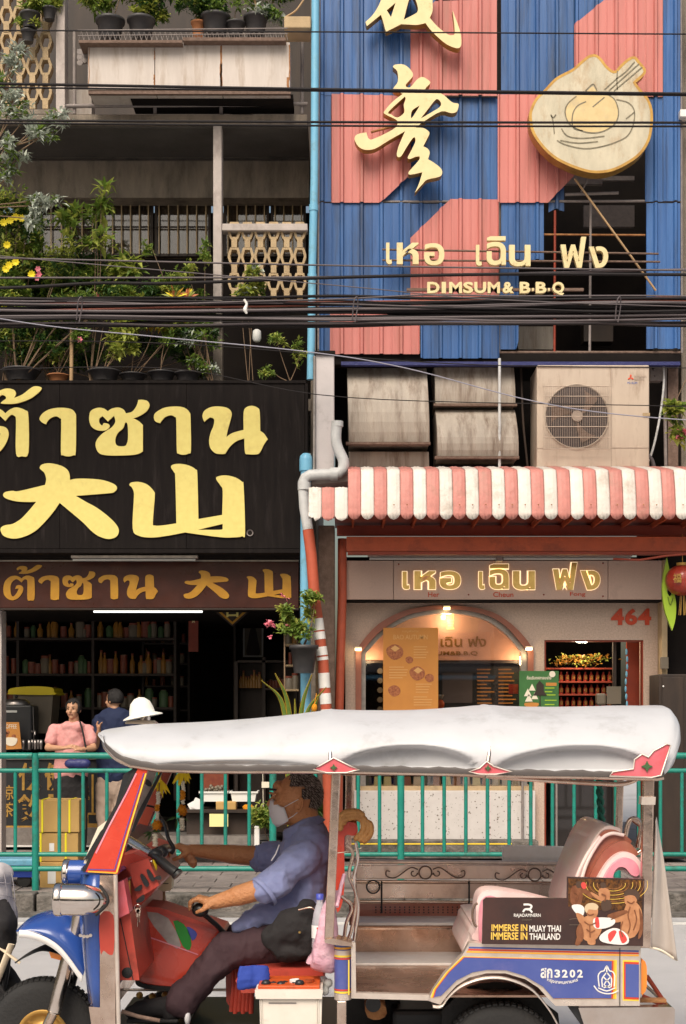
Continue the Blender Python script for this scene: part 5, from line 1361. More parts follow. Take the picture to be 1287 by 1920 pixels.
q = MB(); q.ptext('ต้อนรับเทศกาลบะจ่าง',988,1267,1034,1274,14.42,.002,.02); q.pprism([(1036 + 6 * math.cos(k * .6),1264 + 6 * math.sin(k * .6)) for k in range(10)],14.417,14.4195); part('print',q,'cream',gc)
q = MB()
for (cx,cy,r) in ((990,1300,9),(998,1290,8),(992,1310,9),(1003,1306,8)): q.pprism([(cx,cy - r),(cx + r * .8,cy + r * .6),(cx - r * .8,cy + r * .6)],14.416,14.4195)
part('print', q, 'cream', gc)
q = MB(); q.pprism([(984,1318),(1010,1318),(1006,1326),(988,1326)],14.415,14.4155,n=2); q.pbox(1024,1280,1044,1286,14.417,14.4195); part('print',q,'poster_orange',gc)
q = MB(); q.pprism([(1012,1276),(1020,1284),(1020,1296),(1026,1304),(1000,1304),(1006,1294),(1006,1284)],14.412,14.4145); q.pbox(1012,1304,1014,1330,14.412,14.4145); part('print',q,'dark_wood',gc)
q = MB()
for (y, w) in ((1289, 18), (1296, 14), (1302, 20), (1312, 22), (1320, 18)): q.pbox(1022, y, 1022 + w, y + 2, 14.417, 14.4195)
part('print', q, 'lime', gc)
q = MB(); q.tube([P(980,1334,14.46),P(980,1600,14.46)],.012,6); q.tube([P(1044,1334,14.46),P(1044,1600,14.46)],.012,6); part('stand',q,'rail_grey',gc)
nm = thing('house_number', 'red house number 464 on the granite wall', 'house number', P(1183, 1172, DR))
for (s, a, b) in (('4', 1146, 1170), ('6', 1172, 1195), ('4', 1196, 1221)):
  q = MB(); q.ptext(s, a, 1141, b, 1172, DR, .012, .04); part('digit', q, 'red_paint', nm)
# doorway display: red bottles in rows, ivy, glass door
q = MB(); q.pprism([[(1020,1199),(1208,1199),(1208,1612),(1020,1612)],[(1024,1203),(1204,1203),(1204,1612),(1024,1612)]],DR + .02,DR + .1); part('door_frame',q,'dark_red',rh)
dsx = thing('display_shelf', 'red display shelf with rows of red and gold bottles inside the doorway', 'shelf', P(1085, 1345, 15.2))
for py in (1252, 1277, 1301, 1325, 1349):
  q = MB(); q.pbox(1022, py, 1150, py + 3, 15.1, 15.4); part('shelf_board', q, 'dark_red', dsx)
q = MB(); q.pbox(1022, 1250, 1152, 1352, 15.41, 15.43); part('back', q, 'dark_void', dsx)
rbk = thing('gift_bottle', 'red and gold gift bottle in rows inside the doorway', 'bottle', P(1030, 1277, 15.2), 'red gift bottles in the doorway display')
q = MB(); l0 = P(1030, 1277, 15.2); q.rev([(.022, 0), (.024, .06), (.01, .08), (.01, .10)], l0, n=10); part('body', q, 'lantern_red', rbk)
q = MB(); q.cbox(l0 + Vector((0, -.022, .04)), (.026, .012, .045)); part('label_patch', q, 'goods_amber', rbk)
first = True
for py in (1277, 1301, 1325, 1349):
  for k in range(11):
    if first: first = False; continue
    dup(rbk, P(1030 + k * 11.3, py, 15.2))
q = MB(); rg = random.Random(8); cloud(q, P(1090, 1238, 15.15), (.36, .08, .06), 420, .05, [0, 1], rg, clumps=16, asp=.6)
tag(part('ivy_garland', q, ['leaf_light', 'goods_amber']), 'yellow green leafy garland on top of the display shelf in the doorway', 'garland', kind='stuff')
q = MB(); q.pbox(1150,1204,1156,1600,14.75,14.8); tag(part('door_edge',q,'dark_wood'),'dark vertical edge of the glass door right of the gift bottles','door edge')
q = MB();
for k in range(9): q.ball(P(1175 + 1.5 * math.sin(k), 1222 + k * 14, 14.7), (.012, .01, .035), 8)
tag(part('glass_strip', q, 'blue_pipe'), 'wavy pale blue hanging strip in front of the open door', 'hanging strip')
q = MB(); q.pbox(1176,1204,1203,1340,14.95,15.0); tag(part('inner_board',q,'dark_red'),'dark red board just inside the right side of the doorway','board')
ld_ = bpy.data.lights.new('tube_light_light','POINT'); ld_.energy = 7; ld_.color = (1,.8,.55); ld_.shadow_soft_size = .06; lo_ = bpy.data.objects.new('tube_light_light',ld_); lo_.location = P(1090,1212,14.9); COL.objects.link(lo_)
q = MB(); q.pbox(1084,1202.5,1102,1204.5,14.78,14.84); tag(part('ceiling_tube',q,'tube_lamp'),'short bright tube light at the top of the doorway','lamp')
q = MB(); q.pbox(1138, 1287, 1165, 1320, 14.68, 14.69); tag(part('notice', q, 'goods_pale'), 'small beige notice on the glass door', 'notice')
q = MB(); q.pbox(1118,1300,1136,1322,14.66,14.76,D=14.7); tag(part('cashier_card',q,'goods_pale',bevel=.02),'small pale round-cornered card below the gift bottles','card')
# below: dark doorway lower part gets a fridge and boxes
fg = thing('glass_fridge', 'dark glass-door fridge seen low in the doorway behind the railing', 'fridge', P(1100, 1606, 14.9))
q = MB(); q.pbox(1032, 1440, 1152, 1600, 14.95, 15.4); part('body', q, 'black_plastic', fg, bevel=.01)
q = MB(); q.pbox(1038, 1446, 1146, 1590, 14.93, 14.949); part('glass_door', q, 'fridge_glass', fg)
# right edge: pillar, metal cabinet, lantern, leaf charm
q = MB(); q.pbox(1196,1128.6,1207,1612,DR - .1,DR - .002) if False else q.pbox(1241.5,1050,1252,1612,14.4,14.6); tag(part('corner_post',q,'breeze_block',bevel=.005),'narrow beige corner post right of the house number','post')
mc = thing('metal_cabinet', 'dark brown metal cabinet right of the doorway', 'cabinet', P(1262, 1610, 14.1))
q = MB(); q.pbox(1236, 1264, 1300, 1610, 14.05, 14.5); part('body', q, 'dark_wood', mc, bevel=.008)
q = MB(); q.pbox(1242, 1270, 1282, 1600, 14.035, 14.049); part('door', q, 'dark_wood', mc, bevel=.003)
q = MB(); q.ball(P(1244, 1287, 14.03), .01, 8); part('knob', q, 'white_paint_and_sheen', mc)
q = MB(); q.pbox(1240,1232,1254,1254,14.3,14.36); tag(part('switch_box',q,'goods_pale',bevel=.004),'small beige switch box above the dark metal cabinet','switch box')
ln = thing('red_lantern', 'round red paper lantern hanging at the right edge', 'lantern', P(1277, 1122, 13.9))
cl = P(1280, 1088, 13.9)
q = MB(); vs = []
n1, n2 = 14, 48
for i in range(n1 + 1):
  t = PI * i / n1
  for k in range(n2):
    a = 2 * PI * k / n2; rr = (1 - .035 * (k % 4 == 0))
    vs.append(cl + Vector((.165 * rr * math.sin(t) ** .8 * math.cos(a), .165 * rr * math.sin(t) ** .8 * math.sin(a), .15 * math.cos(t))))
q.add(vs,[(i * n2 + k,(i + 1) * n2 + k,(i + 1) * n2 + (k + 1) % n2,i * n2 + (k + 1) % n2) for i in range(n1) for k in range(n2)],0,True); part('shade',q,'lantern_red',ln)
q = MB(); q.rev([(.06, .14), (.06, .17)], cl, n=16); q.tube([cl + Vector((0, 0, .17)), cl + Vector((0, 0, .45))], .004, 5); part('cap', q, 'gold_side', ln)
q = MB(); q.text('福', cl.x - .13, cl.x - .05, cl.z - .04, cl.z + .05, cl.y - .168, .01, .01); part('character', q, 'gold_side', ln)
q = MB()
for k in range(8): q.tube([cl + Vector((.02 * math.cos(k), .02 * math.sin(k), -.15)), cl + Vector((.035 * math.cos(k), .035 * math.sin(k), -.34))], .004, 4)
o = part('tassel', q, 'gold_side', ln); o['kind'] = 'stuff'
lf = thing('leaf_charm', 'long lime green leaf-shaped decoration beside the red lantern', 'decoration', P(1255, 1180, 13.95))
q = MB(); q.pprism([[(1251,1046,1),(1245,1075),(1242,1105),(1246,1140),(1254,1165),(1261,1182,1),(1267,1160),(1268,1130),(1262,1100),(1256,1070)],[(1251,1088),(1251,1108),(1256,1118),(1261,1112),(1258,1096)]],13.95,13.99,n=3); part('leaf',q,'lime',lf)
q = MB(); q.tube(smooth3([P(1253,1120,13.94),P(1257,1134,13.94),P(1262,1122,13.94)],5),.004,5); q.tube([P(1251,1046,13.97),P(1250,1030,13.97)],.004,5); part('string',q,'leaf_mid',lf)
# third building sliver & pink flowers at right
q = MB(); q.pbox(1276, 205, 1300, 218, 14.25, 14.35)
tag(part('white_bracket', q, 'white_paint_and_sheen'), 'white bracket on the wall at the upper right edge', 'bracket')
plant('pink_flower_vine','green leafy vine with pink blossoms hanging at the right edge above the awning',(1300,690),13.9,[(1264,772,16,14,40),(1272,810,12,20,30)],seed=31,size=20,asp=.7,leafm=('leaf_light','leaf_mid'),depth=.08)
q = MB(); cloud(q,P(1278,816,13.8),(.06,.05,.07),40,.05,[0],random.Random(3),clumps=5,asp=.8); tag(part('pink_blossoms',q,'flower_pink'),'cluster of pink blossoms on the vine at right edge','blossoms',kind='stuff')
# ================================================================ GREEN RAILING
gr = thing('green_railing', 'teal green steel pedestrian railing along the kerb', 'railing', (0, 11.85, .14))
DG_ = 11.85
def rbar(pts, r, nm='rail', n=12):
  q = MB(); q.tube([P(a, b, DG_) for a, b in pts], L(r, DG_), n); return part(nm, q, 'green_rail', gr)
posts = [-160, 67, 290, 512, 752, 955 + 0, 1158, 1400]
posts = [-160, 67, 290, 512, 752, 1158, 1400]
for a in posts:
  q = MB(); q.tube([P(a, 1412, DG_), P(a, 1670, DG_)], L(6.6, DG_), 14); part('post', q, 'green_rail', gr)
  q = MB(); q.rev([(.05, 0), (.05, .008)], Vector((X(a, DG_), DG_, .140)), n=14); part('base_plate', q, 'green_rail', gr)
for a, b in zip(posts, posts[1:]):
  e = 6
  rbar([(a + e, 1417), (b - e, 1417)], 6.0, 'top_rail')
  rbar([(a + e, 1445), (b - e, 1445)], 4.3, 'rail')
  rbar([(a + e, 1602), (b - e, 1602)], 4.3, 'rail')
  rbar([(a + e, 1629), (b - e, 1629)], 5.0, 'bottom_rail')
  n = round((b - a) / 40.6) - 1
  for k in range(1, n + 1):
    px = a + (b - a) * k / (n + 1); rbar([(px, 1447), (px, 1600)], 3.5, 'baluster', 8)
# ================================================================ CARDBOARD BOXES, BLUE CART
def cbox(x0, x1, y0, y1, D, lab, straps, label_patch=None):
  t = thing('cardboard_box', lab, 'box', P((x0 + x1) / 2, y1, D), 'strapped cardboard boxes')
  q = MB(); q.pbox(x0, y0, x1, y1 - .3, D, D + .30); part('carton', q, 'cardboard', t, bevel=.006)
  for s in straps:
    q = MB(); d = L(3.4, D)
    q.prism([[(X(s, D), Z(y0, D) + .003), (X(s, D) + d, Z(y0, D) + .003), (X(s, D) + d, Z(y1, D)), (X(s, D), Z(y1, D))]], D - .004, D - .001)
    q.box(X(s, D), X(s, D) + d, D - .004, D + .304, Z(y0, D) + .0012, Z(y0, D) + .0042); part('strap', q, 'yellow_strap', t)
  if label_patch:
    q = MB(); q.pbox(*label_patch, D - .003, D - .0005, D=D); part('paper_label', q, 'paper_white', t)
DCB = 12.05
cbox(73, 149, 1500, 1561, DCB, 'top cardboard box of three with two yellow straps behind the railing', (78, 129))
cbox(74, 147, 1562, 1616, DCB + .01, 'middle cardboard box of three with yellow straps and a white label', (75, 122), (93, 1581, 102, 1596))
cbox(75, 150, 1617, 1670.5, DCB - .01, 'bottom cardboard box of three standing on the pavement', (), (90, 1634, 105, 1657))
bcart = thing('hand_cart', 'low blue hand cart half hidden at the left edge behind the railing', 'cart', P(10, 1668, 12.1))
q = MB(); q.pbox(-90, 1611, 66, 1624, 12.0, 12.5); part('deck', q, 'blue_pipe', bcart, bevel=.01)
q = MB(); q.pbox(-88, 1624.5, 62, 1645, 12.05, 12.45); part('skirt', q, 'blue_cloth', bcart)
for px in (-60, 47):
  q = MB(); q.rev([(.05,-.02),(.062,-.014),(.062,.014),(.05,.02)],Vector((X(px,12.1),12.08,.14 + .062)),ax=(0,1,0),n=18); part('wheel',q,'black_rubber',bcart)
# ================================================================ OVERHEAD CABLES
def cable(pts, r, D, m, lab, grp='overhead cables'):
  q = MB(); q.tube(smooth3([P(a, b, D) for a, b in pts], 8), L(r, D), 6); return tag(part('cable', q, m), lab, 'cable', grp)
def C(y0, y1, y2, dy=0): return [(-400, y0 - (y1 - y0) * .5), (0, y0), (640, y1), (1287, y2), (1700, y2 + (y2 - y1) * .4)]
cable(C(57, 60, 64), 1.3, 12.9, 'cable_black', 'highest thin black cable crossing the picture near the top')
cable(C(157, 168, 176), 2.6, 12.9, 'cable_black', 'thick black cable crossing just below the pale rusty panel box')
cable(C(164, 171, 179), 1.6, 12.95, 'cable_black', 'thin black cable right below the thick one under the rusty panel box')
cable(C(226, 229, 230), 2.2, 12.9, 'cable_black', 'upper cable of the pair crossing the round bowl logo')
cable(C(231, 236, 237), 1.8, 12.96, 'cable_black', 'lower cable of the pair crossing the round bowl logo')
cable(C(484, 498, 507), 1.6, 12.9, 'cable_grey', 'pale grey cable crossing just under the Thai gold letters')
cable(C(521, 519, 505), 1.8, 12.92, 'cable_grey', 'grey cable rising to the right above the DIMSUM letters')
cable([(-400,545),(0,540),(180,531),(330,531),(640,520),(960,514),(1287,515),(1700,516)],3.0,12.8,'cable_black','thick black cable sagging over the balcony plants above the DIMSUM letters')
cable([(-300,450),(0,480),(640,536),(900,560),(1287,575),(1500,580)],1.0,12.7,'cable_grey','thin pale cable slanting down to the right past the DIMSUM letters')
cable([(-200,560),(60,607),(300,632),(580,660),(760,690),(1000,752),(1190,780),(1500,800)],1.1,12.6,'cable_white','pale bluish cable slanting down across the plants to the air conditioner')
cable([(-200,640),(180,640),(420,650),(640,668),(900,684),(1287,690)],.9,12.7,'cable_black','thin black cable slanting below the main cable bundle')
cable([(-200, 700), (300, 690), (650, 745), (1287, 762)], .9, 12.7, 'cable_black', 'thin black cable crossing the ducts and the air conditioner grille')
rg = random.Random(12)
cols = ['cable_black'] * 9 + ['cable_grey', 'cable_red', 'cable_black']
for k in range(34):
  b = 561 + k * 1.42
  o1, o2, o3 = rg.uniform(-3, 3), rg.uniform(-4, 4), rg.uniform(-3, 3)
  pts = [(-500,b + o1),(-100,b + o1)] + [(x,b + 4 * math.sin(x * .004 + k) + rg.uniform(-2.6,2.6) + o2 * (x / 1300) + 5 * math.sin(x * .0024 + k * 1.7) + (6 if x < 700 else 0) * (k > 12) * .4) for x in range(0,1300,160)] + [(1500,b + o3),(1800,b)]
  m = 'cable_red' if k in (5, 8) else ('cable_grey' if k in (1, 12) else rg.choice(['cable_black'] * 6 + ['cable_grey']))
  cable(pts,rg.choice([1.0,1.5,2.1,2.9]),12.85 + rg.uniform(-.08,.08),m,{'cable_red': 'reddish cable inside the thick sagging cable bundle','cable_grey': 'greyish cable inside the thick sagging cable bundle'}.get(m,'black cable inside the thick sagging cable bundle'))
# bundle ties and loops
for (px,lab) in ((150,'small dark wire loop on the cable bundle at left'),(667,'small dark wire loop on the cable bundle near the blue pipe'),(1160,'small dark wire loop on the cable bundle at right')):
  q = MB(); q.tube(smooth3([P(px - 6,600,12.75),P(px - 3,566,12.7),P(px + 3,557,12.7),P(px + 4,575,12.74),P(px - 1,604,12.75)],6),.006,6); tag(part('wire_loop',q,'cable_grey'),lab,'wire loop')
q = MB(); q.tube(smooth3([P(458,562,12.7),P(463,570,12.7),P(460,580,12.7),P(463,588,12.7)],4),[.012,.012,.012,.012,.012,.013,.015,.018,.020,.020,.016,.012,.01],8); tag(part('cable_tag',q,'white_paint_and_sheen'),'white cloth tag hanging from the cable bundle','tag')
q = MB(); q.rev([(.03,0),(.045,.03),(.04,.10),(.02,.115)],P(482,640,13.9),n=14); tag(part('hanging_cup',q,'dim_white'),'white cup-like lamp shade hanging above the right end of the black sign','lamp shade')
# ================================================================ BALCONY PLANTS (middle balcony, on top of the black sign)
G = 'plants on the balconies of the left house'
LM = ('leaf_dark', 'leaf_mid', 'leaf_light')
DPb = 14.0
def bp_(label, base, clumps, **k): return plant('balcony_plant', label, base, k.pop('D', DPb), clumps, group=G, **k)
bp_('wide black pot of small green shrubs at the left end above the black sign',(40,716),[(30,640,50,34,230),(90,650,30,26,120)],pot=(33,22,'pot_black'),seed=41,size=10)
bp_('black pot with thin-stemmed dark green plant beside the bamboo cane',(110,716),[(95,610,40,26,130),(150,640,26,28,110)],pot=(20,12,'terracotta'),seed=42,size=9,leafm=('leaf_dark','leaf_mid'))
bp_('black pot holding the drooping variegated leafy croton in the middle',(196,716),[(235,640,26,38,170),(235,600,22,20,110),(250,560,20,16,60)],pot=(29,20,'pot_black'),seed=43,size=13,asp=.5,leafm=('leaf_light','leaf_mid','leaf_light'))
bp_('black pot of the yellow and orange croton under the cables',(250,716),[(290,604,44,16,200),(340,612,28,16,110)],pot=(25,13,'pot_black'),seed=44,size=12,leafm=('leaf_light','leaf_yellow','leaf_mid'))
bp_('black pot with a slim bare-stemmed plant left of the white-edged shrub',(304,716),[(330,630,34,26,120)],pot=(25,17,'pot_black'),seed=45,size=9,leafm=('leaf_dark','leaf_mid'))
bp_('black pot of small silvery green shrub at the right end of the row',(352,716),[(382,688,24,18,90),(376,630,40,24,130)],pot=(24,16,'pot_black'),seed=46,size=11,leafm=('leaf_mid','leaf_silver','leaf_dark'))
bp_('thin dry vine climbing beside the blue pipe above the sign end',(545,716),[(520,640,14,14,26),(505,695,16,14,26),(560,660,12,26,22)],seed=47,size=9,leafm=('leaf_mid','leaf_light'),stemr=.005)
bp_('dark shrub mass behind the middle balcony rail',(60,716),[(60,545,80,40,300),(190,550,50,30,160),(150,500,40,50,160)],seed=48,size=11,D=14.25,leafm=('leaf_dark','leaf_dark','leaf_mid'),depth=.12)
bp_('tall leafy shrub with light drooping leaves in front of the barred windows',(170,716),[(135,430,24,40,60),(175,400,26,26,40),(185,450,24,22,40),(215,500,26,26,46),(190,360,14,16,14),(245,500,16,20,26)],seed=49,size=22,asp=.35,leafm=('leaf_mid','leaf_light'),depth=.12)
bp_('yellow flowering bush at the left edge of the middle balcony',(10,716),[(20,420,34,60,190),(10,520,30,30,110),(60,440,24,40,100),(40,500,40,30,110)],seed=50,size=11,leafm=('leaf_mid','leaf_dark','leaf_light'))
bp_('thin creeper reaching along the grey column of the balcony',(395,716),[(385,480,12,20,26),(352,506,16,10,16),(330,540,30,22,80),(280,465,14,10,14)],seed=51,size=10,leafm=('leaf_mid','leaf_light'))
bp_('pale green climbing plant in the breeze block opening',(470,716),[(470,540,22,22,60),(478,510,12,14,26),(455,548,18,12,30)],seed=52,size=14,asp=.6,leafm=('leaf_light','leaf_silver','leaf_mid'),stemr=.004)
bp_('broad mass of mid-green leaves filling the left of the rail under the yellow flowers',(90,716),[(60,560,60,26,160),(130,540,50,26,130),(40,480,40,30,120),(200,525,40,22,90),(250,540,30,18,60)],seed=53,size=12,D=14.15,depth=.12)
bp_('low leafy shrub filling the back of the pot row above the sign',(200,716),[(60,670,60,22,120),(160,665,50,24,120),(300,660,50,24,100),(370,670,30,20,60)],seed=54,size=11,D=14.2,leafm=('leaf_dark','leaf_dark','leaf_mid'),depth=.1)
bp_('tangled trailing greenery along the cable bundle at the left of the balcony',(30,716),[(20,555,34,30,150),(75,590,50,22,140),(150,575,50,24,140),(215,560,34,26,100),(120,500,30,34,90)],seed=55,size=10,D=13.9,depth=.14)
bp_('dark green shrub leaning on the grey column above the bundle',(370,716),[(365,560,26,26,90),(300,545,40,24,120),(380,600,22,30,80)],seed=56,size=10,D=14.1,leafm=('leaf_dark','leaf_mid'))
# bromeliad
t = thing('bromeliad', 'yellow and orange spiky bromeliad just above the cable bundle', 'plant', P(330, 560, 13.9), G)
rg = random.Random(6)
for cx, sc in ((328, 1.0), (352, .8)):
  for k in range(13):
    a = R(-70 + 140 * k / 12 + rg.uniform(-6, 6)); q = MB(); ln_ = L(27 * sc, 13.9) * rg.uniform(.8, 1.1)
    leaf(q,P(cx,558,13.9),Vector((math.sin(a),rg.uniform(-.3,.3),math.cos(a) * .8)),Vector((0,-1,.3)),ln_,.028,0,.1,.1); part('leaf',q,rg.choice(['leaf_yellow','flower_yellow','leaf_light','leaf_red']),t)
q = MB()
for (x, y) in ((8, 418), (20, 414), (30, 408), (42, 410), (14, 460), (18, 498), (30, 492), (12, 505), (60, 515), (8, 580), (22, 556)):
  c = P(x, y, 13.8)
  for j in range(9):
    a = j * .7; leaf(q, c, Vector((math.cos(a), -.4, math.sin(a))), Vector((0, -1, 0)), .045, .035, 0, .1, 0)
tag(part('yellow_flowers', q, 'flower_yellow'), 'bright yellow blossoms on the bush at the left edge', 'flowers', kind='stuff')
q = MB()
for (x, y) in ((72, 505), (74, 515), (70, 522), (185, 553), (190, 560), (150, 637)):
  c = P(x, y, 13.85)
  for j in range(6): leaf(q, c, Vector((math.cos(j * 1.05), -.4, math.sin(j * 1.05))), Vector((0, -1, 0)), .035, .03, 0, .1, 0)
tag(part('pink_flowers', q, 'flower_pink'), 'few small pink blossoms among the middle balcony plants', 'flowers', kind='stuff')
pipe('bamboo_cane', [(135, 612), (134, 716)], 3.6, 13.95, 'bamboo', 'upright bamboo cane standing above the black sign', 'cane', sm=False)
# silver shrub at left edge
t = thing('silver_shrub', 'silvery grey-green shrub leaning in at the upper left edge', 'shrub', P(-40, 640, 13.5))
q = MB(); f_ = MB(); rg = random.Random(77)
for (a,b) in ((20,120),(10,160),(40,190),(15,215),(45,225),(85,235),(110,225),(20,260),(60,245),(18,330),(12,310),(75,385),(60,410),(95,375),(30,300),(5,190),(30,105),(80,255)):
  q.tube(smooth3([P(-60, 420, 13.5), P(-20, (b + 400) / 2, 13.5), P(a, b, 13.5)], 4), .006, 5)
  cloud(f_, P(a, b, 13.5), (L(21, 13.5), .08, L(19, 13.5)), 110, L(17, 13.5), [0, 0, 0, 1], rg, clumps=5, asp=.36)
q.tube([P(-60, 420, 13.5), P(-50, 640, 13.5)], .02, 6)
part('stem', q, 'stem_brown', t); o = part('foliage', f_, ['leaf_silver', 'leaf_mid'], t); o['kind'] = 'stuff'
pipe('branch', [(-20, 285), (40, 270), (100, 248)], 1.2, 13.5, 'stem_brown', 'thin bare branch crossing the dark soffit at left', 'branch')
# ================================================================ TOP BALCONY POTS
DT = 14.05
TG = 'pots on the top balcony'
def tp(label, base, clumps, pot, **k): return plant('potted_plant', label, base, DT, clumps, pot=pot, group=TG, **k)
tp('dark plastic pot with yellow green bamboo-like plant, first on the top ledge',(207,75),[(195,8,26,24,90),(225,-30,40,30,120),(168,6,16,12,30)],(26,37,'pot_black'),seed=61,size=13,leafm=('leaf_light','leaf_mid'))
tp('dark plastic pot with a stone on its rim, second on the top ledge',(265,75),[(280,10,36,24,140),(300,-25,40,30,140)],(25,38,'pot_black'),seed=62,size=12)
tp('dark pot with dense small-leaved shrub, in the middle of the top ledge',(404,68),[(395,6,36,26,170),(350,10,20,14,50)],(27,36,'pot_black'),seed=63,size=11,leafm=('leaf_dark','leaf_mid'))
tp('small low dark pot behind the middle of the top ledge', (442, 68), [(440, 20, 10, 30, 20)], (18, 24, 'pot_black'), seed=64, size=9, leafm=('leaf_mid',))
tp('dark pot with bamboo stake and silver leaves near the top right',(480,68),[(505,30,22,16,60),(500,-10,40,26,150)],(22,36,'pot_black'),seed=65,size=11,leafm=('leaf_dark','leaf_mid','leaf_silver'))
tp('terracotta pot between the dark pots on the top ledge', (372, 68), [(372, 20, 12, 12, 26)], (13, 26, 'terracotta'), seed=66, size=9)
q = MB(); q.pbox(533,30,583,52,13.9,14.2); tag(part('planter_trough',q,'breeze_block',bevel=.01),'tan planter trough at the top right of the left house','planter')
pipe('bamboo_stake', [(478, 0), (486, 34)], 2.2, 14.0, 'bamboo', 'leaning bamboo stake in the pot at the top right', 'stake', sm=False)
pipe('bent_cane', [(536, 32), (555, 20), (570, 0)], 1.8, 14.0, 'bamboo', 'pale bent cane rising from the tan planter trough', 'cane')
for (a,b,r_,h_,lab) in ((57,54,18,28,'larger black hanging pot on the upper left breeze blocks'),(53,80,13,22,'small black hanging pot below the larger one at upper left'),(93,38,13,22,'black hanging pot by the top of the pale column at upper left')):
  plant('hanging_pot',lab,(a,b),14.2,[(a,b - 38,20,14,60)],pot=(r_,h_,'pot_black'),group=TG,seed=int(a),size=11,leafm=('leaf_mid','leaf_light'),depth=.08)
q = MB(); q.pbox(145, 92, 164, 112, 14.1, 14.2)
for k in range(5): q.rev([(.03, 0), (.03, .01)], P(150 + (k % 2) * 9, 97 + k * 5, 14.09), ax=(0, 1, 0), n=10)
tag(part('block_stack', q, 'rail_grey'), 'small stack of grey perforated blocks left of the pale panel box', 'blocks')
# ================================================================ BOUGAINVILLEA POT ON THE PIPE, SNAKE PLANT
t = plant('bougainvillea','bougainvillea with pink flowers in a black pot tied to the blue pipe',(570,1262),13.45,[(540,1165,28,26,60),(580,1140,14,26,40),(555,1190,30,14,36),(592,1120,8,10,14)],pot=(26,52,'pot_black'),seed=71,size=11,asp=.6,leafm=('leaf_mid','leaf_light'),depth=.08)
q = MB(); cloud(q,P(513,1168,13.4),(.06,.04,.05),50,.045,[0],random.Random(4),clumps=4,asp=.7); cloud(q,P(539,1178,13.4),(.02,.02,.03),14,.04,[0],random.Random(5),clumps=2,asp=.7); cloud(q,P(534,1122,13.4),(.03,.02,.03),14,.04,[0],random.Random(6),clumps=2,asp=.7); cloud(q,P(508,1195,13.4),(.02,.02,.02),10,.035,[0],random.Random(7),clumps=2,asp=.7)
part('blossoms', q, 'flower_pink', t)['kind'] = 'stuff'
pipe('support_stick', [(534, 1130), (534, 1300)], 1.5, 13.46, 'stem_brown', 'thin upright stick beside the bougainvillea pot', 'stick', sm=False)
t = thing('snake_plant', 'snake plant with long yellow-edged leaves behind the tuk-tuk roof', 'plant', P(555, 1610, 13.35))
q = pot_mb(P(560, 1610, 13.35), .13, .24); part('pot', q, ['pot_black', 'soil'], t)
for (x0,x1,x2,ytip,ymid) in ((545,530,490,1275,1300),(552,540,516,1262,1300),(560,566,585,1265,1310),(566,575,612,1288,1320),(556,556,553,1310,1380),(570,580,600,1300,1340)):
  p = smooth3([P(x0, 1565, 13.35), P(x0 + (x1 - x0) * .3, 1440, 13.33), P(x1, ymid + 20, 13.3), P(x2, ytip, 13.25)], 6)
  q = MB(); e = MB(); n = len(p); vs = []; ev = []
  for i, c in enumerate(p):
    w = .024 * (1 - (i / (n - 1)) ** 3) + .002
    vs += [c + Vector((-w, .01, 0)), c + Vector((0, -.01, 0)), c + Vector((w, .01, 0))]
    ev += [c + Vector((-w - .003, .008, 0)), c + Vector((-w + .001, .006, 0)), c + Vector((w - .001, .006, 0)), c + Vector((w + .003, .008, 0))]
  q.add(vs, [(3 * i + k, 3 * i + k + 1, 3 * i + 4 + k, 3 * i + 3 + k) for i in range(n - 1) for k in range(2)], 0, True)
  q.add(ev, [(4 * i + k, 4 * i + k + 1, 4 * i + 5 + k, 4 * i + 4 + k) for i in range(n - 1) for k in (0, 2)], 1, True)
  part('leaf', q, ['leaf_mid', 'leaf_yellow'], t)
q = MB(); q.ball(P(590,1327,13.2),(.028,.028,.04),10); q.tube([P(590,1320,13.2),P(594,1300,13.22)],.004,5); tag(part('orange_fruit',q,'orange_flower'),'small orange ornament hanging beside the snake plant','ornament')
def wrinkle_(mb, amp=.012, sc=16):
  mb.v = [tuple(Vector(v) + Vector((mnoise.noise(Vector(v) * sc),mnoise.noise(Vector(v) * sc + Vector((9,0,0))),.6 * mnoise.noise(Vector(v) * sc * .7 + Vector((0,9,0))))) * amp) for v in mb.v]
  return mb
# ================================================================ THE TUK-TUK
NN, FF, CC = 5.45, 6.67, 6.06          # near side, far side, middle (distance from the camera)
tk = thing('tuk_tuk', 'blue and red three-wheeled tuk-tuk with white vinyl roof and Muay Thai advert', 'tuk-tuk', (X(620, CC), CC, 0))
def tp_(name, mb, m, bevel=0.0, par=None, label=None, kind=None): return part(name, mb, m, par or tk, bevel, label, kind)
def tubeP(pts, r, D=None, n=10, sm=False, flat=1.0):
  q = MB(); p = [P(a[0], a[1], a[2] if len(a) > 2 else D) for a in pts]
  if sm: p = smooth3(p, 6)
  q.tube(p, L(r, D or pts[0][2]), n, flat=flat); return q
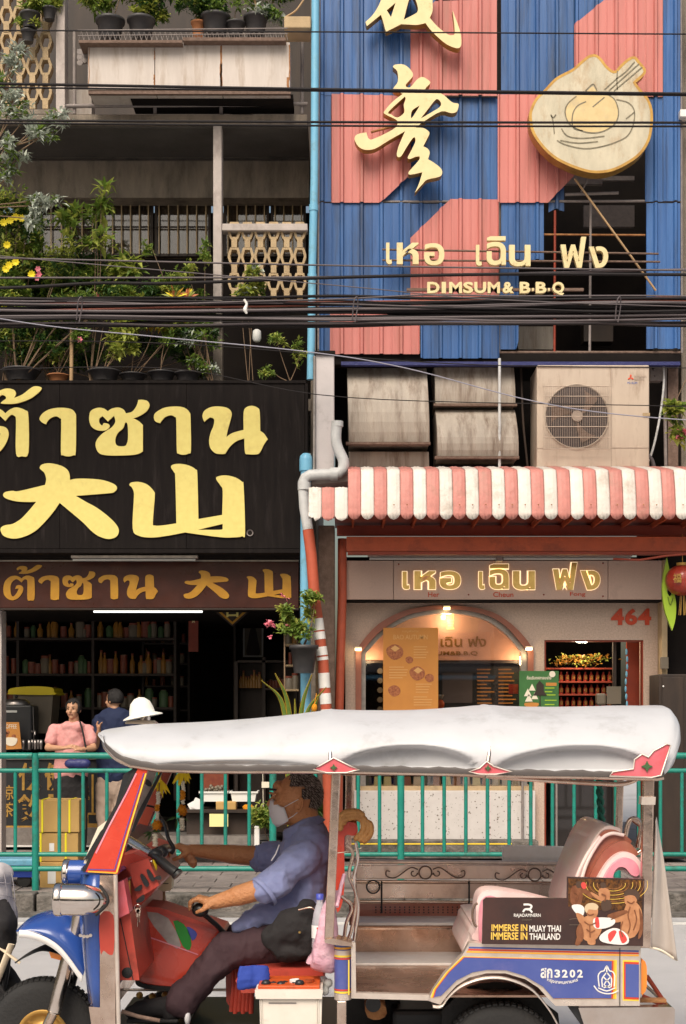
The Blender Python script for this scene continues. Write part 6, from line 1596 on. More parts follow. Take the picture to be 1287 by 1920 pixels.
# ---------------- canopy
hem = [(0,186,1384),(.02,194,1399),(.05,215,1417),(.09,245,1431),(.14,300,1439),(.40,620,1443),(.66,910,1449),(.94,1232,1455),(1.0,1246,1452)]
crn = [(0,181,1374),(.02,190,1366),(.05,222,1361),(.09,262,1356),(.14,320,1351),(.40,620,1331),(.66,920,1322),(.86,1180,1318),(.94,1262,1322),(.97,1276,1340),(.985,1277,1362),(1.0,1262,1402)]
hx = lambda s: interp([(a, b) for a, b, c in hem], s); hy = lambda s: interp([(a, c) for a, b, c in hem], s)
cxf = lambda s: interp([(a, b) for a, b, c in crn], s); cyf = lambda s: interp([(a, c) for a, b, c in crn], s)
def canopy(s, t):
  th = PI * t
  cs, sn = math.cos(th), math.sin(th)
  c_ = math.copysign(abs(cs) ** .72, cs); s_ = abs(sn) ** .80
  hw = (FF - NN) / 2
  wfac = 1.0 if s > .07 else (.80 + .20 * (s / .07) ** .5)
  x = X(hx(s), NN) * (1 - s_) + X(cxf(s), 5.72) * s_
  z = Z(hy(s), NN) * (1 - s_) + Z(cyf(s), CC) * s_
  y = CC - hw * wfac * c_
  # fabric pulled in between the bows just above the hem
  for (a, b, am) in ((.415, .645, .085), (.675, .93, .075), (.12, .385, .022)):
    if a < s < b:
      k = math.sin(PI * (s - a) / (b - a)) ** .45
      w = min(1, max(0, ((.40 if am > .03 else .17) * k - s_) / .05)) * min(1, s_ / .05)
      y += am * k * w * (1 if c_ > 0 else -1)
      z -= .003 * k * math.exp(-((s_ - .9) / .3) ** 2)
  # creases at the bows
  for b in (.40, .66):
    z += .002 * math.exp(-((s - b) / .006) ** 2) * s_
  z += .005 * mnoise.noise(Vector((x * 2.5, y * 3, 1.3)))
  for b in (.40, .66, .94):
    g = math.exp(-abs(s - b) / .05); z += .0018 * g * math.sin((s - b) * 260 * (1 + s_) + th * 5) * s_ * (1 - s_ ** 6 * .5)
  z -= .010 * math.sin(PI * min(1,max(0,(s - .66) / .28))) * s_ ** 3 + .010 * math.sin(PI * min(1,max(0,(s - .40) / .26))) * s_ ** 3 + .012 * math.sin(PI * min(1,max(0,(s - .08) / .32))) * s_ ** 3
  return (x, y, z)
S_ = sorted(set([round(k / 110, 4) for k in range(111)] + [.005, .01, .015, .025, .395, .40, .405, .655, .66, .665, .955, .965, .975, .985, .992]))
TT = sorted(set([k / 48 for k in range(49)] + [.008, .014, .03, .036, .05, .056, .07, .076, .09, .097, .112, .118]))
q = MB(); vs = [canopy(s, t) for s in S_ for t in TT]; W = len(TT)
q.add(vs, [(i * W + j, (i + 1) * W + j, (i + 1) * W + j + 1, i * W + j + 1) for i in range(len(S_) - 1) for j in range(W - 1)], 0, True)
# close the ends
for i, e in ((0, 0), (len(S_) - 1, 1)):
  ring = [vs[i * W + j] for j in range(W)]
  c = tuple(sum(r[k] for r in ring) / W for k in range(3))
  q.add(ring + [c], [((j, j + 1, W) if e == 0 else (j + 1, j, W)) for j in range(W - 1)], 0, True)
roof = tp_('roof', q, 'vinyl_white')
sol = roof.modifiers.new('solid', 'SOLIDIFY'); sol.thickness = .006; sol.offset = -1
q = MB(); vs = [canopy(s, t) for s in S_ for t in TT]
q.add([(v[0],CC + (v[1] - CC) * .88,v[2] - .03) for v in vs],[(i * W + j,i * W + j + 1,(i + 1) * W + j + 1,(i + 1) * W + j) for i in range(8,len(S_) - 10) for j in range(24,W - 12)],0,True)
tp_('roof_lining', q, 'plaster_pale')  # pale colour chosen to bounce light into the cabin
for side_, t_ in (('n', 0.0), ('f', 1.0)):
  pts = [Vector(canopy(s, t_)) for s in S_ if s <= .995]
  q = MB(); q.tube([p + Vector((0, 0, -.008)) for p in pts], .010, 8); tp_('hem_tube', q, 'chrome_worn')
  q = MB(); vs = []
  for p in pts:
    o = -.012 if t_ == 0 else .012
    wv = .002 * math.sin(p.x * 37) + .002 * math.sin(p.x * 91)
    vs += [p + Vector((0, o, .017 + wv)), p + Vector((0, o * 1.3, .008)), p + Vector((0, o, -.006))]
  q.add(vs,[(3 * i + k,3 * i + k + 1,3 * i + 4 + k,3 * i + 3 + k) if t_ == 0 else (3 * i + 3 + k,3 * i + 4 + k,3 * i + k + 1,3 * i + k) for i in range(len(pts) - 1) for k in (0,1)],0,True)
  tp_('hem_roll', q, 'vinyl_dark')
for b_ in (.40, .66):
  q = MB(); q.tube([Vector(canopy(b_, t)) + Vector((0, 0, -.02)) for t in TT], .010, 8); tp_('roof_bow', q, 'chrome_worn')
# pink gusset patches
def patch(pts, gem, D=NN - .03):
  q = MB(); q.pprism([pts], D, D + .006, 0, D=D); g = tp_('roof_patch', q, 'vinyl_red')
  n_ = len(pts); cx_ = sum(p[0] for p in pts) / n_; cy_ = sum(p[1] for p in pts) / n_
  q = MB(); q.tube([P(a, b, D - .002) for a, b in pts], .0035, 6, closed=True); tp_('piping', q, 'trim_silver', par=g)
  q = MB(); q.pprism([[(gem[0] + dx * gem[2],gem[1] + dy * gem[2]) for dx,dy in ((0,-9),(3,-3),(9,0),(3,3),(0,9),(-3,3),(-9,0),(-3,-3))]],D - .008,D - .001,D=D); tp_('stud',q,'green_gem',par=g)
patch([(588, 1442), (600, 1436), (626, 1421), (656, 1436), (674, 1443), (650, 1449), (612, 1449)], (626, 1439, .75))
patch([(880, 1447), (900, 1440), (913, 1428), (926, 1437), (960, 1447), (930, 1452), (900, 1452)], (915, 1440, .7))
patch([(1143,1455),(1150,1447),(1188,1442),(1190,1424),(1204,1414),(1216,1420),(1226,1408),(1250,1395),(1258,1397),(1240,1454),(1222,1458)],(1213,1437,1.15))
# hat-shaped roof lamp
q = MB(); c0 = P(268, 1352, CC)
hat = thing('hat_lamp', 'white sun hat set on a short chrome post on top of the tuk-tuk roof', 'hat', c0)
hr = Matrix.Rotation(R(-11), 4, 'Y')
q = MB(); q.rev([(.086, -.004), (.083, .001), (.055, .012), (.051, .035), (.042, .060), (.022, .078), (.001, .083)], (0, 0, 0), n=36, caps=False)
q.rev([(.086, -.004), (.05, .006), (.001, .04)], (0, 0, 0), n=36, caps=False)
q.xform(Matrix.Translation(c0 + Vector((0, 0, .020))) @ hr); part('hat', q, 'hat_white', hat)
q = MB(); q.rev([(.022,-.02),(.022,.036)],c0 + Vector((.012,0,0)),n=18); q.rev([(.075,-.012),(.06,.003),(.001,.005)],c0 + Vector((-.005,0,0)),n=28); part('post',q,'chrome',hat)
# ---------------- frame posts
q = MB(); vs = []
def sqpost(a, b, w, D, m, name='frame_post', d=.035):
  q = MB(); A, B = P(a[0], a[1], D), P(b[0], b[1], D); hw_ = L(w, D) / 2
  v = []
  for c in (A, B): v += [(c.x - hw_, D, c.z), (c.x + hw_, D, c.z), (c.x + hw_, D + d, c.z), (c.x - hw_, D + d, c.z)]
  q.add(v, [(4, 5, 1, 0), (5, 6, 2, 1), (6, 7, 3, 2), (7, 4, 0, 3), (0, 1, 2, 3), (7, 6, 5, 4)]); return tp_(name, q, m, bevel=.006)
sqpost((631, 1446), (617, 1764), 17, NN, 'chrome_worn')
sqpost((656, 1440), (652, 1600), 14, FF, 'chrome_worn')
sqpost((1218, 1455), (1211, 1778), 20, NN + .01, 'chrome_worn')
sqpost((1165, 1450), (1160, 1620), 12, FF - .04, 'chrome_worn')
q = MB(); q.pprism([(1204, 1494), (1230, 1494), (1229, 1509), (1203, 1509)], NN - .004, NN + .05); tp_('joint_plate', q, 'trim_silver', .004)
tp_('grab_rail',tubeP([(880,1452,NN + .03),(960,1459,NN + .05),(1120,1469,NN + .05),(1165,1470,NN + .05),(1190,1463,NN + .05),(1203,1452,NN + .05)],4.6,NN,sm=True),'chrome_worn')
tp_('roof_rail', tubeP([(640, 1450, FF - .02), (1165, 1452, FF - .02)], 4, FF), 'chrome_worn')
tp_('roof_rail', tubeP([(250, 1436, NN + .02), (1215, 1456, NN + .02)], 4, NN), 'chrome_worn')
q = MB()
for k in range(30):
  pass
for ph in (0, PI):
  q.tube([P(1123 + (6 * k / 20),1452 + 100 * k / 20,6.4) + Vector((.010 * math.cos(k * .9 + ph),.010 * math.sin(k * .9 + ph),0)) for k in range(21)],.009,7)
tp_('twisted_rope', q, 'rope_green')
# ---------------- front: pillars, screen, cowl
q = MB(); q.pprism([(259,1441),(277,1443),(243,1560),(221,1639),(161,1635),(178,1598),(206,1545),(240,1480)],NN,NN + .045); tp_('door_pillar',q,'tuk_red',.006)
def inset(l, k):
  cx = sum(p[0] for p in l) / len(l); cy = sum(p[1] for p in l) / len(l)
  return [(cx + (p[0] - cx) * k, cy + (p[1] - cy) * k) for p in l]
def pl(pts, w, m, D=NN, o=.002, n=0): q = MB(); pstroke(q, pts, w, D - o, 0, n); return tp_('pinstripe', q, m)
pl([(274, 1450), (241, 1560), (219, 1636)], 2.6, 'line_yellow'); pl([(270, 1450), (237, 1556), (215, 1631), (166, 1630)], 1.7, 'line_blue')
pl([(165, 1634), (219, 1637)], 2.6, 'line_orange'); pl([(256, 1450), (238, 1487), (205, 1549), (180, 1600)], 3.0, 'seat_pink')
q = MB(); q.pprism([(250,1440),(260,1440),(240,1482),(207,1545),(178,1600),(162,1634),(155,1634),(172,1598),(200,1540),(234,1478)],NN + .006,NN + .06); tp_('rubber_seal',q,'black_rubber')
q = MB(); q.pprism([(232,1452),(250,1441),(234,1480),(205,1540),(166,1610),(158,1612),(188,1560),(210,1535)],NN + .02,NN + .08); tp_('screen_edge',q,'black_plastic')
q = MB(); q.pprism([(157,1619),(163,1619),(190,1562),(208,1539),(205,1535),(184,1551),(172,1578)],NN + .04,NN + .075); tp_('screen_trim',q,'cream',.003)
# far pillar with red inside
q = MB(); q.pprism([(311, 1430), (329, 1430), (262, 1590), (228, 1590)], FF - .05, FF); tp_('door_pillar', q, 'dark_red', .004)
q = MB(); q.pprism([(270, 1500), (306, 1478), (262, 1585), (225, 1585)], FF - .07, FF - .052); tp_('inner_panel', q, 'dark_red')
# windscreen pane (slanted between the pillars)
q = MB(); a,b = P(240,1470,NN + .05),P(168,1612,NN + .05); a2,b2 = Vector((a.x,FF - .06,a.z)),Vector((b.x,FF - .06,b.z)); q.add([a,b,b2,a2],[(0,1,2,3)]); tp_('windscreen',q,'clear_glass')
q = MB(); q.tube([P(254, 1444, NN + .03), Vector((P(254, 1444, NN).x, FF - .03, P(254, 1444, NN).z))], .014, 8); tp_('screen_header', q, 'tuk_red')
# printed band with round badge inside the screen
q = MB(); q.pprism([(268, 1446), (295, 1444), (268, 1520), (246, 1560), (250, 1520)], CC - .2, CC - .19); sb_ = tp_('sun_strip', q, 'silver_strip')
q = MB(); c = P(278, 1468, CC - .205); q.rev([(L(8, CC), 0), (L(8, CC), .004)], c, ax=(0, 1, 0), n=20, sx=.6); tp_('badge', q, 'black_plastic', par=sb_)
q = MB(); q.pprism([(260, 1520), (300, 1448), (304, 1449), (250, 1560), (246, 1560)], CC - .22, CC - .20); tp_('wiper_arm', q, 'black_plastic')
# cowl: rounded front, blue then worn chrome side
def cowl(x_side, z0, z1, m, name, pts):
  q = MB(); vs = []
  for (px, y) in pts: vs += [(X(px, NN), y, z0), (X(px, NN), y, z1)]
  q.add(vs, [(2 * i + 2, 2 * i + 3, 2 * i + 1, 2 * i) if True else 0 for i in range(len(pts) - 1)], 0, True); return tp_(name, q, m)
zt0, zb0 = Z(1642, NN), Z(1888, NN)
def plan(x0, x1, n=10):
  """near-side cowl plan: from the side (x1) round to the nose (x0)"""
  out = []
  return out
q = MB(); vs = []
npl = 14
for j, (py, xl_) in enumerate(((1640, 150), (1700, 146), (1745, 148), (1800, 154), (1850, 161), (1889, 166))):
  z = Z(py, NN)
  for k in range(npl + 1):
    a = PI * k / npl
    y = CC - (FF - NN) / 2 * math.copysign(abs(math.cos(a)) ** .55, math.cos(a))
    xx = X(187, NN) - (X(187, NN) - X(xl_, NN)) * abs(math.sin(a)) ** .5 - .05 * abs(math.sin(a)) ** 2
    vs.append((xx, y, z))
W = npl + 1
q.add(vs, [(j * W + k, (j + 1) * W + k, (j + 1) * W + k + 1, j * W + k + 1) for j in range(5) for k in range(npl)], 0, True)
q.f = [tuple(reversed(f)) for f in q.f]
tp_('nose_panel', q, 'tuk_blue').modifiers.new('s', 'SOLIDIFY').thickness = .004
q = MB(); q.pprism([(165, 1890), (187, 1890), (187, 1925), (170, 1925)], NN + .02, FF - .02, D=NN); tp_('nose_skirt', q, 'chrome_worn')
q = MB(); q.pprism([(187.5, 1641), (213, 1641), (216, 1750), (217, 1925), (188, 1925)], NN - .001, NN + .03, D=NN); tp_('side_trim', q, 'chrome_worn', .004)
q = MB(); q.pprism([(188,1716),(213,1716),(214,1782),(206,1790),(195,1782),(189,1786)],NN - .003,NN - .0015,D=NN,n=3); tp_('red_decal',q,'tuk_red_in')
tp_('edge_tube', tubeP([(217, 1640), (219, 1750), (223, 1925)], 4.2, NN - .004), 'trim_silver')
q = MB(); q.pprism([(150, 1640), (222, 1640), (219, 1635), (160, 1632), (152, 1634)], NN + .01, FF - .01, D=NN); tp_('cowl_top', q, 'tuk_blue', .004)
q = MB(); q.ptext('อ-วิล', 149, 1751, 173, 1760, NN - .0, .002, .04);
q = MB()
for (a, b) in ((151, 1754), (158, 1756), (164, 1756), (170, 1754)): q.rev([(L(3.2, NN), 0), (L(3.2, NN), .004)], P(a, b, NN + .004), ax=(0, 1, 0), n=10)
q.pbox(150, 1754, 172, 1757, NN + .002, NN + .006); o = tp_('nose_badge', q, 'trim_silver'); o['kind'] = 'stuff'
# headlamps
def headlamp(c, D, r, Ln, shell, lab):
  """bullet lamp: c is the pointed rear tip, Ln the length"""
  ctr = P(c[0], c[1], D); k = r; A = (1, 0, -.02)
  q = MB(); q.rev([(k * .98,-Ln * .86),(k * 1.0,-Ln * .6),(k * .97,-Ln * .42),(k * .86,-Ln * .26),(k * .66,-Ln * .13),(k * .36,-Ln * .04),(.001,0)],ctr,ax=A,n=40,caps=False)
  h = tp_('headlight', q, shell, label=lab)
  q = MB(); q.rev([(k * .88,-Ln * .99),(k * 1.0,-Ln),(k * 1.05,-Ln * .97),(k * 1.05,-Ln * .87),(k * .99,-Ln * .85)],ctr,ax=A,n=40,caps=False); tp_('rim',q,'chrome',par=h)
  q = MB(); q.rev([(.001, -Ln * 1.05), (k * .5, -Ln * 1.035), (k * .9, -Ln * .985)], ctr, ax=A, n=40, caps=False); tp_('lens', q, 'lens_glass', par=h)
  return h
h1 = headlamp((203, 1688), NN - .06, L(30, NN - .06), L(98, NN), 'chrome', 'chrome bullet headlight on the near side')
h2 = headlamp((196, 1638), FF - .45, L(25, FF - .45), L(76, FF - .45), 'tuk_blue', 'blue bullet headlight with chrome rim on the far side')
for h in (h1, h2):
  pass
q = MB(); q.tube(smooth3([P(188, 1660, NN - .1), P(203, 1690, NN - .115), P(180, 1716, NN - .1)], 6), .006, 6); tp_('seal', q, 'black_rubber')
# mudguard + fork + wheel
WC = P(84, 1930, CC); WR = .238
def fender(a0, a1, r0, w, m, name, dr=0, n=26, crown=.03, off=(0, 0)):
  q = MB(); vs = []; nc = 10
  for i in range(n + 1):
    a = a0 + (a1 - a0) * i / n
    for j in range(nc + 1):
      t = j / nc; yy = -w / 2 + w * t; r = r0 + crown * math.sin(PI * t) ** .7 + dr
      vs.append((WC.x + off[0] + r * math.cos(a), WC.y + yy, WC.z + off[1] + r * math.sin(a)))
  q.add(vs, [(i * (nc + 1) + j, (i + 1) * (nc + 1) + j, (i + 1) * (nc + 1) + j + 1, i * (nc + 1) + j + 1) for i in range(n) for j in range(nc)], 0, True)
  o = tp_(name, q, m); s_ = o.modifiers.new('s', 'SOLIDIFY'); s_.thickness = .005; s_.offset = 0; return o
# outline-driven mudguard: ridge line and skirt line from the photograph, given width
top_l = [(36, 1744), (50, 1727), (72, 1716), (100, 1711), (125, 1714), (150, 1726)]
q = MB(); vs = []
ridge = catmull([(37, 1742), (52, 1726), (75, 1716), (100, 1712), (128, 1717), (158, 1745), (172, 1790)], 5, closed=False)
skirt = catmull([(37, 1746), (60, 1748), (88, 1758), (112, 1774), (132, 1797), (147, 1818), (156, 1830)], 5, closed=False)
wN = .19; nc = 12
for (rx, ry), (sx_, sy_) in zip(ridge, skirt):
  r3 = P(rx, ry, CC - .05); s3 = P(sx_, sy_, CC - wN)
  for j in range(nc + 1):
    t = j / nc; th = PI * t
    k = abs(math.sin(th)) ** .75
    vs.append((s3.x * (1 - k) + r3.x * k, CC - wN * math.cos(th), s3.z * (1 - k) + r3.z * k))
W = nc + 1
q.add(vs, [(i * W + j, i * W + j + 1, (i + 1) * W + j + 1, (i + 1) * W + j) for i in range(len(ridge) - 1) for j in range(nc)], 0, True)
fd = tp_('mudguard', q, 'tuk_blue'); s_ = fd.modifiers.new('s', 'SOLIDIFY'); s_.thickness = .005
for sgn in (-1, 1):
  q = MB(); vs = []
  for i, (a, b) in enumerate(skirt):
    p = P(a, b, CC - wN); p.y = CC + sgn * (wN + .003)
    vs += [p + Vector((0, 0, .006)), p + Vector((-.004, sgn * .004, -.026))]
  q.add(vs, [(2 * i, 2 * i + 1, 2 * i + 3, 2 * i + 2) if sgn < 0 else (2 * i + 2, 2 * i + 3, 2 * i + 1, 2 * i) for i in range(len(skirt) - 1)], 0, True)
  o = tp_('mudguard_trim', q, 'white_paint_and_sheen', par=None); o.modifiers.new('s', 'SOLIDIFY').thickness = .008
q = MB(); vs = []
for (a, b) in catmull([(50, 1737), (75, 1726), (105, 1725), (132, 1738), (152, 1768)], 5, closed=False):
  vs += [P(a, b, CC - .125), P(a + 1, b + 5, CC - .14)]
inner = catmull([(38, 1800), (58, 1788), (88, 1777), (118, 1786), (150, 1812)], 5, closed=False)
q = MB(); vs = []
for (a, b) in inner:
  p = P(a, b, CC)
  vs += [(p.x, CC - .09, p.z), (p.x, CC + .09, p.z)]
q.add(vs,[(2 * i,2 * i + 1,2 * i + 3,2 * i + 2) for i in range(len(inner) - 1)],0,True); tp_('inner_guard',q,'black_rubber').modifiers.new('s','SOLIDIFY').thickness = .006
q = MB(); q.pprism([(92, 1784), (130, 1796), (134, 1806), (96, 1796)], CC - .10, CC - .085); tp_('guard_stay', q, 'lens_amber')
for sg in (-1, 1):
  y = CC + sg * .115
  A,B,E = Vector((P(136,1795,CC).x,y,P(136,1795,CC).z)),Vector((P(112,1886,CC).x,y,P(112,1886,CC).z)),Vector((P(90,1930,CC).x,y,P(90,1930,CC).z))
  q = MB(); q.tube([A + (A - B) * 1.2, B], .030, 16); q.tube([B, B + (E - B) * .08], [.031, .024], 16); f1 = tp_('fork_tube', q, 'chrome')
  q = MB(); q.tube([B + (E - B) * .05, E], .021, 14); tp_('fork_slider', q, 'chrome_worn', par=f1)
def wheel(c, R_, w, rim_r, lab, near=True):
  q = MB(); pr = [(rim_r,-w * .40),(R_ * .80,-w * .52),(R_ * .95,-w * .42),(R_ * .995,-w * .22),(R_,0),(R_ * .995,w * .22),(R_ * .95,w * .42),(R_ * .80,w * .52),(rim_r,w * .40)]
  q.rev(pr, c, ax=(0, 1, 0), n=56, caps=False); t = tp_('wheel', q, 'black_rubber', label=lab)
  q = MB(); q.rev([(rim_r * 1.04,-w * .42),(rim_r * .98,-w * .45),(rim_r * .86,-w * .38),(rim_r * .8,-w * .2),(rim_r * .45,-w * .16),(rim_r * .40,-w * .3),(.001,-w * .32)],c,ax=(0,1,0),n=40,caps=False)
  q.rev([(rim_r * 1.04, w * .42), (rim_r * .8, w * .2), (.001, w * .2)], c, ax=(0, 1, 0), n=40, caps=False); tp_('rim', q, 'gold_side', par=t)
  q = MB()
  for k in range(5):
    a = k * 2 * PI / 5; q.rev([(.009,0),(.009,-.014),(.001,-.018)],Vector(c) + Vector((rim_r * .62 * math.cos(a),-w * .17,rim_r * .62 * math.sin(a))),ax=(0,1,0),n=8,caps=False)
  o = tp_('bolts', q, 'chrome', par=t); o['kind'] = 'stuff'
  q = MB(); nb = 60
  for k in range(nb):
    a = 2 * PI * k / nb
    for yy in (-w * .3, -w * .1, w * .1, w * .3):
      rr = R_ * (1.0 if abs(yy) < w * .2 else .985)
      rot = Matrix.Rotation(-a, 3, 'Y'); q.cbox(Vector(c) + Vector((rr * math.cos(a), yy, rr * math.sin(a))), (.008, w * .17, R_ * .07), rot)
  o = tp_('tread', q, 'black_rubber', par=t); o['kind'] = 'stuff'
  return t
wheel((WC.x, CC, WR), WR, .10, .105, 'front wheel with a golden rim')
RW = Vector((X(938, NN + .12), NN + .12, .235)); wheel((RW.x, RW.y, .236), .236, .12, .10, 'near rear wheel')
wheel((RW.x, FF - .14, .236), .236, .12, .10, 'far rear wheel')
# ---------------- dashboard, handlebars
q = MB(); q.pprism([(221,1606),(250,1600),(282,1612),(298,1660),(262,1700),(244,1700),(232,1716),(221,1716)],NN + .22,FF - .25,D=NN + .22); tp_('dash_body',q,'tuk_red_in',.008)
db = MB(); db.pprism([(240, 1622), (278, 1610), (299, 1660), (258, 1686)], NN + .17, NN + .215, D=NN + .17); dash = tp_('dashboard', db, 'tuk_red_in', .006)
for pts in ([(263,1642),(268,1640),(279,1656),(277,1663),(271,1660)],[(275,1632),(280,1632),(290,1648),(287,1653),(281,1648)],[(252,1668),(262,1660),(266,1661),(265,1669),(256,1671)],[(256,1688),(268,1678),(271,1684),(268,1690),(258,1693)],[(288,1647),(300,1642),(302,1650)]):
  q = MB(); q.pprism([pts], NN + .155, NN + .169, n=3, D=NN + .155); tp_('switch', q, 'black_plastic', par=dash)
q = MB(); q.pprism([(241, 1652), (244, 1652), (245, 1680), (242, 1680)], NN + .15, NN + .168); tp_('metal_strip', q, 'gold_side', par=dash)
q = MB(); q.pprism([(221, 1655), (232, 1650), (243, 1712), (222, 1722)], NN + .05, NN + .15); tp_('kick_panel', q, 'seat_pink' if False else 'vinyl_red')
q = MB(); q.pprism([(221, 1720), (244, 1712), (252, 1770), (262, 1838), (224, 1838)], NN + .08, FF - .10, D=NN + .08); tp_('leg_shield', q, 'tuk_red_in', .008)
q = MB(); pstroke(q, [(226, 1722), (236, 1770), (250, 1838)], 1.8, NN + .076); tp_('seam', q, 'black_rubber')
q = MB(); q.rev([(.022, 0), (.016, -.006), (.001, -.007)], P(239, 1824, NN + .08), ax=(0, 1, 0), n=14, caps=False); tp_('cap', q, 'black_rubber')
# tank with stripes
q = MB(); q.pprism([(258,1712),(268,1702),(300,1706),(414,1742),(420,1756),(400,1790),(345,1856),(270,1850),(262,1840)],5.97,6.16,D=5.97); tank = tp_('tank_box',q,'tuk_red',.012)
q = MB(); q.pprism([(262, 1698), (300, 1702), (420, 1742), (424, 1750), (300, 1712), (264, 1708)], 5.95, 6.18, D=5.95); tp_('tank_lip', q, 'tuk_red_in', .006)
Dt = 5.967
for pts,m in (([(271,1708),(316,1722),(340,1774),(316,1769)],'silver_strip'),([(325,1727),(345,1733),(358,1757),(357,1780),(343,1774)],'leaf_dark'),([(350,1738),(362,1742),(370,1752),(361,1764)],'line_blue')):
  q = MB(); q.pprism([pts], Dt, Dt + .002, D=Dt, n=2); o = tp_('stripe', q, 'green_stripe' if m == 'leaf_dark' else m, par=tank)
q = MB(); pstroke(q, [(258, 1750), (300, 1764), (372, 1790)], 2.2, Dt - .001); tp_('crease', q, 'seat_pink', par=tank)
q = MB(); pstroke(q,[(247,1700),(252,1760),(258,1826),(266,1848),(340,1856)],8,5.955,0,6); tp_('door_gasket',q,'black_rubber').modifiers.new('s','SOLIDIFY').thickness = .02
# sill rail & chassis
tp_('sill_rail', tubeP([(225, 1856), (440, 1856)], 2.6, 6.02), 'trim_silver')
q = MB(); q.box(X(170, NN), X(1060, NN), NN + .12, FF - .12, .25, .30); tp_('chassis', q, 'black_plastic', .01)
q = MB(); q.box(X(223, NN), X(330, NN), NN + .05, FF - .05, .305, .322); tp_('foot_floor', q, 'black_plastic', .006)
for (a, b) in ((262, 1866), (286, 1868), (310, 1866)):
  q = MB(); q.ball(P(a, b, 6.1), .016, 8); tp_('fitting', q, 'gold_side')
tp_('brake_pedal', tubeP([(228, 1896, NN + .12), (260, 1906, NN + .12), (300, 1914, NN + .12)], 4, NN), 'rusty_steel')
# handlebars: chrome tube from the screen to the grips
hb_ = tubeP([(232, 1570, CC - .05), (262, 1588, CC - .2), (286, 1603, CC - .30)], 9, CC, n=14); tp_('handlebar', hb_, 'chrome')
tp_('handlebar', tubeP([(286, 1603, CC - .30), (304, 1616, CC - .38)], 6, CC, n=12), 'grip_black')
q = tubeP([(300,1613,CC - .38),(316,1627,CC - .42),(331,1637,CC - .44)],9.0,CC,n=16); q.rev([(.024,0),(.024,.012)],P(331,1637,CC - .44),ax=(.7,-.2,-.7),n=14); tp_('grip',q,'grip_black')
q = tubeP([(296, 1596, CC - .1), (310, 1590, CC + .05), (322, 1592, CC + .18)], 8, CC, n=14); tp_('grip', q, 'grip_black', label='far handlebar grip')
tp_('lever',tubeP([(299,1531,CC + .1),(310,1548,CC + .06),(316,1572,CC),(326,1590,CC - .02),(322,1600,CC - .04)],3.6,CC,sm=True),'grip_black')
tp_('lever', tubeP([(250, 1508, CC - .1), (290, 1514, CC), (302, 1535, CC + .05)], 2, CC, sm=True), 'grip_black')
q = MB(); q.ball(P(293, 1602, CC - .3), (.03, .03, .025), 12); q.ball(P(305, 1597, CC - .2), (.025, .03, .025), 12); tp_('clamp', q, 'black_plastic')
tp_('cable_loom',tubeP([(245,1616,CC - .3),(268,1624,CC - .35),(276,1612,CC - .34),(262,1608,CC - .3),(240,1600,CC - .2)],2.4,CC,sm=True),'black_rubber')
tp_('cable_loom', tubeP([(240, 1650, CC - .4), (262, 1632, CC - .42), (285, 1614, CC - .40)], 1.6, CC, sm=True), 'trim_silver')
# inner dark fascia under the screen
q = MB(); q.pprism([(228, 1560), (262, 1570), (290, 1600), (246, 1610), (226, 1620)], CC - .1, FF - .1, D=CC); tp_('fascia', q, 'black_plastic', .01)
# keys
ky = thing('key_ring', 'bunch of silver keys hanging from the red dashboard', 'keys', P(259, 1740, NN + .12))
q = MB(); q.tube([P(258,1692,NN + .12) + Vector((.012 * math.cos(a),0,.012 * math.sin(a) - .02)) for a in [k * .63 for k in range(10)]],.002,6,closed=True); part('ring',q,'chrome',ky)
for (a, b, c, d) in ((258, 1704, 256, 1720), (260, 1706, 262, 1730), (259, 1712, 258, 1738)):
  q = MB(); q.tube([P(a,b,NN + .12),P(c,d,NN + .115)],.004,5,flat=.4); q.rev([(.009,0),(.009,.003)],P(a,b + 3,NN + .116),ax=(0,1,0),n=10); part('key',q,'chrome_worn',ky)
jr = thing('bottle', 'cream plastic bottle hanging behind the dashboard with a thin hose', 'bottle', P(307, 1672, CC + .1))
q = MB(); q.pprism([(293,1626),(300,1620),(317,1622),(322,1628),(322,1664),(317,1670),(296,1668)],CC + .1,CC + .18,n=2); part('body',q,'jerry_cream',jr,bevel=.012)
q = MB(); q.tube(smooth3([P(308, 1670, CC + .12), P(307, 1690, CC + .12), P(298, 1706, CC + .1)], 5), .006, 6); part('hose', q, 'bamboo', jr)
for py in (1636, 1656):
  q = MB(); q.pbox(298, py, 316, py + 1.4, CC + .097, CC + .0995); part('seam', q, 'dark_wood', jr)
# garlands
def garland(pts, items, lab, D):
  t = thing('flower_garland', lab, 'garland', P(pts[-1][0], pts[-1][1], D)); rg = random.Random(len(lab))
  q = MB(); q.tube([P(a, b, D) for a, b in pts], .002, 4); part('string', q, 'stem_brown', t)
  for (y0, y1, x, w, m, kind) in items:
    q = MB();
    if kind == 'bead':
      y = y0
      while y < y1: q.ball(P(x + rg.uniform(-1, 1), y, D), (L(w * 1.25, D), L(w * 1.25, D), L(w * .75, D)), 8); y += w * 1.05
    elif kind == 'ball':
      c = P(x, (y0 + y1) / 2, D); q.ball(c, L(w * .8, D), 10)
      for k in range(70):
        d = Vector((rg.gauss(0,1),rg.gauss(0,1),rg.gauss(0,1))).normalized(); leaf(q,c + d * L(w * .7,D),d + Vector((rg.uniform(-.4,.4),) * 3),Vector((0,0,1)),L(w * .45,D),L(w * .4,D),0,.2,0)
    else:
      c = P(x, y0, D)
      for k in range(16):
        a = rg.uniform(-1,1); leaf(q,c + Vector((a * L(3,D),0,0)),Vector((a * .8,rg.uniform(-.4,.4),-1)),Vector((0,-1,0)),L(y1 - y0,D) * rg.uniform(.8,1.3),L(w * 1.5,D),0,.1,0)
    part({'bead': 'beads', 'ball': 'marigold', 'tuft': 'tuft'}[kind], q, m, t)
  return t
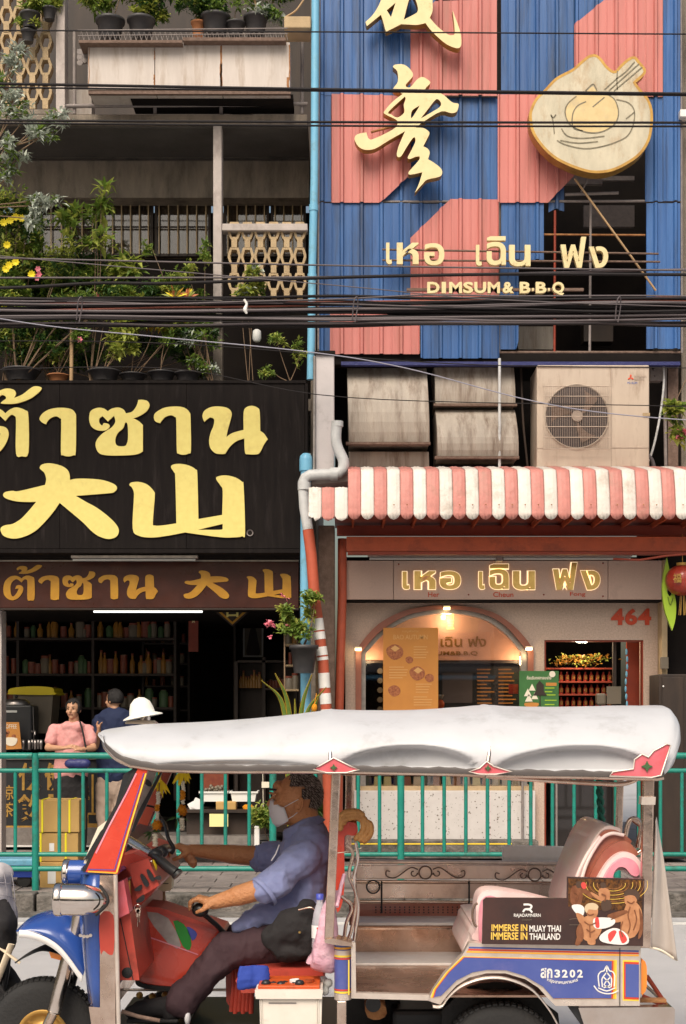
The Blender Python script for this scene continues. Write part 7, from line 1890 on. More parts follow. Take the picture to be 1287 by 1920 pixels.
garland([(301,1444),(299,1480),(296,1530),(294,1585)],[(1444,1466,300,2.6,'yellow_flower','bead'),(1462,1490,300,4,'yellow_flower','tuft'),(1486,1510,297,3.4,'white_flower','bead'),(1510,1522,295.5,4.2,'orange_flower','bead'),(1522,1538,295,3,'white_flower','bead'),(1538,1556,294,11,'orange_flower','ball'),(1566,1586,291,4.6,'white_flower','bead')],'garland of yellow and white flowers with one marigold, nearer the red pillar',CC - .12)
garland([(345,1444),(344,1500),(341,1552)],[(1446,1470,344,5,'yellow_flower','tuft'),(1466,1486,344,3.2,'white_flower','bead'),(1484,1500,343,4.4,'orange_flower','bead'),(1500,1508,343,3,'white_flower','bead'),(1508,1530,342,11,'orange_flower','ball'),(1536,1556,342,4.4,'white_flower','bead')],'garland of yellow and orange flowers hanging nearer the driver face',CC + .1)
for (x,y,D,lab) in ((285,1560,CC - .12,'green leaf sprig under the nearer garland'),(332,1533,CC + .1,'green leaf sprig under the garland nearer the driver face')):
  q = MB(); rg = random.Random(x)
  for k in range(9): leaf(q,P(x,y,D),Vector((rg.uniform(-1,.6),rg.uniform(-.3,.3),rg.uniform(-1,.5))),Vector((0,-1,0)),L(rg.uniform(12,26),D),L(4,D),0,.1,.1)
  tag(part('leaf_sprig', q, 'leaf_dark'), lab, 'leaves')
q = MB(); q.ball(P(289,1624,CC - .33),(.014,.012,.03),10); tag(part('yellow_blossom',q,'yellow_flower'),'single yellow blossom tucked below the black grip','flower')
# mirror / white cap under the canopy
q = MB(); q.rev([(.001, .012), (.035, .006), (.04, -.004)], P(354, 1441, CC), n=20, caps=False); tp_('roof_lamp', q, 'white_paint_and_sheen')
# ---------------- engine-side: seat, cooler, bags
q = MB(); q.pprism([(452,1822),(600,1816),(606,1826),(600,1848),(470,1862),(452,1856)],NN + .26,FF - .30,n=2,D=NN + .26); tp_('driver_seat',q,'tuk_red_in',.02)
q = MB(); q.pprism([(424,1860),(428,1760),(470,1775),(460,1880),(445,1890),(428,1884)],5.97,6.02,n=2,D=5.97); tp_('seat_skirt',q,'tuk_red_in',.01)
for k in range(6):
  q = MB(); q.tube(smooth3([P(436 + k * 7,1800,5.96),P(438 + k * 7,1850,5.95),P(434 + k * 7.4,1896 + (k % 2) * 4,5.96)],4),.013,7,flat=.6); tp_('red_cloth',q,'tuk_red_in')
# ---------------- seat back with wooden beads
q = MB(); q.pprism([(630,1700),(629,1570),(634,1548),(650,1541),(668,1545),(671,1560),(664,1567),(650,1566),(646,1580),(646,1660),(640,1700)],NN + .30,FF - .34,n=3,D=NN + .3); tp_('driver_backrest',q,'tuk_red',.01)
bc = MB(); rg = random.Random(15)
path = catmull([(634, 1550), (640, 1536), (656, 1528), (676, 1530), (688, 1545), (687, 1562), (676, 1574)], 6, closed=False)
for i, (a, b) in enumerate(path):
  for j in range(3):
    nx = a + (j - 1) * 7 * (.6 if a < 660 else 1) * (0.3 if b < 1535 else 1); ny = b + (j - 1) * 6 * (1 if b < 1540 else .4)
    for yy in range(7):
      bc.ball(P(nx + rg.uniform(-1, 1), ny + rg.uniform(-1, 1), NN + .27 + yy * .085), (.0125, .0125, .0125), 7)
o = tp_('bead_cover', bc, 'wood_bead'); o['kind'] = 'stuff'
for (pts,m) in (([(650,1585),(662,1600),(655,1640),(668,1680),(660,1740),(650,1768)],'chrome_worn'),([(668,1580),(671,1610),(664,1650),(672,1700),(664,1764)],'chrome'),([(640,1680),(660,1700),(650,1730),(645,1764)],'chrome_worn')):
  tp_('support_tube', tubeP([(a, b, NN + .18) for a, b in pts], 3.6, NN, sm=True), m)
tp_('string', tubeP([(628, 1600, NN + .2), (660, 1596, NN + .2), (678, 1590, NN + .2)], .8, NN, n=5), 'cream')
# ---------------- passenger tub
# front corner post (blue, rounded)
q = MB(); q.rev([(L(16, NN), 0), (L(16, NN), L(106, NN))], Vector((X(643, NN + .05), NN + .05, Z(1876, NN))), n=28); tp_('corner_post', q, 'tuk_blue_flat')
for (y0, y1, m) in ((1778, 1782, 'line_orange'), (1793, 1797, 'line_yellow'), (1798, 1801, 'line_red'), (1857, 1860, 'line_red'), (1861, 1865, 'line_yellow')):
  q = MB(); q.rev([(L(16.3, NN), Z(y1, NN)), (L(16.3, NN), Z(y0, NN))], Vector((X(643, NN + .05), NN + .05, 0)), n=28, caps=False); tp_('post_stripe', q, m)
q = MB(); q.rev([(L(16.4,NN),Z(1793,NN)),(L(16.4,NN),Z(1784,NN))],Vector((X(643,NN + .05),NN + .05,0)),n=28,caps=False); q.rev([(L(16.4,NN),Z(1878,NN)),(L(16.4,NN),Z(1866,NN))],Vector((X(643,NN + .05),NN + .05,0)),n=28,caps=False); tp_('post_band',q,'trim_silver')
q = MB(); q.box(X(653, NN), X(655.4, NN), NN - .036, NN - .033, Z(1862, NN), Z(1797, NN)); tp_('pinstripe', q, 'line_yellow')
q = MB(); q.pprism([(608, 1762), (628, 1760), (660, 1768), (662, 1775), (628, 1772), (610, 1768)], NN - .02, NN + .1); tp_('post_cap', q, 'chrome_worn', .004)
q = MB(); q.pprism([(659,1768),(667,1768),(668,1862),(806,1866),(803,1876),(659,1872)],NN - .012,NN + .02); tp_('door_trim',q,'trim_silver',.003)
q = MB(); q.pbox(632, 1877, 650, 1925, NN + .02, NN + .06); tp_('support_leg', q, 'chrome_worn', .004)
# floor, bench, walls
q = MB(); q.box(X(660, NN), X(1190, NN), NN + .02, FF - .03, Z(1872, NN), Z(1868, NN)); tp_('floor', q, 'steel_floor')
q = MB(); q.box(X(665, 6.42), X(1180, 6.42), 6.42, FF - .03, Z(1868, NN) + .001, Z(1735, 6.42)); tp_('side_bench', q, 'steel_floor', .006)
q = MB(); q.box(X(662, 6.42), X(1180, 6.42), 6.405, FF - .03, Z(1735, 6.42) + .001, Z(1729, 6.42)); tp_('bench_top', q, 'white_paint_and_sheen', .003)  # white stands in for sky reflected on the steel bench top
q = MB(); q.box(X(665, 6.42), X(1180, 6.42), 6.12, 6.419, Z(1868, NN) + .0006, Z(1868, NN) + .012); tp_('step_plate', q, 'white_paint_and_sheen', .002)  # white paints the bright sky reflection along the step
q = MB(); q.pbox(655, 1694, 1180, 1735, FF - .05, FF - .02); tp_('lower_panel', q, 'seat_maroon')
q = MB()
for k in range(22):
  for j in range(3): q.rev([(.004, 0), (.001, -.001)], P(705 + k * 9, 1701 + j * 5, FF - .051), ax=(0, 1, 0), n=6, caps=False)
o = tp_('perforation', q, 'black_plastic'); o['kind'] = 'stuff'
q = MB(); q.pbox(668, 1622, 1130, 1648, FF - .04, FF - .01); tp_('upper_panel', q, 'side_cream', .004)
q = MB(); q.pbox(668, 1656, 1130, 1685, FF - .04, FF - .01); mid = tp_('middle_panel', q, 'side_cream', .004)
q = MB(); q.ptext('TAXI THAILAND', 700, 1661, 835, 1675, FF - .04, .002, .02); tp_('faded_lettering', q, 'plaster', par=mid) if False else None
for (y, m) in ((1615, 'trim_silver'), (1652, 'chrome_worn'), (1690, 'chrome_worn')):
  tp_('side_rail', tubeP([(664, y, FF - .05), (1100, y + 4, FF - .05)], 4.2 if y == 1615 else 2.8, FF, n=10), m)
for px in (716, 880):
  tp_('upright', tubeP([(px, 1652, FF - .07), (px, 1712, FF - .07)], 1.6, FF, n=6), 'black_plastic')
q = MB(); q.tube([P(700,1663,FF - .07) + Vector((L(12,FF) * math.cos(k * .35),0,L(12,FF) * math.sin(k * .35))) for k in range(18)],.0035,6,closed=True); tp_('ring',q,'black_plastic')
def scroll(cx, cy, s, lab=None):
  q = MB(); D = FF - .07
  q.tube([P(cx, cy, D) + Vector((L(12 * s, D) * math.cos(k * .35), 0, L(12 * s, D) * math.sin(k * .35))) for k in range(18)], .0035, 6, closed=True)
  for sg in (-1, 1):
    sp = [(cx + sg * 14,cy + 4)] + [(cx + sg * (22 - 7 * math.cos(a) * (1 - a / 9)),cy + 1 + 7 * math.sin(a) * (1 - a / 9)) for a in [k * .6 for k in range(9)]]
    q.tube(smooth3([P(a, b, D) for a, b in reversed(sp)], 3), .003, 5)
    q.tube(smooth3([P(cx + sg * 14,cy - 6,D),P(cx + sg * 28,cy - 9,D),P(cx + sg * 50,cy + 6,D),P(cx + sg * 62,cy + 10,D),P(cx + sg * 73,cy + 6,D),P(cx + sg * 73,cy - 3,D),P(cx + sg * 66,cy - 2,D)],5),.003,5)
  tp_('scroll_work', q, 'rusty_steel')
scroll(798, 1636, 1.0); scroll(1003, 1640, 1.0)
q = MB(); q.pprism([(943, 1590), (948, 1585), (1066, 1588), (1064, 1624), (943, 1621)], FF + .0, FF + .03); tp_('white_board', q, 'white_paint_and_sheen', .006)
q = MB(); q.pbox(668, 1741, 1080, 1742.5, 6.415, 6.4185); tp_('seam', q, 'chrome')
# passenger seat: back of nested rolls, cushion
def roll(pts, D0, D1, m, name='seat_back', bev=.02, n=5): q = MB(); q.pprism([pts], D0, D1, n=n, D=D0); return tp_(name, q, m, bev)
sb = roll([(1066,1712),(1078,1660),(1098,1608),(1116,1570),(1136,1550),(1152,1550),(1164,1558),(1134,1586),(1110,1640),(1096,1712)],5.66,6.2,'seat_white',bev=.03)
roll([(1082,1712),(1096,1640),(1114,1590),(1130,1560),(1152,1556),(1172,1566),(1184,1580),(1150,1590),(1118,1640),(1100,1712)],5.63,6.15,'seat_maroon',bev=.03)
roll([(1086,1712),(1106,1645),(1130,1600),(1156,1580),(1176,1578),(1190,1590),(1196,1604),(1160,1606),(1128,1650),(1110,1712)],5.60,6.1,'seat_maroon',bev=.03)
for pts in ([(1082,1690),(1098,1625),(1124,1578),(1146,1563),(1170,1566)],[(1100,1700),(1112,1650),(1134,1612),(1160,1586),(1184,1588)],[(1066,1700),(1080,1650),(1100,1605),(1126,1568)]):
  tp_('seat_piping', tubeP([(a, b, 5.615) for a, b in pts], 3.6, 5.6, sm=True), 'seat_white')
roll([(1100,1712),(1114,1664),(1138,1620),(1162,1600),(1184,1600),(1200,1614),(1208,1634),(1200,1648),(1188,1646),(1172,1632),(1156,1634),(1144,1656),(1140,1712)],5.56,6.1,'seat_white',bev=.02)
roll([(1110,1712),(1124,1668),(1144,1628),(1166,1610),(1184,1611),(1196,1622),(1200,1636),(1194,1643),(1184,1640),(1172,1627),(1158,1628),(1148,1650),(1142,1712)],5.53,5.559,'seat_pink',bev=.006)
roll([(893,1704),(898,1680),(912,1670),(940,1670),(985,1678),(1040,1692),(1070,1704),(1070,1765),(898,1765),(894,1740)],5.55,5.70,'seat_white','armrest',.03)
roll([(880, 1752), (886, 1738), (905, 1730), (1075, 1732), (1090, 1765), (1080, 1800), (884, 1800)], 5.72, 6.30, 'seat_white', 'seat_cushion', .03)
roll([(899, 1706), (906, 1686), (920, 1680), (940, 1688), (920, 1696), (910, 1716), (908, 1765), (899, 1765)], 5.53, 5.549, 'seat_pink', 'seat_side', .006)
q = MB(); q.tube([P(896,1716,5.51) + Vector((L(10,5.5) * math.cos(a),0,L(22,5.5) * math.sin(a))) for a in [PI * .5 + k * .25 for k in range(13)]],.005,6); tp_('side_handle',q,'rusty_steel')
# rear body panel
ZP = NN
outer = [(868,1790),(880,1768),(1202,1774),(1200,1886),(1042,1886)] + [(1030,1874),(1010,1852),(985,1836),(948,1825),(912,1825),(880,1833),(856,1848),(838,1868),(826,1884)] + [(802,1876),(812,1858),(832,1828)]
q = MB(); q.pprism([outer], ZP, ZP + .05); tp_('rear_panel', q, 'trim_silver', .003)
def layer(pts, k, m, nm='panel_stripe', n=0): q = MB(); q.pprism([pts], ZP - .0012 * k, ZP - .0012 * k + .001, D=ZP, n=n); tp_(nm, q, m)
layer([(880,1775),(1198,1782),(1198,1785),(879,1778)],1,'tuk_blue_flat'); layer([(879,1779),(1198,1786),(1198,1789),(877,1782)],1,'line_red'); layer([(876,1783),(1198,1790),(1198,1793),(874,1786)],1,'line_orange')
yel = [(868,1793),(1157,1800),(1156,1873),(1042,1873),(1022,1850),(986,1829),(950,1818),(914,1817),(884,1822),(852,1838),(822,1868),(808,1871),(813,1855),(838,1822)]
layer(yel, 1, 'line_yellow'); layer(inset(yel, .985), 2, 'line_orange'); layer(inset(yel, .970), 3, 'line_red')
layer(inset(yel, .955), 4, 'tuk_blue_flat', 'blue_field')
layer([(1168,1800),(1198,1801),(1198,1877),(1168,1876)],1,'line_yellow'); layer([(1170,1803),(1198,1804),(1198,1874),(1170,1873)],2,'line_red'); layer([(1173,1807),(1198,1808),(1198,1870),(1173,1869)],3,'tuk_blue_flat','blue_field')
q = MB(); q.pbox(1162, 1778, 1163.4, 1886, ZP - .006, ZP - .0052); tp_('seam', q, 'black_rubber')
q = MB(); q.ptext('สก', 1014, 1815, 1036, 1834, ZP - .006, .001, .03); tp_('lettering', q, 'white_paint_and_sheen')
for i, ch in enumerate('3202'):
  q = MB(); q.ptext(ch, 1040 + i * 14.2, 1818, 1050.5 + i * 14.2, 1833, ZP - .006, .001, .035); tp_('lettering', q, 'white_paint_and_sheen')
q = MB(); txt = 'กรุงเทพมหานคร'
q.ptext(txt, 1026, 1840, 1084, 1847, ZP - .006, .001, .02)
q.v = [(v[0], v[1], v[2] + .012 * ((v[0] - X(1055, ZP)) / L(29, ZP)) ** 2) for v in q.v]
tp_('lettering', q, 'white_paint_and_sheen')
q = MB()
for l_ in ([(1124,1850),(1122,1830),(1127,1822),(1133,1820),(1138,1811),(1143,1820),(1149,1822),(1153,1830),(1152,1850)],[(1130,1851),(1129,1836),(1134,1828),(1138,1824),(1142,1828),(1147,1836),(1146,1851)],[(1114,1848),(1122,1858),(1136,1863),(1150,1862),(1160,1857)],[(1132,1832),(1144,1846),(1132,1852)],[(1145,1832),(1133,1846),(1145,1852)],[(1122,1852),(1138,1858),(1154,1852)],[(1138,1812),(1138,1826)]):
  pstroke(q, l_, 2.4, ZP - .0065, 0, 3)
tp_('emblem', q, 'white_paint_and_sheen')
q = MB(); arc = catmull([(812,1884),(828,1884),(842,1866),(862,1848),(888,1836),(918,1830),(950,1832),(984,1844),(1008,1862),(1034,1896),(1050,1925)],4,closed=False)
vs = []
for (a, b) in arc: vs += [P(a, b, ZP - .012), P(a, b + 6, ZP - .03), Vector((X(a, ZP), ZP + .16, Z(b + 3, ZP)))]
q.add(vs,[(3 * i + k,3 * i + k + 1,3 * i + 4 + k,3 * i + 3 + k) for i in range(len(arc) - 1) for k in (0,1)],0,True); tp_('wheel_arch',q,'trim_silver').modifiers.new('s','SOLIDIFY').thickness = .004
q = MB(); q.pprism([(830,1925),(860,1865),(900,1845),(960,1845),(1010,1872),(1050,1925)],ZP + .16,ZP + .18,n=2); tp_('inner_arch',q,'black_rubber')
q = MB(); q.box(X(820, NN), X(1195, NN), FF - .06, FF - .01, Z(1888, NN), Z(1812, NN)); tp_('rear_panel', q, 'tuk_blue_flat', label='far side rear panel')
q = MB(); q.box(X(1192, NN), X(1200, NN), NN + .06, FF - .07, Z(1886, NN), Z(1770, NN)); tp_('tail_panel', q, 'trim_silver')
q = MB(); q.pprism([(1060, 1880), (1080, 1880), (1110, 1925), (1092, 1925)], NN + .02, NN + .05); tp_('bumper_stay', q, 'black_plastic')
# advert board
ad = [(906, 1700), (906, 1688), (912, 1683), (1063, 1684), (1064, 1644), (1209, 1648), (1206, 1774), (904, 1770)]
DA2 = NN - .03
adt = thing('advert_board', 'advert board with boxers reading IMMERSE IN MUAY THAI on the tuk-tuk side', 'advert', P(1056, 1772, DA2))
def adp(nm, mb, m, bevel=0): return part(nm, mb, m, adt, bevel)
q = MB(); q.pprism([ad], DA2, DA2 + .012); adp('board', q, 'ad_black', .002)
q = MB(); q.pprism([(1066, 1647), (1205, 1650), (1204, 1708), (1120, 1706), (1066, 1700)], DA2 - .0006, DA2 - .0001, D=DA2); adp('crowd_print', q, 'ad_gold')
lay = [0]
def al(pts, m, n=3, w=None):
  lay[0] += 1; q = MB(); d = DA2 - .0008 - .00012 * lay[0]
  if w: pstroke(q, pts, w, d, 0, 4)
  else: q.pprism([pts], d, d + .0001, D=DA2, n=n)
  adp('figure_print', q, m)
for k in range(8):
  a0 = 60 + k * 0; r = 16 + k * 7
  al([(1150 + r * math.cos(t), 1658 + r * .55 * math.sin(t)) for t in [k_ * .35 - .2 for k_ in range(11)]], 'ad_yellow' if k % 2 else 'rust', w=.9)
# back boxer left
al([(1071, 1665), (1078, 1660), (1090, 1664), (1093, 1680), (1087, 1700), (1075, 1700), (1069, 1684)], 'ad_skin_dark')
al([(1080, 1655), (1086, 1652), (1092, 1656), (1090, 1664), (1082, 1664)], 'ad_hair')
al([(1090, 1656), (1096, 1654), (1100, 1660), (1097, 1668), (1091, 1664)], 'ad_red')
al([(1086, 1672), (1098, 1666), (1112, 1678), (1108, 1684), (1098, 1676)], 'ad_skin_dark')
al([(1072, 1698), (1088, 1696), (1096, 1704), (1092, 1718), (1080, 1712)], 'ad_white')
al([(1080, 1712), (1093, 1716), (1098, 1730), (1088, 1732)], 'ad_skin')
# referee middle
al([(1122, 1670), (1132, 1664), (1143, 1670), (1142, 1690), (1128, 1692)], 'ad_skin')
al([(1126, 1656), (1134, 1655), (1137, 1663), (1128, 1665)], 'ad_hair')
al([(1128, 1690), (1144, 1688), (1146, 1704), (1130, 1708)], 'ad_hair')
al([(1108, 1672), (1126, 1682), (1128, 1690), (1112, 1680)], 'ad_skin')
# right boxer
al([(1176, 1694), (1190, 1690), (1202, 1704), (1204, 1728), (1190, 1756), (1168, 1756), (1164, 1728), (1170, 1708)], 'ad_skin')
al([(1172, 1676), (1182, 1672), (1192, 1676), (1194, 1690), (1182, 1698), (1172, 1694)], 'ad_skin')
al([(1170, 1674), (1178, 1667), (1192, 1668), (1200, 1678), (1196, 1688), (1190, 1680), (1180, 1678), (1172, 1680)], 'ad_hair')
al([(1176, 1708), (1170, 1726), (1140, 1730), (1136, 1722), (1160, 1716)], 'ad_skin')
al([(1140, 1715), (1170, 1706), (1176, 1712), (1146, 1722)], 'ad_skin_dark')
# front boxer, blond
al([(1090, 1724), (1106, 1716), (1124, 1722), (1128, 1744), (1114, 1764), (1096, 1762), (1086, 1742)], 'ad_skin')
al([(1098, 1700), (1108, 1696), (1120, 1700), (1120, 1716), (1108, 1722), (1100, 1714)], 'ad_skin')
al([(1096, 1702), (1102, 1694), (1114, 1693), (1122, 1699), (1118, 1706), (1104, 1705), (1100, 1712)], 'ad_blond')
al([(1112, 1726), (1120, 1720), (1150, 1722), (1152, 1732), (1136, 1740), (1116, 1740)], 'ad_white')
al([(1116, 1722), (1122, 1720), (1124, 1738), (1117, 1738)], 'ad_red')
al([(1124, 1756), (1138, 1744), (1156, 1740), (1176, 1752), (1178, 1768), (1160, 1771), (1130, 1766)], 'ad_white')
al([(1140, 1752), (1150, 1744), (1156, 1748), (1144, 1766)], 'ad_red'); al([(1160, 1746), (1168, 1748), (1176, 1762), (1166, 1768)], 'ad_red')
al([(1078, 1770), (1088, 1742), (1094, 1746), (1088, 1770)], 'ad_skin_dark'); al([(1102, 1758), (1114, 1756), (1116, 1770), (1103, 1770)], 'ad_skin')
for l_ in ([(1182,1700),(1178,1716),(1182,1734),(1178,1750)],[(1190,1706),(1194,1724),(1188,1744)],[(1172,1712),(1160,1718),(1146,1724)],[(1176,1690),(1184,1694),(1190,1690)],[(1096,1728),(1106,1734),(1118,1730)],[(1100,1742),(1108,1748),(1116,1744)],[(1106,1734),(1107,1758)],[(1100,1712),(1106,1716),(1114,1714)],[(1076,1672),(1084,1678),(1080,1692)],[(1168,1728),(1164,1742),(1168,1756)],[(1128,1676),(1136,1680),(1134,1690)]):
  al(l_, 'ad_skin_dark', w=2.2)
al([(1198,1702),(1205,1722),(1204,1750),(1196,1760),(1200,1730)],'ad_skin_dark'); al([(1088,1730),(1094,1748),(1092,1764),(1084,1764),(1080,1745)],'ad_skin_dark')
al([(1068, 1724), (1080, 1722), (1084, 1724)], 'goods_pale', w=.8); al([(1068, 1734), (1086, 1734), (1088, 1735)], 'goods_pale', w=.8)
def adt_text(s, a, b, c, d, m, bo=.03):
  q = MB(); q.ptext(s, a, b, c, d, DA2 - .0008, .0006, bo); adp('lettering', q, m)
adt_text('IMMERSE IN', 922, 1733, 989, 1746, 'ad_yellow', .02); adt_text('MUAY THAI', 993, 1735, 1052, 1747, 'ad_white', .02)
adt_text('IMMERSE IN', 921, 1748, 989, 1762, 'ad_yellow', .02); adt_text('THAILAND', 993, 1750, 1051, 1762, 'ad_white', .02)
adt_text('RAJADAMNERN', 964, 1713, 1014, 1721, 'ad_white', .01); adt_text('STADIUM', 979, 1723, 997, 1726, 'goods_pale', 0)
q = MB();
pstroke(q,[(982,1696),(992,1696),(997,1699),(994,1704),(985,1705),(981,1710)],3.6,DA2 - .0009,0,4); pstroke(q,[(988,1705),(994,1706),(998,1711)],3.6,DA2 - .001,0,3); adp('logo',q,'ad_white')
# rear bits
q = MB(); q.pprism([(1202,1806),(1207,1800),(1213,1812),(1213,1850),(1208,1862),(1202,1862)],NN + .02,NN + .1,n=2); tl_ = tp_('tail_light',q,'lens_amber',.006)
q = MB(); q.pbox(1199, 1804, 1203, 1864, NN + .0, NN + .11); tp_('bezel', q, 'chrome', .003, par=tl_)
q = MB(); q.pprism([(1085, 1890), (1262, 1888), (1266, 1893), (1264, 1960), (1240, 1960), (1108, 1960)], NN + .0, NN + .05); tp_('bumper', q, 'chrome', .01)
q = MB(); q.box(X(1258, NN), X(1266, NN), NN + .051, FF - .05, Z(1960, NN), Z(1890, NN)); tp_('bumper', q, 'chrome', .008)
for (a, b) in (((1205, 1868), (1254, 1888)), ((1213, 1830), (1252, 1888))):
  q = MB(); q.tube([P(*a, NN + .2), P(*b, NN + .2)], .010, 6); tp_('bumper_stay', q, 'dark_red')
q = MB(); q.pbox(1200, 1874, 1250, 1880, NN + .1, NN + .14); tp_('rear_crossbar', q, 'rust')
# side flap curtain at the rear
q = MB(); vs = []
lf_ = catmull([(1229,1548),(1226,1600),(1224,1700),(1222,1776)],5,closed=False); rt_ = catmull([(1232,1532),(1243,1600),(1256,1700),(1270,1801)],5,closed=False)
for (a, b), (c, d) in zip(lf_, rt_):
  for k in range(7):
    t = k / 6; vs.append(P(a + (c - a) * t, b + (d - b) * t, NN + .06 + .02 * math.sin(t * 5 + b * .01)))
q.add(vs,[(i * 7 + k,(i + 1) * 7 + k,(i + 1) * 7 + k + 1,i * 7 + k + 1) for i in range(len(lf_) - 1) for k in range(6)],0,True); tp_('side_curtain',q,'flap_grey').modifiers.new('s','SOLIDIFY').thickness = .003
tp_('curtain_hem', tubeP([(1270, 1800, NN + .07), (1262, 1796, NN + .06), (1240, 1782, NN + .05), (1214, 1775, NN + .05)], 2.2, NN, sm=True), 'cream')
for pts in ([(1172, 1570), (1180, 1540), (1194, 1536), (1202, 1552), (1196, 1590)], [(1184, 1534), (1212, 1560), (1206, 1590), (1196, 1600)]):
  tp_('rear_hoop', tubeP([(a, b, NN + .25) for a, b in pts], 5, NN, sm=True), 'chrome_worn')
# under-body bits in front of the rear wheel
q = MB(); q.pprism([(686, 1882), (716, 1880), (726, 1900), (712, 1912), (690, 1908)], NN + .2, NN + .35, n=2); tp_('gear_case', q, 'rust', .01)
q = MB(); q.rev([(.03, 0), (.03, -.02)], P(700, 1882, NN + .19), ax=(0, 1, 0), n=16); tp_('hub', q, 'black_plastic')
q = MB(); q.box(X(740, NN), X(860, NN), NN + .3, FF - .3, .16, .40); tp_('gearbox', q, 'black_plastic', .02)
q = MB(); q.box(X(640, NN), X(760, NN), NN + .45, FF - .2, .18, .44); tp_('engine', q, 'black_rubber', .02)
# ---------------- cooler box, clutter, bag
ck = thing('cooler_box', 'white cooler box filled with clutter under orange inner rim beside the driver', 'cooler', P(545, 1925, NN - .02))
q = MB(); q.pprism([(486, 1866), (604, 1866), (602, 1960), (492, 1960)], NN - .02, NN + .2); part('box', q, 'cooler_white', ck, bevel=.012)
q = MB(); q.pprism([[(478, 1856), (606, 1856), (604, 1873), (480, 1873)]], NN - .035, NN + .21); part('rim', q, 'cooler_white', ck, bevel=.006)
q = MB(); q.pbox(484, 1848, 600, 1855.5, NN - .02, NN + .19); part('tray', q, 'orange_lid', ck, bevel=.004)
for k in range(4):
  q = MB(); q.tube([P(488 + k * 3.2 + (100 if k > 1 else 0),1875,NN - .022),P(490 + k * 3.0 + (98 if k > 1 else 0),1950,NN - .022)],.003,5); part('rib',q,'cooler_white',ck)
q = MB(); q.pbox(504,1880,556,1881.5,NN - .023,NN - .0205); q.ptext('COLEMAN',516,1912,560,1924,NN - .02,.002,.02) if False else None; part('recess',q,'cable_grey',ck)
cr = random.Random(2)
for (a,b,w,m,nm,lab,ct_) in ((560,1843,.035,'paper_white','round_tin','white round tin lid on the clutter in the cooler','lid'),(575,1840,.03,'orange_lid','orange_disc','small orange cap on the clutter in the cooler','cap')):
  q = MB(); q.rev([(w, 0), (w, .012)], P(a, b, NN + .06), n=16); tag(part(nm, q, m), lab, ct_)
q = MB()
for k in range(14): q.ball(P(492 + k * 7, 1846 + cr.uniform(-3, 2), NN + cr.uniform(.0, .15)), (.02, .02, .014), 7)
tag(part('clutter', q, 'black_plastic'), 'dark small clutter heaped in the cooler tray', 'clutter', kind='stuff')
q = MB(); rg = random.Random(14)
for k in range(9): q.ball(P(592 + rg.uniform(-6, 26), 1842 + rg.uniform(-10, 30), NN + .1 + rg.uniform(0, .1)), (.02, .02, .02), 8)
q2 = remesh(q, .006, 4); tag(part('clear_bags', q2, 'dim_white'), 'crumpled grey plastic bags beside the blue corner post', 'plastic bag')
q = MB(); rg = random.Random(3)
for k in range(5): q.tube(smooth3([P(458 + k * 8,1812,NN + .12),P(455 + k * 10,1835,NN + .10),P(452 + k * 9,1856 - k * 2,NN + .09)],5),[.03,.03,.028,.03,.027,.026,.028,.024,.022,.02,.018],8,flat=.5)
tag(part('blue_cloth', wrinkle_(remesh(q, .007, 3)), 'blue_cloth'), 'blue cloth hanging below the driver black bag', 'cloth')
bag = thing('plastic_bag', 'pink translucent plastic bag hanging behind the driver with a water bottle in it', 'bag', P(600, 1822, NN + .1))
q = MB()
prof = [(604,1700),(596,1730),(588,1765),(584,1795),(583,1815),(600,1822),(626,1824),(634,1800),(634,1740),(630,1700),(640,1672),(624,1672)]
pr = catmull(prof, 4); n_ = len(pr)
cxm, cym = 610, 1750
rings = 9; vs = []
for j in range(rings + 1):
  t = -1 + 2 * j / rings; k = max(.02, (1 - abs(t) ** 2.6)) ** .5
  for i, (a, b) in enumerate(pr):
    wv = 1 + .03 * math.sin(i * 2.1 + j); vs.append(P(cxm + (a - cxm) * (.6 + .4 * k) * wv, cym + (b - cym) * (.7 + .3 * k), NN + .10 + t * .06))
q.add(vs,[(j * n_ + i,j * n_ + (i + 1) % n_,(j + 1) * n_ + (i + 1) % n_,(j + 1) * n_ + i) for j in range(rings) for i in range(n_)] + [tuple(range(n_))[::-1],tuple(rings * n_ + i for i in range(n_))],0,True)
part('bag', q, 'bag_pink', bag)
q = MB(); q.tube([P(632, 1700, NN + .01), P(640, 1660, NN + .08), P(646, 1640, NN + .12)], .008, 6); part('handle', q, 'bag_pink', bag)
q = MB(); q.pprism([(584, 1790), (574, 1805), (584, 1808), (594, 1800)], NN + .08, NN + .12, D=NN + .08, n=2); part('corner', q, 'bag_pink', bag, bevel=.004)
wb = thing('water_bottle', 'clear water bottle with blue cap in the pink bag', 'bottle', P(600, 1812, NN + .03))
c = P(600, 1806, NN + .085)
q = MB(); q.rev([(.028,0),(.031,.01),(.030,.06),(.032,.065),(.030,.12),(.032,.15),(.024,.20),(.013,.235),(.013,.25)],c,n=20,caps=False); part('body',q,'bottle_clear',wb)
q = MB(); q.rev([(.015, .248), (.015, .27), (.001, .271)], c, n=14); part('cap', q, 'line_blue', wb)
q = MB(); q.rev([(.0325, .10), (.0325, .15)], c, n=20, caps=False); part('label_wrap', q, 'paper_white', wb)
q = MB(); q.box(c.x - .012, c.x + .014, c.y - .0345, c.y - .033, c.z + .137, c.z + .144); part('label_mark', q, 'ad_red', wb)
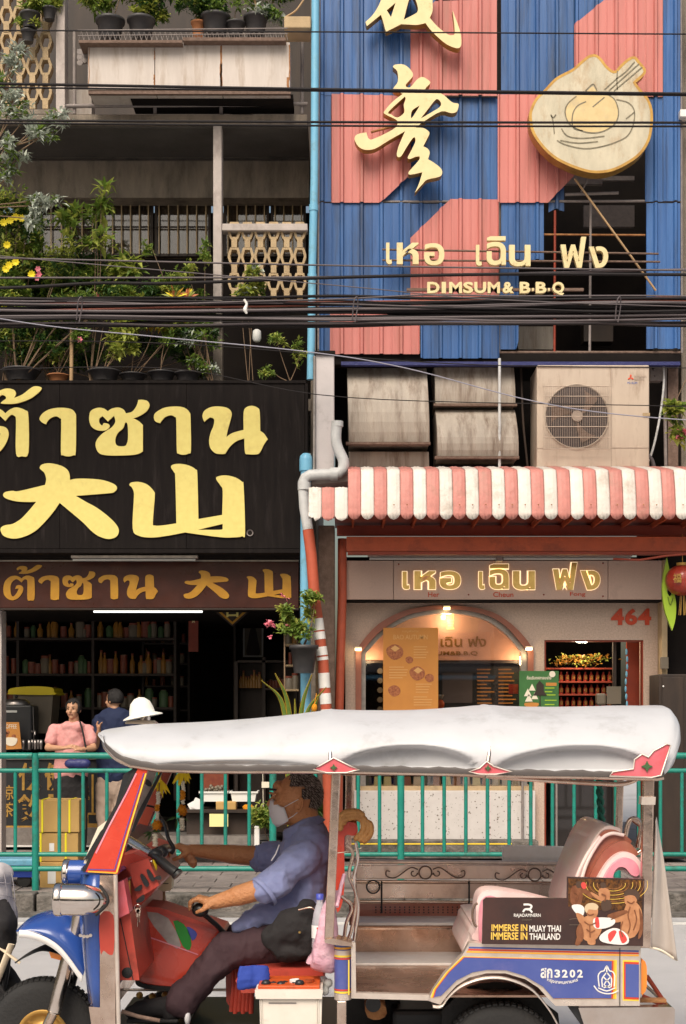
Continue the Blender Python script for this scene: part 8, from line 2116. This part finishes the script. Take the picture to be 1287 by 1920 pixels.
# ================================================================ PEOPLE
def wrinkle(mb, amp, sc, seed=0.0, aniso=(1, 1, 1)):
  """push the vertices of a closed skin along rough normals with noise, for cloth folds"""
  n = len(mb.v); nr = [Vector((0, 0, 0)) for _ in range(n)]
  for f in mb.f:
    a, b, c = (Vector(mb.v[i]) for i in f[:3]); k = (b - a).cross(c - a)
    for i in f: nr[i] += k
  out = []
  for v, k in zip(mb.v, nr):
    v = Vector(v); k = k.normalized() if k.length else k
    p = Vector((v.x * sc * aniso[0] + seed, v.y * sc * aniso[1], v.z * sc * aniso[2]))
    d = mnoise.noise(p) + .5 * mnoise.noise(p * 2.1)
    d = (1 - abs(d) * 1.6) - .5
    out.append(tuple(v + k * amp * d))
  mb.v = out; return mb
def hand(mb, wrist, knuck, side, curl1, curl2, D0, thumb, r=.0095, spread=.019, lens=(.9, 1.0, .95, .78)):
  """palm, four bent fingers spaced along the depth axis and a thumb; all points given in photo pixels"""
  W = Vector(wrist); K = Vector(knuck)
  for j in range(4):
    o = Vector((0, (j - 1.5) * spread, 0)); k = K + o
    capsule(mb, W + o * .55, k, .017, .0135, 10)
    a = k + (Vector(curl1) - K) * lens[j]; b = a + (Vector(curl2) - Vector(curl1)) * lens[j]
    capsule(mb, k, a, r * 1.05, r * .95, 8); capsule(mb, a, b, r * .95, r * .8, 8)
  t0, t1, t2 = (Vector(t) for t in thumb)
  capsule(mb, t0, t1, .0135, .011, 8); capsule(mb, t1, t2, .011, .009, 8)
# ---------------------------------------------------------------- the driver
DC = 6.06
dv = thing('person', 'tuk-tuk driver in blue shirt and white face mask gripping the handlebars', 'person', P(555, 1790, DC))
# head, neck, arms, hands, body core: one continuous skin
b = MB()
ry = Matrix.Rotation(R(-14), 3, 'Y')
b.ball(P(561, 1488, DC), (.092, .074, .090), 20)
b.ball(P(549, 1500, DC), (.080, .066, .088), 20)
b.ball(P(541, 1524, DC), (.060, .056, .052), 16)
b.ball(P(526, 1537, DC), (.030, .034, .026), 12)          # chin
b.ball(P(522, 1476, DC), (.026, .052, .030), 12)          # brow
b.ball(P(508, 1507, DC), (.020, .015, .020), 10); capsule(b, P(514, 1491, DC), P(507, 1507, DC), .010, .014, 8)   # nose
b.ball(P(522, 1508, DC - .038), (.026, .018, .022), 10); b.ball(P(522, 1508, DC + .038), (.026, .018, .022), 10)   # cheekbones
capsule(b, P(568, 1520, DC), P(580, 1580, DC), .062, .070, 14)
b.ball(P(572, 1545, DC), (.06, .058, .05), 12)
capsule(b, P(578, 1605, DC), P(566, 1735, DC), .12, .11, 16, flat=.5, ref=(0, 1, 0))
# near arm
capsule(b, P(570, 1608, 5.93), P(504, 1662, 5.80), .040, .044, 12)
capsule(b, P(504, 1662, 5.80), P(445, 1680, 5.80), .047, .043, 12)
capsule(b, P(460, 1676, 5.80), P(398, 1693, 5.80), .043, .028, 12)
hand(b,P(400,1692,5.80),P(372,1684,5.80),-1,P(357,1690,5.80),P(356,1706,5.81),5.8,(P(396,1696,5.775),P(380,1706,5.765),P(368,1711,5.775)))
# far arm
capsule(b, P(570, 1606, 6.20), P(505, 1608, 6.26), .040, .044, 12)
capsule(b, P(505, 1606, 6.26), P(430, 1602, 6.24), .048, .042, 12)
capsule(b, P(440, 1602, 6.24), P(358, 1594, 6.20), .043, .027, 12)
hand(b, P(356, 1594, 6.20), P(334, 1586, 6.20), -1, P(320, 1590, 6.20), P(319, 1606, 6.20), 6.2, (P(350, 1600, 6.17), P(336, 1608, 6.165), P(326, 1612, 6.17)))
# legs core
capsule(b, P(568, 1775, 5.95), P(428, 1780, 5.88), .075, .055, 12); capsule(b, P(426, 1785, 5.88), P(336, 1872, 5.86), .055, .036, 12)
capsule(b, P(568, 1770, 6.16), P(430, 1768, 6.24), .075, .055, 12); capsule(b, P(430, 1772, 6.24), P(350, 1856, 6.26), .055, .036, 12)
capsule(b, P(338, 1868, 5.86), P(322, 1886, 5.86), .034, .034, 12)
body = remesh(b, .0065, 5)
part('body', body, 'skin_driver', dv)
# near ear
e = MB(); ec = P(561, 1508, DC - .070)
er = Matrix.Rotation(R(12), 3, 'Y')
e.ball(ec, (.016, .009, .030), 12, rot=er)
e.tube([ec + er @ Vector((.015 * math.sin(a) * 1.0 + .001, -.008, .029 * math.cos(a))) for a in [k * .45 - .3 for k in range(9)]], .0045, 6)
e.ball(ec + Vector((-.005, -.006, -.026)), (.008, .006, .009), 8); e.ball(ec + Vector((-.010, -.006, .0)), (.006, .005, .010), 8)
part('ear', e, 'skin_driver', dv)
e = MB(); e.ball(P(558, 1508, DC + .072), (.016, .009, .030), 12); part('ear', e, 'skin_driver', dv)
# eyes and brows
for s in (-1, 1):
  y = DC + s * .032
  e = MB(); e.ball(P(513.5, 1491, y), (.009, .012, .007), 10); ey = part('eye', e, 'skin_woman', dv)
  e = MB(); e.ball(P(509.5, 1491, y), (.005, .007, .006), 8); part('iris', e, 'hair_black', ey)
  e = MB(); capsule(e, P(507, 1487, y - s * .012), P(517, 1489, y + s * .018), .006, .0045, 8); part('eyelid', e, 'skin_driver', dv)
  e = MB(); capsule(e, P(506, 1480, y - s * .016), P(518, 1481, y + s * .022), .0055, .004, 8); part('eyebrow', e, 'hair_black', dv)
# hair: shell over the skull kept where hair grows
hc = P(561, 1487, DC); hb = MB(); nu, nv = 44, 28
def hp(i, j):
  t = PI * j / nv; a = 2 * PI * i / nu
  rr = .975 + .006 * mnoise.noise(Vector((i * .7, j * .7, 0)))
  return hc + Vector((.100 * rr * math.sin(t) * math.cos(a), .080 * rr * math.sin(t) * math.sin(a), .099 * rr * math.cos(t)))
hv = [hp(i, j) for i in range(nu) for j in range(nv + 1)]
hf = []
for i in range(nu):
  for j in range(nv):
    c = hp(i + .5, j + .5) - hc
    front = -.035 + (.25 * max(0, (.055 - c.z)) if abs(c.y) > .03 else 0) - .12 * max(0, abs(c.y) - .05)
    ok = c.x > front + (.0 if c.z > .05 else .0)
    if c.z < .03 and c.x < .020: ok = False
    if c.z < -.02 and c.x < .045: ok = False
    if c.z < -.068: ok = False
    if c.z > .088 and c.x < -.01: ok = False
    if ok: hf.append((i * (nv + 1) + j, i * (nv + 1) + j + 1, ((i + 1) % nu) * (nv + 1) + j + 1, ((i + 1) % nu) * (nv + 1) + j))
hb.add(hv, hf, 0, True)
rg = random.Random(1); hs_ = MB()
for f in hf:
  for _ in range(14):
    w = [rg.random() for _ in range(4)]; sm = sum(w); p = sum((hv[i] * (w[k] / sm) for k, i in enumerate(f)), Vector((0, 0, 0)))
    nrm = (p - hc).normalized(); d = (nrm * .6 + Vector((.5, rg.uniform(-.3, .3), -.9))).normalized() * rg.uniform(.008, .014)
    sd_ = nrm.cross(d).normalized() * .0006
    hs_.add([p - sd_, p + sd_, p + d], [(0, 1, 2)], 1 if rg.random() < .45 else 0)
used_v = sorted(set(i for f in hf for i in f)); mp_ = {o: n for n, o in enumerate(used_v)}
hb2 = MB(); hb2.add([hv[i] for i in used_v], [tuple(mp_[i] for i in f) for f in hf], 0, True); hb2.add(hs_.v, hs_.f, 0);
hb2.m = [0] * len(hf) + hs_.m
mat('hair_silver', (0.50, 0.42, 0.36), 0.6)
o = part('hair', hb2, ['hair_grey', 'hair_silver'], dv); o.modifiers.new('s', 'SOLIDIFY').thickness = .001
# mask
mk = MB(); vs = []; nu, nv = 22, 12
for i in range(nu + 1):
  a = R(-96 + 192 * i / nu); f = math.cos(a)
  for j in range(nv + 1):
    t = j / nv
    ztop = Z(1512, DC) + (Z(1497, DC) - Z(1512, DC)) * max(0, f) ** 1.5
    zbot = Z(1538, DC) + (Z(1550, DC) - Z(1538, DC)) * max(0, f) ** .8
    z = ztop + (zbot - ztop) * t
    bul = math.sin(PI * min(1, t * 1.0)) ** .6
    rx = .046 + .022 * bul + (.006 if j % 3 == 1 else 0) * .5
    cx_ = P(532 + 8 * t, 1520, DC)
    vs.append((cx_.x - rx * max(f, -.3), DC + math.sin(a) * (.060 + .004 * bul), z))
mk.add(vs, [(i * (nv + 1) + j, i * (nv + 1) + j + 1, (i + 1) * (nv + 1) + j + 1, (i + 1) * (nv + 1) + j) for i in range(nu) for j in range(nv)], 0, True)
mko = part('face_mask', mk, 'mask_white', dv); mko.modifiers.new('s', 'SOLIDIFY').thickness = .002
for s in (-1, 1):
  e = MB(); y = DC + s * .066
  e.tube([P(534,1513,y),P(550,1504,y + s * .006),P(560,1499,y + s * .008)],.0018,5); e.tube([P(537,1538,y),P(550,1530,y + s * .008),P(562,1520,y + s * .008)],.0018,5); part('mask_loop',e,'mask_white',dv,kind='stuff')
# shirt
s_ = MB()
capsule(s_, P(580, 1597, DC), P(568, 1728, DC), .175, .150, 20, flat=.54, ref=(0, 1, 0))
capsule(s_, P(584, 1592, 5.96), P(584, 1592, 6.16), .085, .085, 14)
capsule(s_, P(576, 1602, 5.91), P(512, 1657, 5.81), .070, .064, 14)
capsule(s_, P(520, 1651, 5.81), P(499, 1669, 5.80), .066, .062, 14)
capsule(s_, P(572, 1600, 6.22), P(500, 1609, 6.26), .076, .066, 14)
capsule(s_, P(500, 1609, 6.26), P(484, 1610, 6.26), .064, .054, 14)
capsule(s_, P(548, 1600, DC), P(542, 1690, DC), .105, .09, 14, flat=.45, ref=(0, 1, 0))
capsule(s_, P(540, 1700, 5.98), P(470, 1728, 5.93), .075, .045, 14)
capsule(s_, P(470, 1726, 5.93), P(440, 1740, 5.92), .035, .022, 12)
shirt = wrinkle(wrinkle(remesh(s_, .0075, 3), .013, 6.0, 2.0, (1.4, .6, .9)), .006, 17.0, 5.0, (.6, .8, 1.4))
part('shirt', shirt, 'shirt_blue', dv)
# sleeve hems and collar
e = MB(); e.rev([(.068,-.004),(.071,0),(.071,.012),(.067,.014)],P(494,1673,5.80),ax=(P(576,1600,5.88) - P(496,1671,5.80)),n=20,caps=False); part('sleeve_hem',e,'shirt_blue',dv)
e = MB(); e.rev([(.057,-.004),(.060,0),(.060,.012),(.056,.014)],P(480,1610,6.26),ax=(1,0,.02),n=20,caps=False); part('sleeve_hem',e,'shirt_blue',dv)
cl = MB(); ctr = P(566, 1552, DC); nrm_ = Vector((-.50, 0, .86)); u_ = Vector((.86, 0, .50)); n_ = 28; vs = []
for k in range(n_ + 1):
  a = 2 * PI * k / n_ * .90 + PI * 1.10
  d = u_ * math.cos(a) * .074 + Vector((0, 1, 0)) * math.sin(a) * .070
  vs += [ctr + d * .93 + nrm_ * .030, ctr + d * 1.08 + nrm_ * .022, ctr + d * 1.38 - nrm_ * .022]
cl.add(vs, [(3 * i + k, 3 * i + 3 + k, 3 * i + 4 + k, 3 * i + 1 + k) for i in range(n_) for k in (0, 1)], 0, True)
o = part('collar', cl, 'shirt_blue', dv); o.modifiers.new('s', 'SOLIDIFY').thickness = .004
e = MB(); stroke(e, [(X(523, 5.9), Z(1588, 5.9)), (X(516, 5.9), Z(1604, 5.9)), (X(508, 5.9), Z(1618, 5.9))], .004, 5.845); e = MB()
e.tube([P(524, 1584, 5.86), P(517, 1602, 5.84), P(509, 1614, 5.83)], .003, 6); part('pen', e, 'mask_white', dv)
# trousers
t_ = MB()
capsule(t_, P(572, 1768, 5.96), P(430, 1782, 5.88), .105, .076, 16)
capsule(t_, P(430, 1780, 5.88), P(345, 1868, 5.86), .076, .062, 16)
capsule(t_, P(352, 1862, 5.86), P(338, 1880, 5.86), .064, .066, 16)
capsule(t_, P(572, 1764, 6.16), P(432, 1768, 6.24), .100, .074, 16)
capsule(t_, P(430, 1770, 6.24), P(358, 1852, 6.26), .072, .060, 16)
capsule(t_, P(572, 1760, 5.98), P(572, 1760, 6.14), .12, .12, 16)
tr = wrinkle(wrinkle(remesh(t_, .0085, 3), .014, 6.0, 5.0, (1.2, .8, .8)), .006, 18.0, 2.0, (1.4, .6, .6))
part('trousers', tr, 'trouser_plum', dv)
sh_ = MB()
capsule(sh_, P(318, 1886, 5.86), P(262, 1892, 5.86), .042, .036, 14); capsule(sh_, P(270, 1892, 5.86), P(244, 1898, 5.86), .036, .026, 14)
capsule(sh_, P(322, 1880, 5.86), P(320, 1900, 5.86), .040, .040, 14)
part('shoe', remesh(sh_, .007, 4), 'black_cloth', dv)
e = MB(); e.box(X(240, 5.86), X(336, 5.86), 5.815, 5.905, Z(1914, 5.86), Z(1908, 5.86)); part('shoe_sole', e, 'black_rubber', dv, bevel=.004)
sh_ = MB(); capsule(sh_, P(338, 1868, 6.26), P(280, 1878, 6.26), .040, .032, 14); part('shoe', remesh(sh_, .008, 3), 'black_cloth', dv)
e = MB(); e.ball(P(352, 1905, 5.84), (.014, .03, .045), 10); part('sock', e, 'mask_white', dv)
# hand-held cloth
e = MB()
for k in range(6): e.ball(P(352 + k * 2.2, 1606 + k * 2.4, 6.18), (.018, .012, .022), 8)
tag(part('brown_napkin', wrinkle(remesh(e, .005, 2), .006, 30), 'ad_skin'), 'crumpled tan napkin held under the driver far hand', 'napkin')
# gear knob under the near hand
q = MB(); q.ball(P(376,1706,5.81),(.036,.03,.030),12); q.tube([P(380,1712,5.82),P(408,1736,5.9),P(430,1760,5.95)],.011,8); tp_('gear_lever',q,'grip_black')
# shoulder bag on the hip
q = MB()
for (a,c_,rx,ry,rz) in ((550,1745,.095,.06,.085),(522,1758,.07,.05,.065),(575,1755,.055,.055,.095),(545,1782,.085,.05,.045),(556,1722,.085,.05,.05),(575,1708,.05,.045,.045)): q.ball(P(a,c_,5.74),(rx,ry,rz),16)
bg = thing('shoulder_bag', 'bulky black fabric bag on the driver hip', 'bag', P(545, 1812, 5.74))
part('bag', wrinkle(wrinkle(remesh(q, .009, 5), .010, 8, 1.0), .006, 18, 3), 'black_cloth', bg)
q = MB(); q.tube(smooth3([P(560, 1706, 5.68), P(585, 1702, 5.67), P(598, 1716, 5.68)], 5), .004, 6); part('zip', q, 'chrome_worn', bg)
q = MB(); q.rev([(.006, 0), (.004, -.004)], P(562, 1748, 5.672), ax=(0, 1, 0), n=10); part('stud', q, 'gold_metal', bg)
# ---------------------------------------------------------------- standing people by the left shop
def head(px, py, D, yaw, skin, hair, par, k=1.0, style='short'):
  """small head: skull, jaw, nose, ears, eyes, mouth; yaw 0 faces the street"""
  c = P(px, py, D); Rm = Matrix.Rotation(yaw, 3, 'Z')
  def T_(x, y, z): return c + Rm @ Vector((x * k, y * k, z * k))
  b = MB()
  b.ball(T_(0, .008, .025), (.072 * k, .088 * k, .085 * k), 18, rot=Rm); b.ball(T_(0, -.02, -.035), (.056 * k, .062 * k, .060 * k), 14, rot=Rm)
  b.ball(T_(0, -.050, -.078), (.026 * k, .026 * k, .020 * k), 10); capsule(b, T_(0, -.080, .012), T_(0, -.096, -.018), .008, .013, 8)
  for s in (-1, 1): b.ball(T_(s * .036, -.058, -.020), (.022, .02, .02), 8); b.ball(T_(s * .073, .005, -.004), (.009, .016, .026), 10, rot=Rm)
  capsule(b, T_(0, .01, -.06), T_(0, .02, -.15), .048, .056, 12)
  part('head', remesh(b, .006, 3), skin, par)
  for s in (-1, 1):
    e = MB(); e.ball(T_(s * .030, -.079, .014), (.009, .005, .004), 8); part('eye', e, 'hair_black', par)
    e = MB(); capsule(e, T_(s * .018, -.082, .030), T_(s * .044, -.076, .032), .0035, .0025, 6); part('eyebrow', e, 'hair_black', par)
  e = MB(); capsule(e, T_(-.020, -.080, -.046), T_(.020, -.080, -.046), .005, .005, 8); part('mouth', e, 'ad_red' if False else 'arch_brown', par)
  h = MB(); hcn = T_(0, .014, .030); nu, nv = 32, 20; vv = []
  def q_(i, j):
    t = PI * j / nv; a = 2 * PI * i / nu; l = Vector((.086 * k * math.sin(t) * math.cos(a), .098 * k * math.sin(t) * math.sin(a), .098 * k * math.cos(t)))
    l *= 1 + .05 * mnoise.noise(Vector((i * .5, j * .5, px)))
    return l
  vv = [hcn + Rm @ q_(i, j) for i in range(nu) for j in range(nv + 1)]; ff = []
  for i in range(nu):
    for j in range(nv):
      l = q_(i + .5, j + .5)
      if ((l.y > -.03 and l.z > -.055) or l.z > .048) if style == 'short' else ((l.y > -.045 and l.z > -.075) or l.z > .036 + .02 * (i % 3 == 0)): ff.append((i * (nv + 1) + j,i * (nv + 1) + j + 1,((i + 1) % nu) * (nv + 1) + j + 1,((i + 1) % nu) * (nv + 1) + j))
  h.add(vv, ff, 0, True)
  us = sorted(set(i for f in ff for i in f)); m_ = {o: n for n,o in enumerate(us)}; h2 = MB(); h2.add([vv[i] for i in us],[tuple(m_[i] for i in f) for f in ff],0,True)
  part('hair', h2, hair, par).modifiers.new('s', 'SOLIDIFY').thickness = .008
W_ = 14.25
wm = thing('person', 'short-haired woman in a pink blouse with a navy bag behind the railing', 'person', P(137, 1612, W_))
head(138, 1331, W_, R(-12), 'skin_woman', 'hair_black', wm, .95, 'bob')
b = MB()
capsule(b, P(133, 1380, W_ + .01), P(133, 1445, W_ + .02), .10, .12, 14, flat=.5, ref=(1, 0, 0))
for s, e0, e1, e2 in ((-1, (100, 1376), (90, 1402), (118, 1403)), (1, (168, 1376), (176, 1402), (152, 1406))):
  capsule(b, P(*e0, W_), P(*e1, W_ - .08), .034, .034, 10); capsule(b, P(*e1, W_ - .08), P(*e2, W_ - .20), .036, .024, 10)
hand(b,P(118,1403,W_ - .20),P(133,1402,W_ - .22),1,P(140,1403,W_ - .23),P(146,1405,W_ - .23),0,(P(122,1401,W_ - .2),P(134,1397,W_ - .22),P(142,1398,W_ - .23)),r=.008,spread=.015)
hand(b,P(154,1406,W_ - .20),P(147,1406,W_ - .22),1,P(143,1407,W_ - .24),P(139,1408,W_ - .25),0,(P(150,1402,W_ - .2),P(144,1399,W_ - .22),P(140,1400,W_ - .23)),r=.008,spread=.015)
for s in (-.08, .08):
  capsule(b,P(133,1470,W_) + Vector((s,.02,0)),P(133,1540,W_) + Vector((s,.02,0)),.07,.05,12); capsule(b,P(133,1540,W_) + Vector((s,.02,0)),P(133,1600,W_) + Vector((s,.02,0)),.05,.035,12)
part('body', remesh(b, .007, 3), 'skin_woman', wm)
b = MB()
capsule(b, P(133, 1374, W_), P(133, 1448, W_ + .02), .140, .175, 18, flat=.62, ref=(1, 0, 0)); capsule(b, P(108, 1366, W_), P(160, 1366, W_), .045, .045, 12)
capsule(b, P(103, 1368, W_), P(96, 1390, W_ - .04), .062, .062, 12); capsule(b, P(165, 1368, W_), P(172, 1390, W_ - .04), .062, .062, 12)
capsule(b, P(124, 1362, W_ - .04), P(150, 1362, W_ - .04), .05, .05, 12)
part('blouse', wrinkle(remesh(b, .010, 3), .012, 8, 9), 'blouse_pink', wm)
b = MB()
capsule(b, P(133, 1462, W_ + .02), P(133, 1480, W_ + .02), .175, .17, 16, flat=.6, ref=(1, 0, 0))
for s in (-.085, .085): capsule(b, P(133, 1474, W_) + Vector((s, .02, 0)), P(133, 1592, W_) + Vector((s, .02, 0)), .092, .068, 14)
part('trousers', wrinkle(remesh(b, .012, 3), .01, 7), 'black_cloth', wm)
for s in (-.09, .09):
  q = MB(); capsule(q, P(133, 1606, W_) + Vector((s, .04, .0)), P(133, 1606, W_) + Vector((s, -.12, -.005)), .036, .032, 12); part('sandal', q, 'dark_wood', wm)
hbg = thing('handbag', 'navy blue handbag on a black strap across the woman in pink', 'handbag', P(145, 1444, W_ - .2))
q = MB()
for (a, c_, rx, rz) in ((134, 1432, .07, .05), (150, 1432, .09, .055), (160, 1432, .06, .05)): q.ball(P(a, c_, W_ - .19), (rx, .05, rz), 12)
part('bag', remesh(q, .008, 4), 'bag_navy', hbg)
q = MB(); q.tube(smooth3([P(150,1352,W_ - .10),P(155,1370,W_ - .15),P(160,1395,W_ - .17),P(166,1424,W_ - .19)],5),.010,6,flat=.4); part('strap',q,'black_cloth',hbg)
# man in navy
Mn = 14.45
mn = thing('person', 'man in a navy shirt with his back to the street beside the woman in pink', 'person', P(215, 1612, Mn))
head(214, 1314, Mn, R(-118), 'skin_woman', 'hair_black', mn, .98)
b = MB()
capsule(b, P(216, 1365, Mn), P(214, 1450, Mn), .13, .13, 14, flat=.6, ref=(1, 0, 0))
capsule(b, P(183, 1362, Mn), P(180, 1400, Mn - .05), .045, .038, 10); capsule(b, P(180, 1400, Mn - .05), P(186, 1372, Mn - .2), .036, .026, 10)
hand(b,P(186,1372,Mn - .2),P(187,1362,Mn - .22),1,P(190,1356,Mn - .23),P(193,1354,Mn - .24),0,(P(184,1366,Mn - .2),P(182,1358,Mn - .22),P(184,1353,Mn - .23)),r=.008,spread=.015)
capsule(b, P(248, 1362, Mn), P(252, 1410, Mn), .045, .038, 10); capsule(b, P(252, 1410, Mn), P(248, 1450, Mn - .08), .036, .026, 10)
hand(b,P(248,1450,Mn - .08),P(247,1464,Mn - .1),1,P(247,1470,Mn - .1),P(247,1476,Mn - .1),0,(P(246,1454,Mn - .1),P(243,1462,Mn - .12),P(243,1470,Mn - .12)),r=.008,spread=.015)
for s in (-.09, .09): capsule(b, P(212, 1470, Mn) + Vector((s, 0, 0)), P(212, 1600, Mn) + Vector((s, 0, 0)), .07, .035, 12)
part('body', remesh(b, .008, 3), 'skin_woman', mn)
b = MB()
capsule(b, P(216, 1356, Mn), P(216, 1446, Mn), .20, .19, 18, flat=.62, ref=(1, 0, 0)); capsule(b, P(186, 1350, Mn), P(247, 1350, Mn), .06, .06, 12)
capsule(b,P(185,1356,Mn),P(181,1384,Mn - .03),.068,.062,12); capsule(b,P(248,1356,Mn),P(252,1384,Mn),.068,.062,12); capsule(b,P(216,1345,Mn),P(216,1352,Mn),.07,.1,12)
part('shirt', wrinkle(remesh(b, .010, 3), .012, 8, 3), 'shirt_navy', mn)
q = MB(); q.pbox(223, 1331, 226, 1337, Mn - .16, Mn - .155); q = MB()
b = MB()
capsule(b, P(213, 1462, Mn), P(213, 1478, Mn), .165, .16, 16, flat=.6, ref=(1, 0, 0))
for s in (-.085, .085): capsule(b, P(212, 1474, Mn) + Vector((s, 0, 0)), P(210, 1594, Mn) + Vector((s, 0, 0)), .088, .066, 14)
part('trousers', wrinkle(remesh(b, .012, 3), .012, 7, 4), 'trouser_khaki', mn)
for s in (-.09, .09):
  q = MB(); capsule(q, P(210, 1606, Mn) + Vector((s, .10, 0)), P(210, 1606, Mn) + Vector((s, -.06, 0)), .038, .034, 12); part('shoe', q, 'black_cloth', mn)
# ================================================================ MOTORBIKE LOAD AT THE LEFT EDGE
DM = 6.3
mc_ = thing('motorbike', 'motorbike tail with cream cross straps at the lower left edge', 'motorbike', (X(-60, DM), DM, 0))
q = MB(); q.rev([(.22,-.05),(.27,-.045),(.29,0),(.27,.045),(.22,.05)],(X(-70,DM),DM,.29),ax=(0,1,0),n=40,caps=False); w0 = part('wheel',q,'black_rubber',mc_)
q = MB(); q.rev([(.20, -.02), (.22, -.03), (.22, .03), (.20, .02)], (X(-70, DM), DM, .29), ax=(0, 1, 0), n=40, caps=False)
for k in range(10):
  a = k * PI / 5; q.tube([(X(-70, DM), DM, .29), (X(-70, DM) + .2 * math.cos(a), DM, .29 + .2 * math.sin(a))], .006, 5)
q.rev([(.04, -.05), (.04, .05)], (X(-70, DM), DM, .29), ax=(0, 1, 0), n=14); part('rim', q, 'chrome_worn', w0)
q = MB(); q.pprism([(-200,1760),(-120,1735),(-20,1738),(14,1752),(8,1790),(-60,1810),(-200,1830)],DM - .08,DM + .08,n=3); part('tail_body',q,'black_plastic',mc_,bevel=.02)
q = MB(); q.tube(smooth3([P(-60,1760,DM - .12),P(0,1762,DM - .12),P(16,1790,DM - .1),P(8,1850,DM - .1),P(-8,1880,DM - .1)],6),.011,8); part('rack_tube',q,'black_plastic',mc_)
q = MB()
for (a, b_) in (((-20, 1762), (38, 1806)), ((22, 1770), (-6, 1842))):
  q.tube([P(*a, DM - .18), P(*b_, DM - .17)], .017, 8, flat=.35)
part('strap', q, 'strap_cream', mc_, kind='stuff')
q = MB();
for k in range(6): q.tube(smooth3([P(-20 + k * 3, 1840, DM - .14), P(2 + k * 2, 1850 + k * 4, DM - .15), P(-6 + k * 4, 1872 + k * 3, DM - .14)], 4), .008, 6)
part('tie_ends', q, 'black_cloth', mc_, kind='stuff')
ld = thing('luggage_bundle', 'grey plaid cloth bundle over a black bag at the lower left edge', 'bundle', P(-10, 1760, DM))
q = MB()
for (a,b_,rx,rz) in ((-40,1700,.14,.16),(-25,1660,.11,.09),(0,1690,.055,.12),(12,1720,.045,.09),(-5,1640,.07,.055)): q.ball(P(a,b_,DM - .02),(rx,.13,rz),16)
part('plaid_cloth', wrinkle(remesh(q, .010, 4), .008, 8, 7), 'plaid_grey', ld)
q = MB()
for (y0, y1) in ((1652, 1660), (1675, 1686)): q.tube(smooth3([P(-30, y0, DM - .16), P(10, y0 + 4, DM - .13), P(30, y1, DM - .05)], 6), .002, 5)
for x in (8, 22): q.tube(smooth3([P(x, 1636, DM - .10), P(x + 5, 1670, DM - .12), P(x + 8, 1710, DM - .10)], 6), .002, 5)
part('plaid_lines', q, 'plaid_line', ld, kind='stuff')
q = MB()
for (a, b_, rx, rz) in ((-20, 1720, .12, .10), (-5, 1760, .08, .12), (5, 1730, .07, .07), (-15, 1800, .08, .10)): q.ball(P(a, b_, DM - .10), (rx, .10, rz), 14)
part('black_bag', wrinkle(remesh(q, .010, 4), .010, 8, 3), 'black_cloth', ld)
# ================================================================ SHOPHOUSES ACROSS THE STREET (seen only as reflections in chrome and glass)
for i, (x0, x1, h, col) in enumerate(((-14, -4.6, 4.6, 'plaster'), (-4.5, 4.5, 4.2, 'sign_beige'), (4.6, 14, 4.8, 'granite'))):
  ob = thing('shophouse',['tan shophouse across the street, left one behind the viewer','beige shophouse across the street, middle one behind the viewer','granite shophouse across the street, right one behind the viewer'][i],'building',((x0 + x1) / 2,-14,0))
  q = MB(); q.box(x0, x1, -19, -14, 3.0, h); part('wall', q, col, ob)
  q = MB(); q.box(x0, x1, -19, -15.5, 0, 3.0); part('shop_front', q, 'dark_void', ob)
  for x in (x0, x1 - .3): q = MB(); q.box(x, x + .3, -15.49, -14, 0, 3.0); part('column', q, col, ob)
  q = MB(); q.box(x0, x1, -13.99, -12.6, 2.75, 2.85); part('canopy', q, 'awning_red' if i != 1 else 'blue_pipe', ob)
  for k in range(4):
    a = x0 + .6 + k * (x1 - x0 - 1.2) / 4; q = MB(); q.box(a, a + 1.6, -13.997, -13.95, 3.3, 4.0); part('window', q, 'fridge_glass', ob)
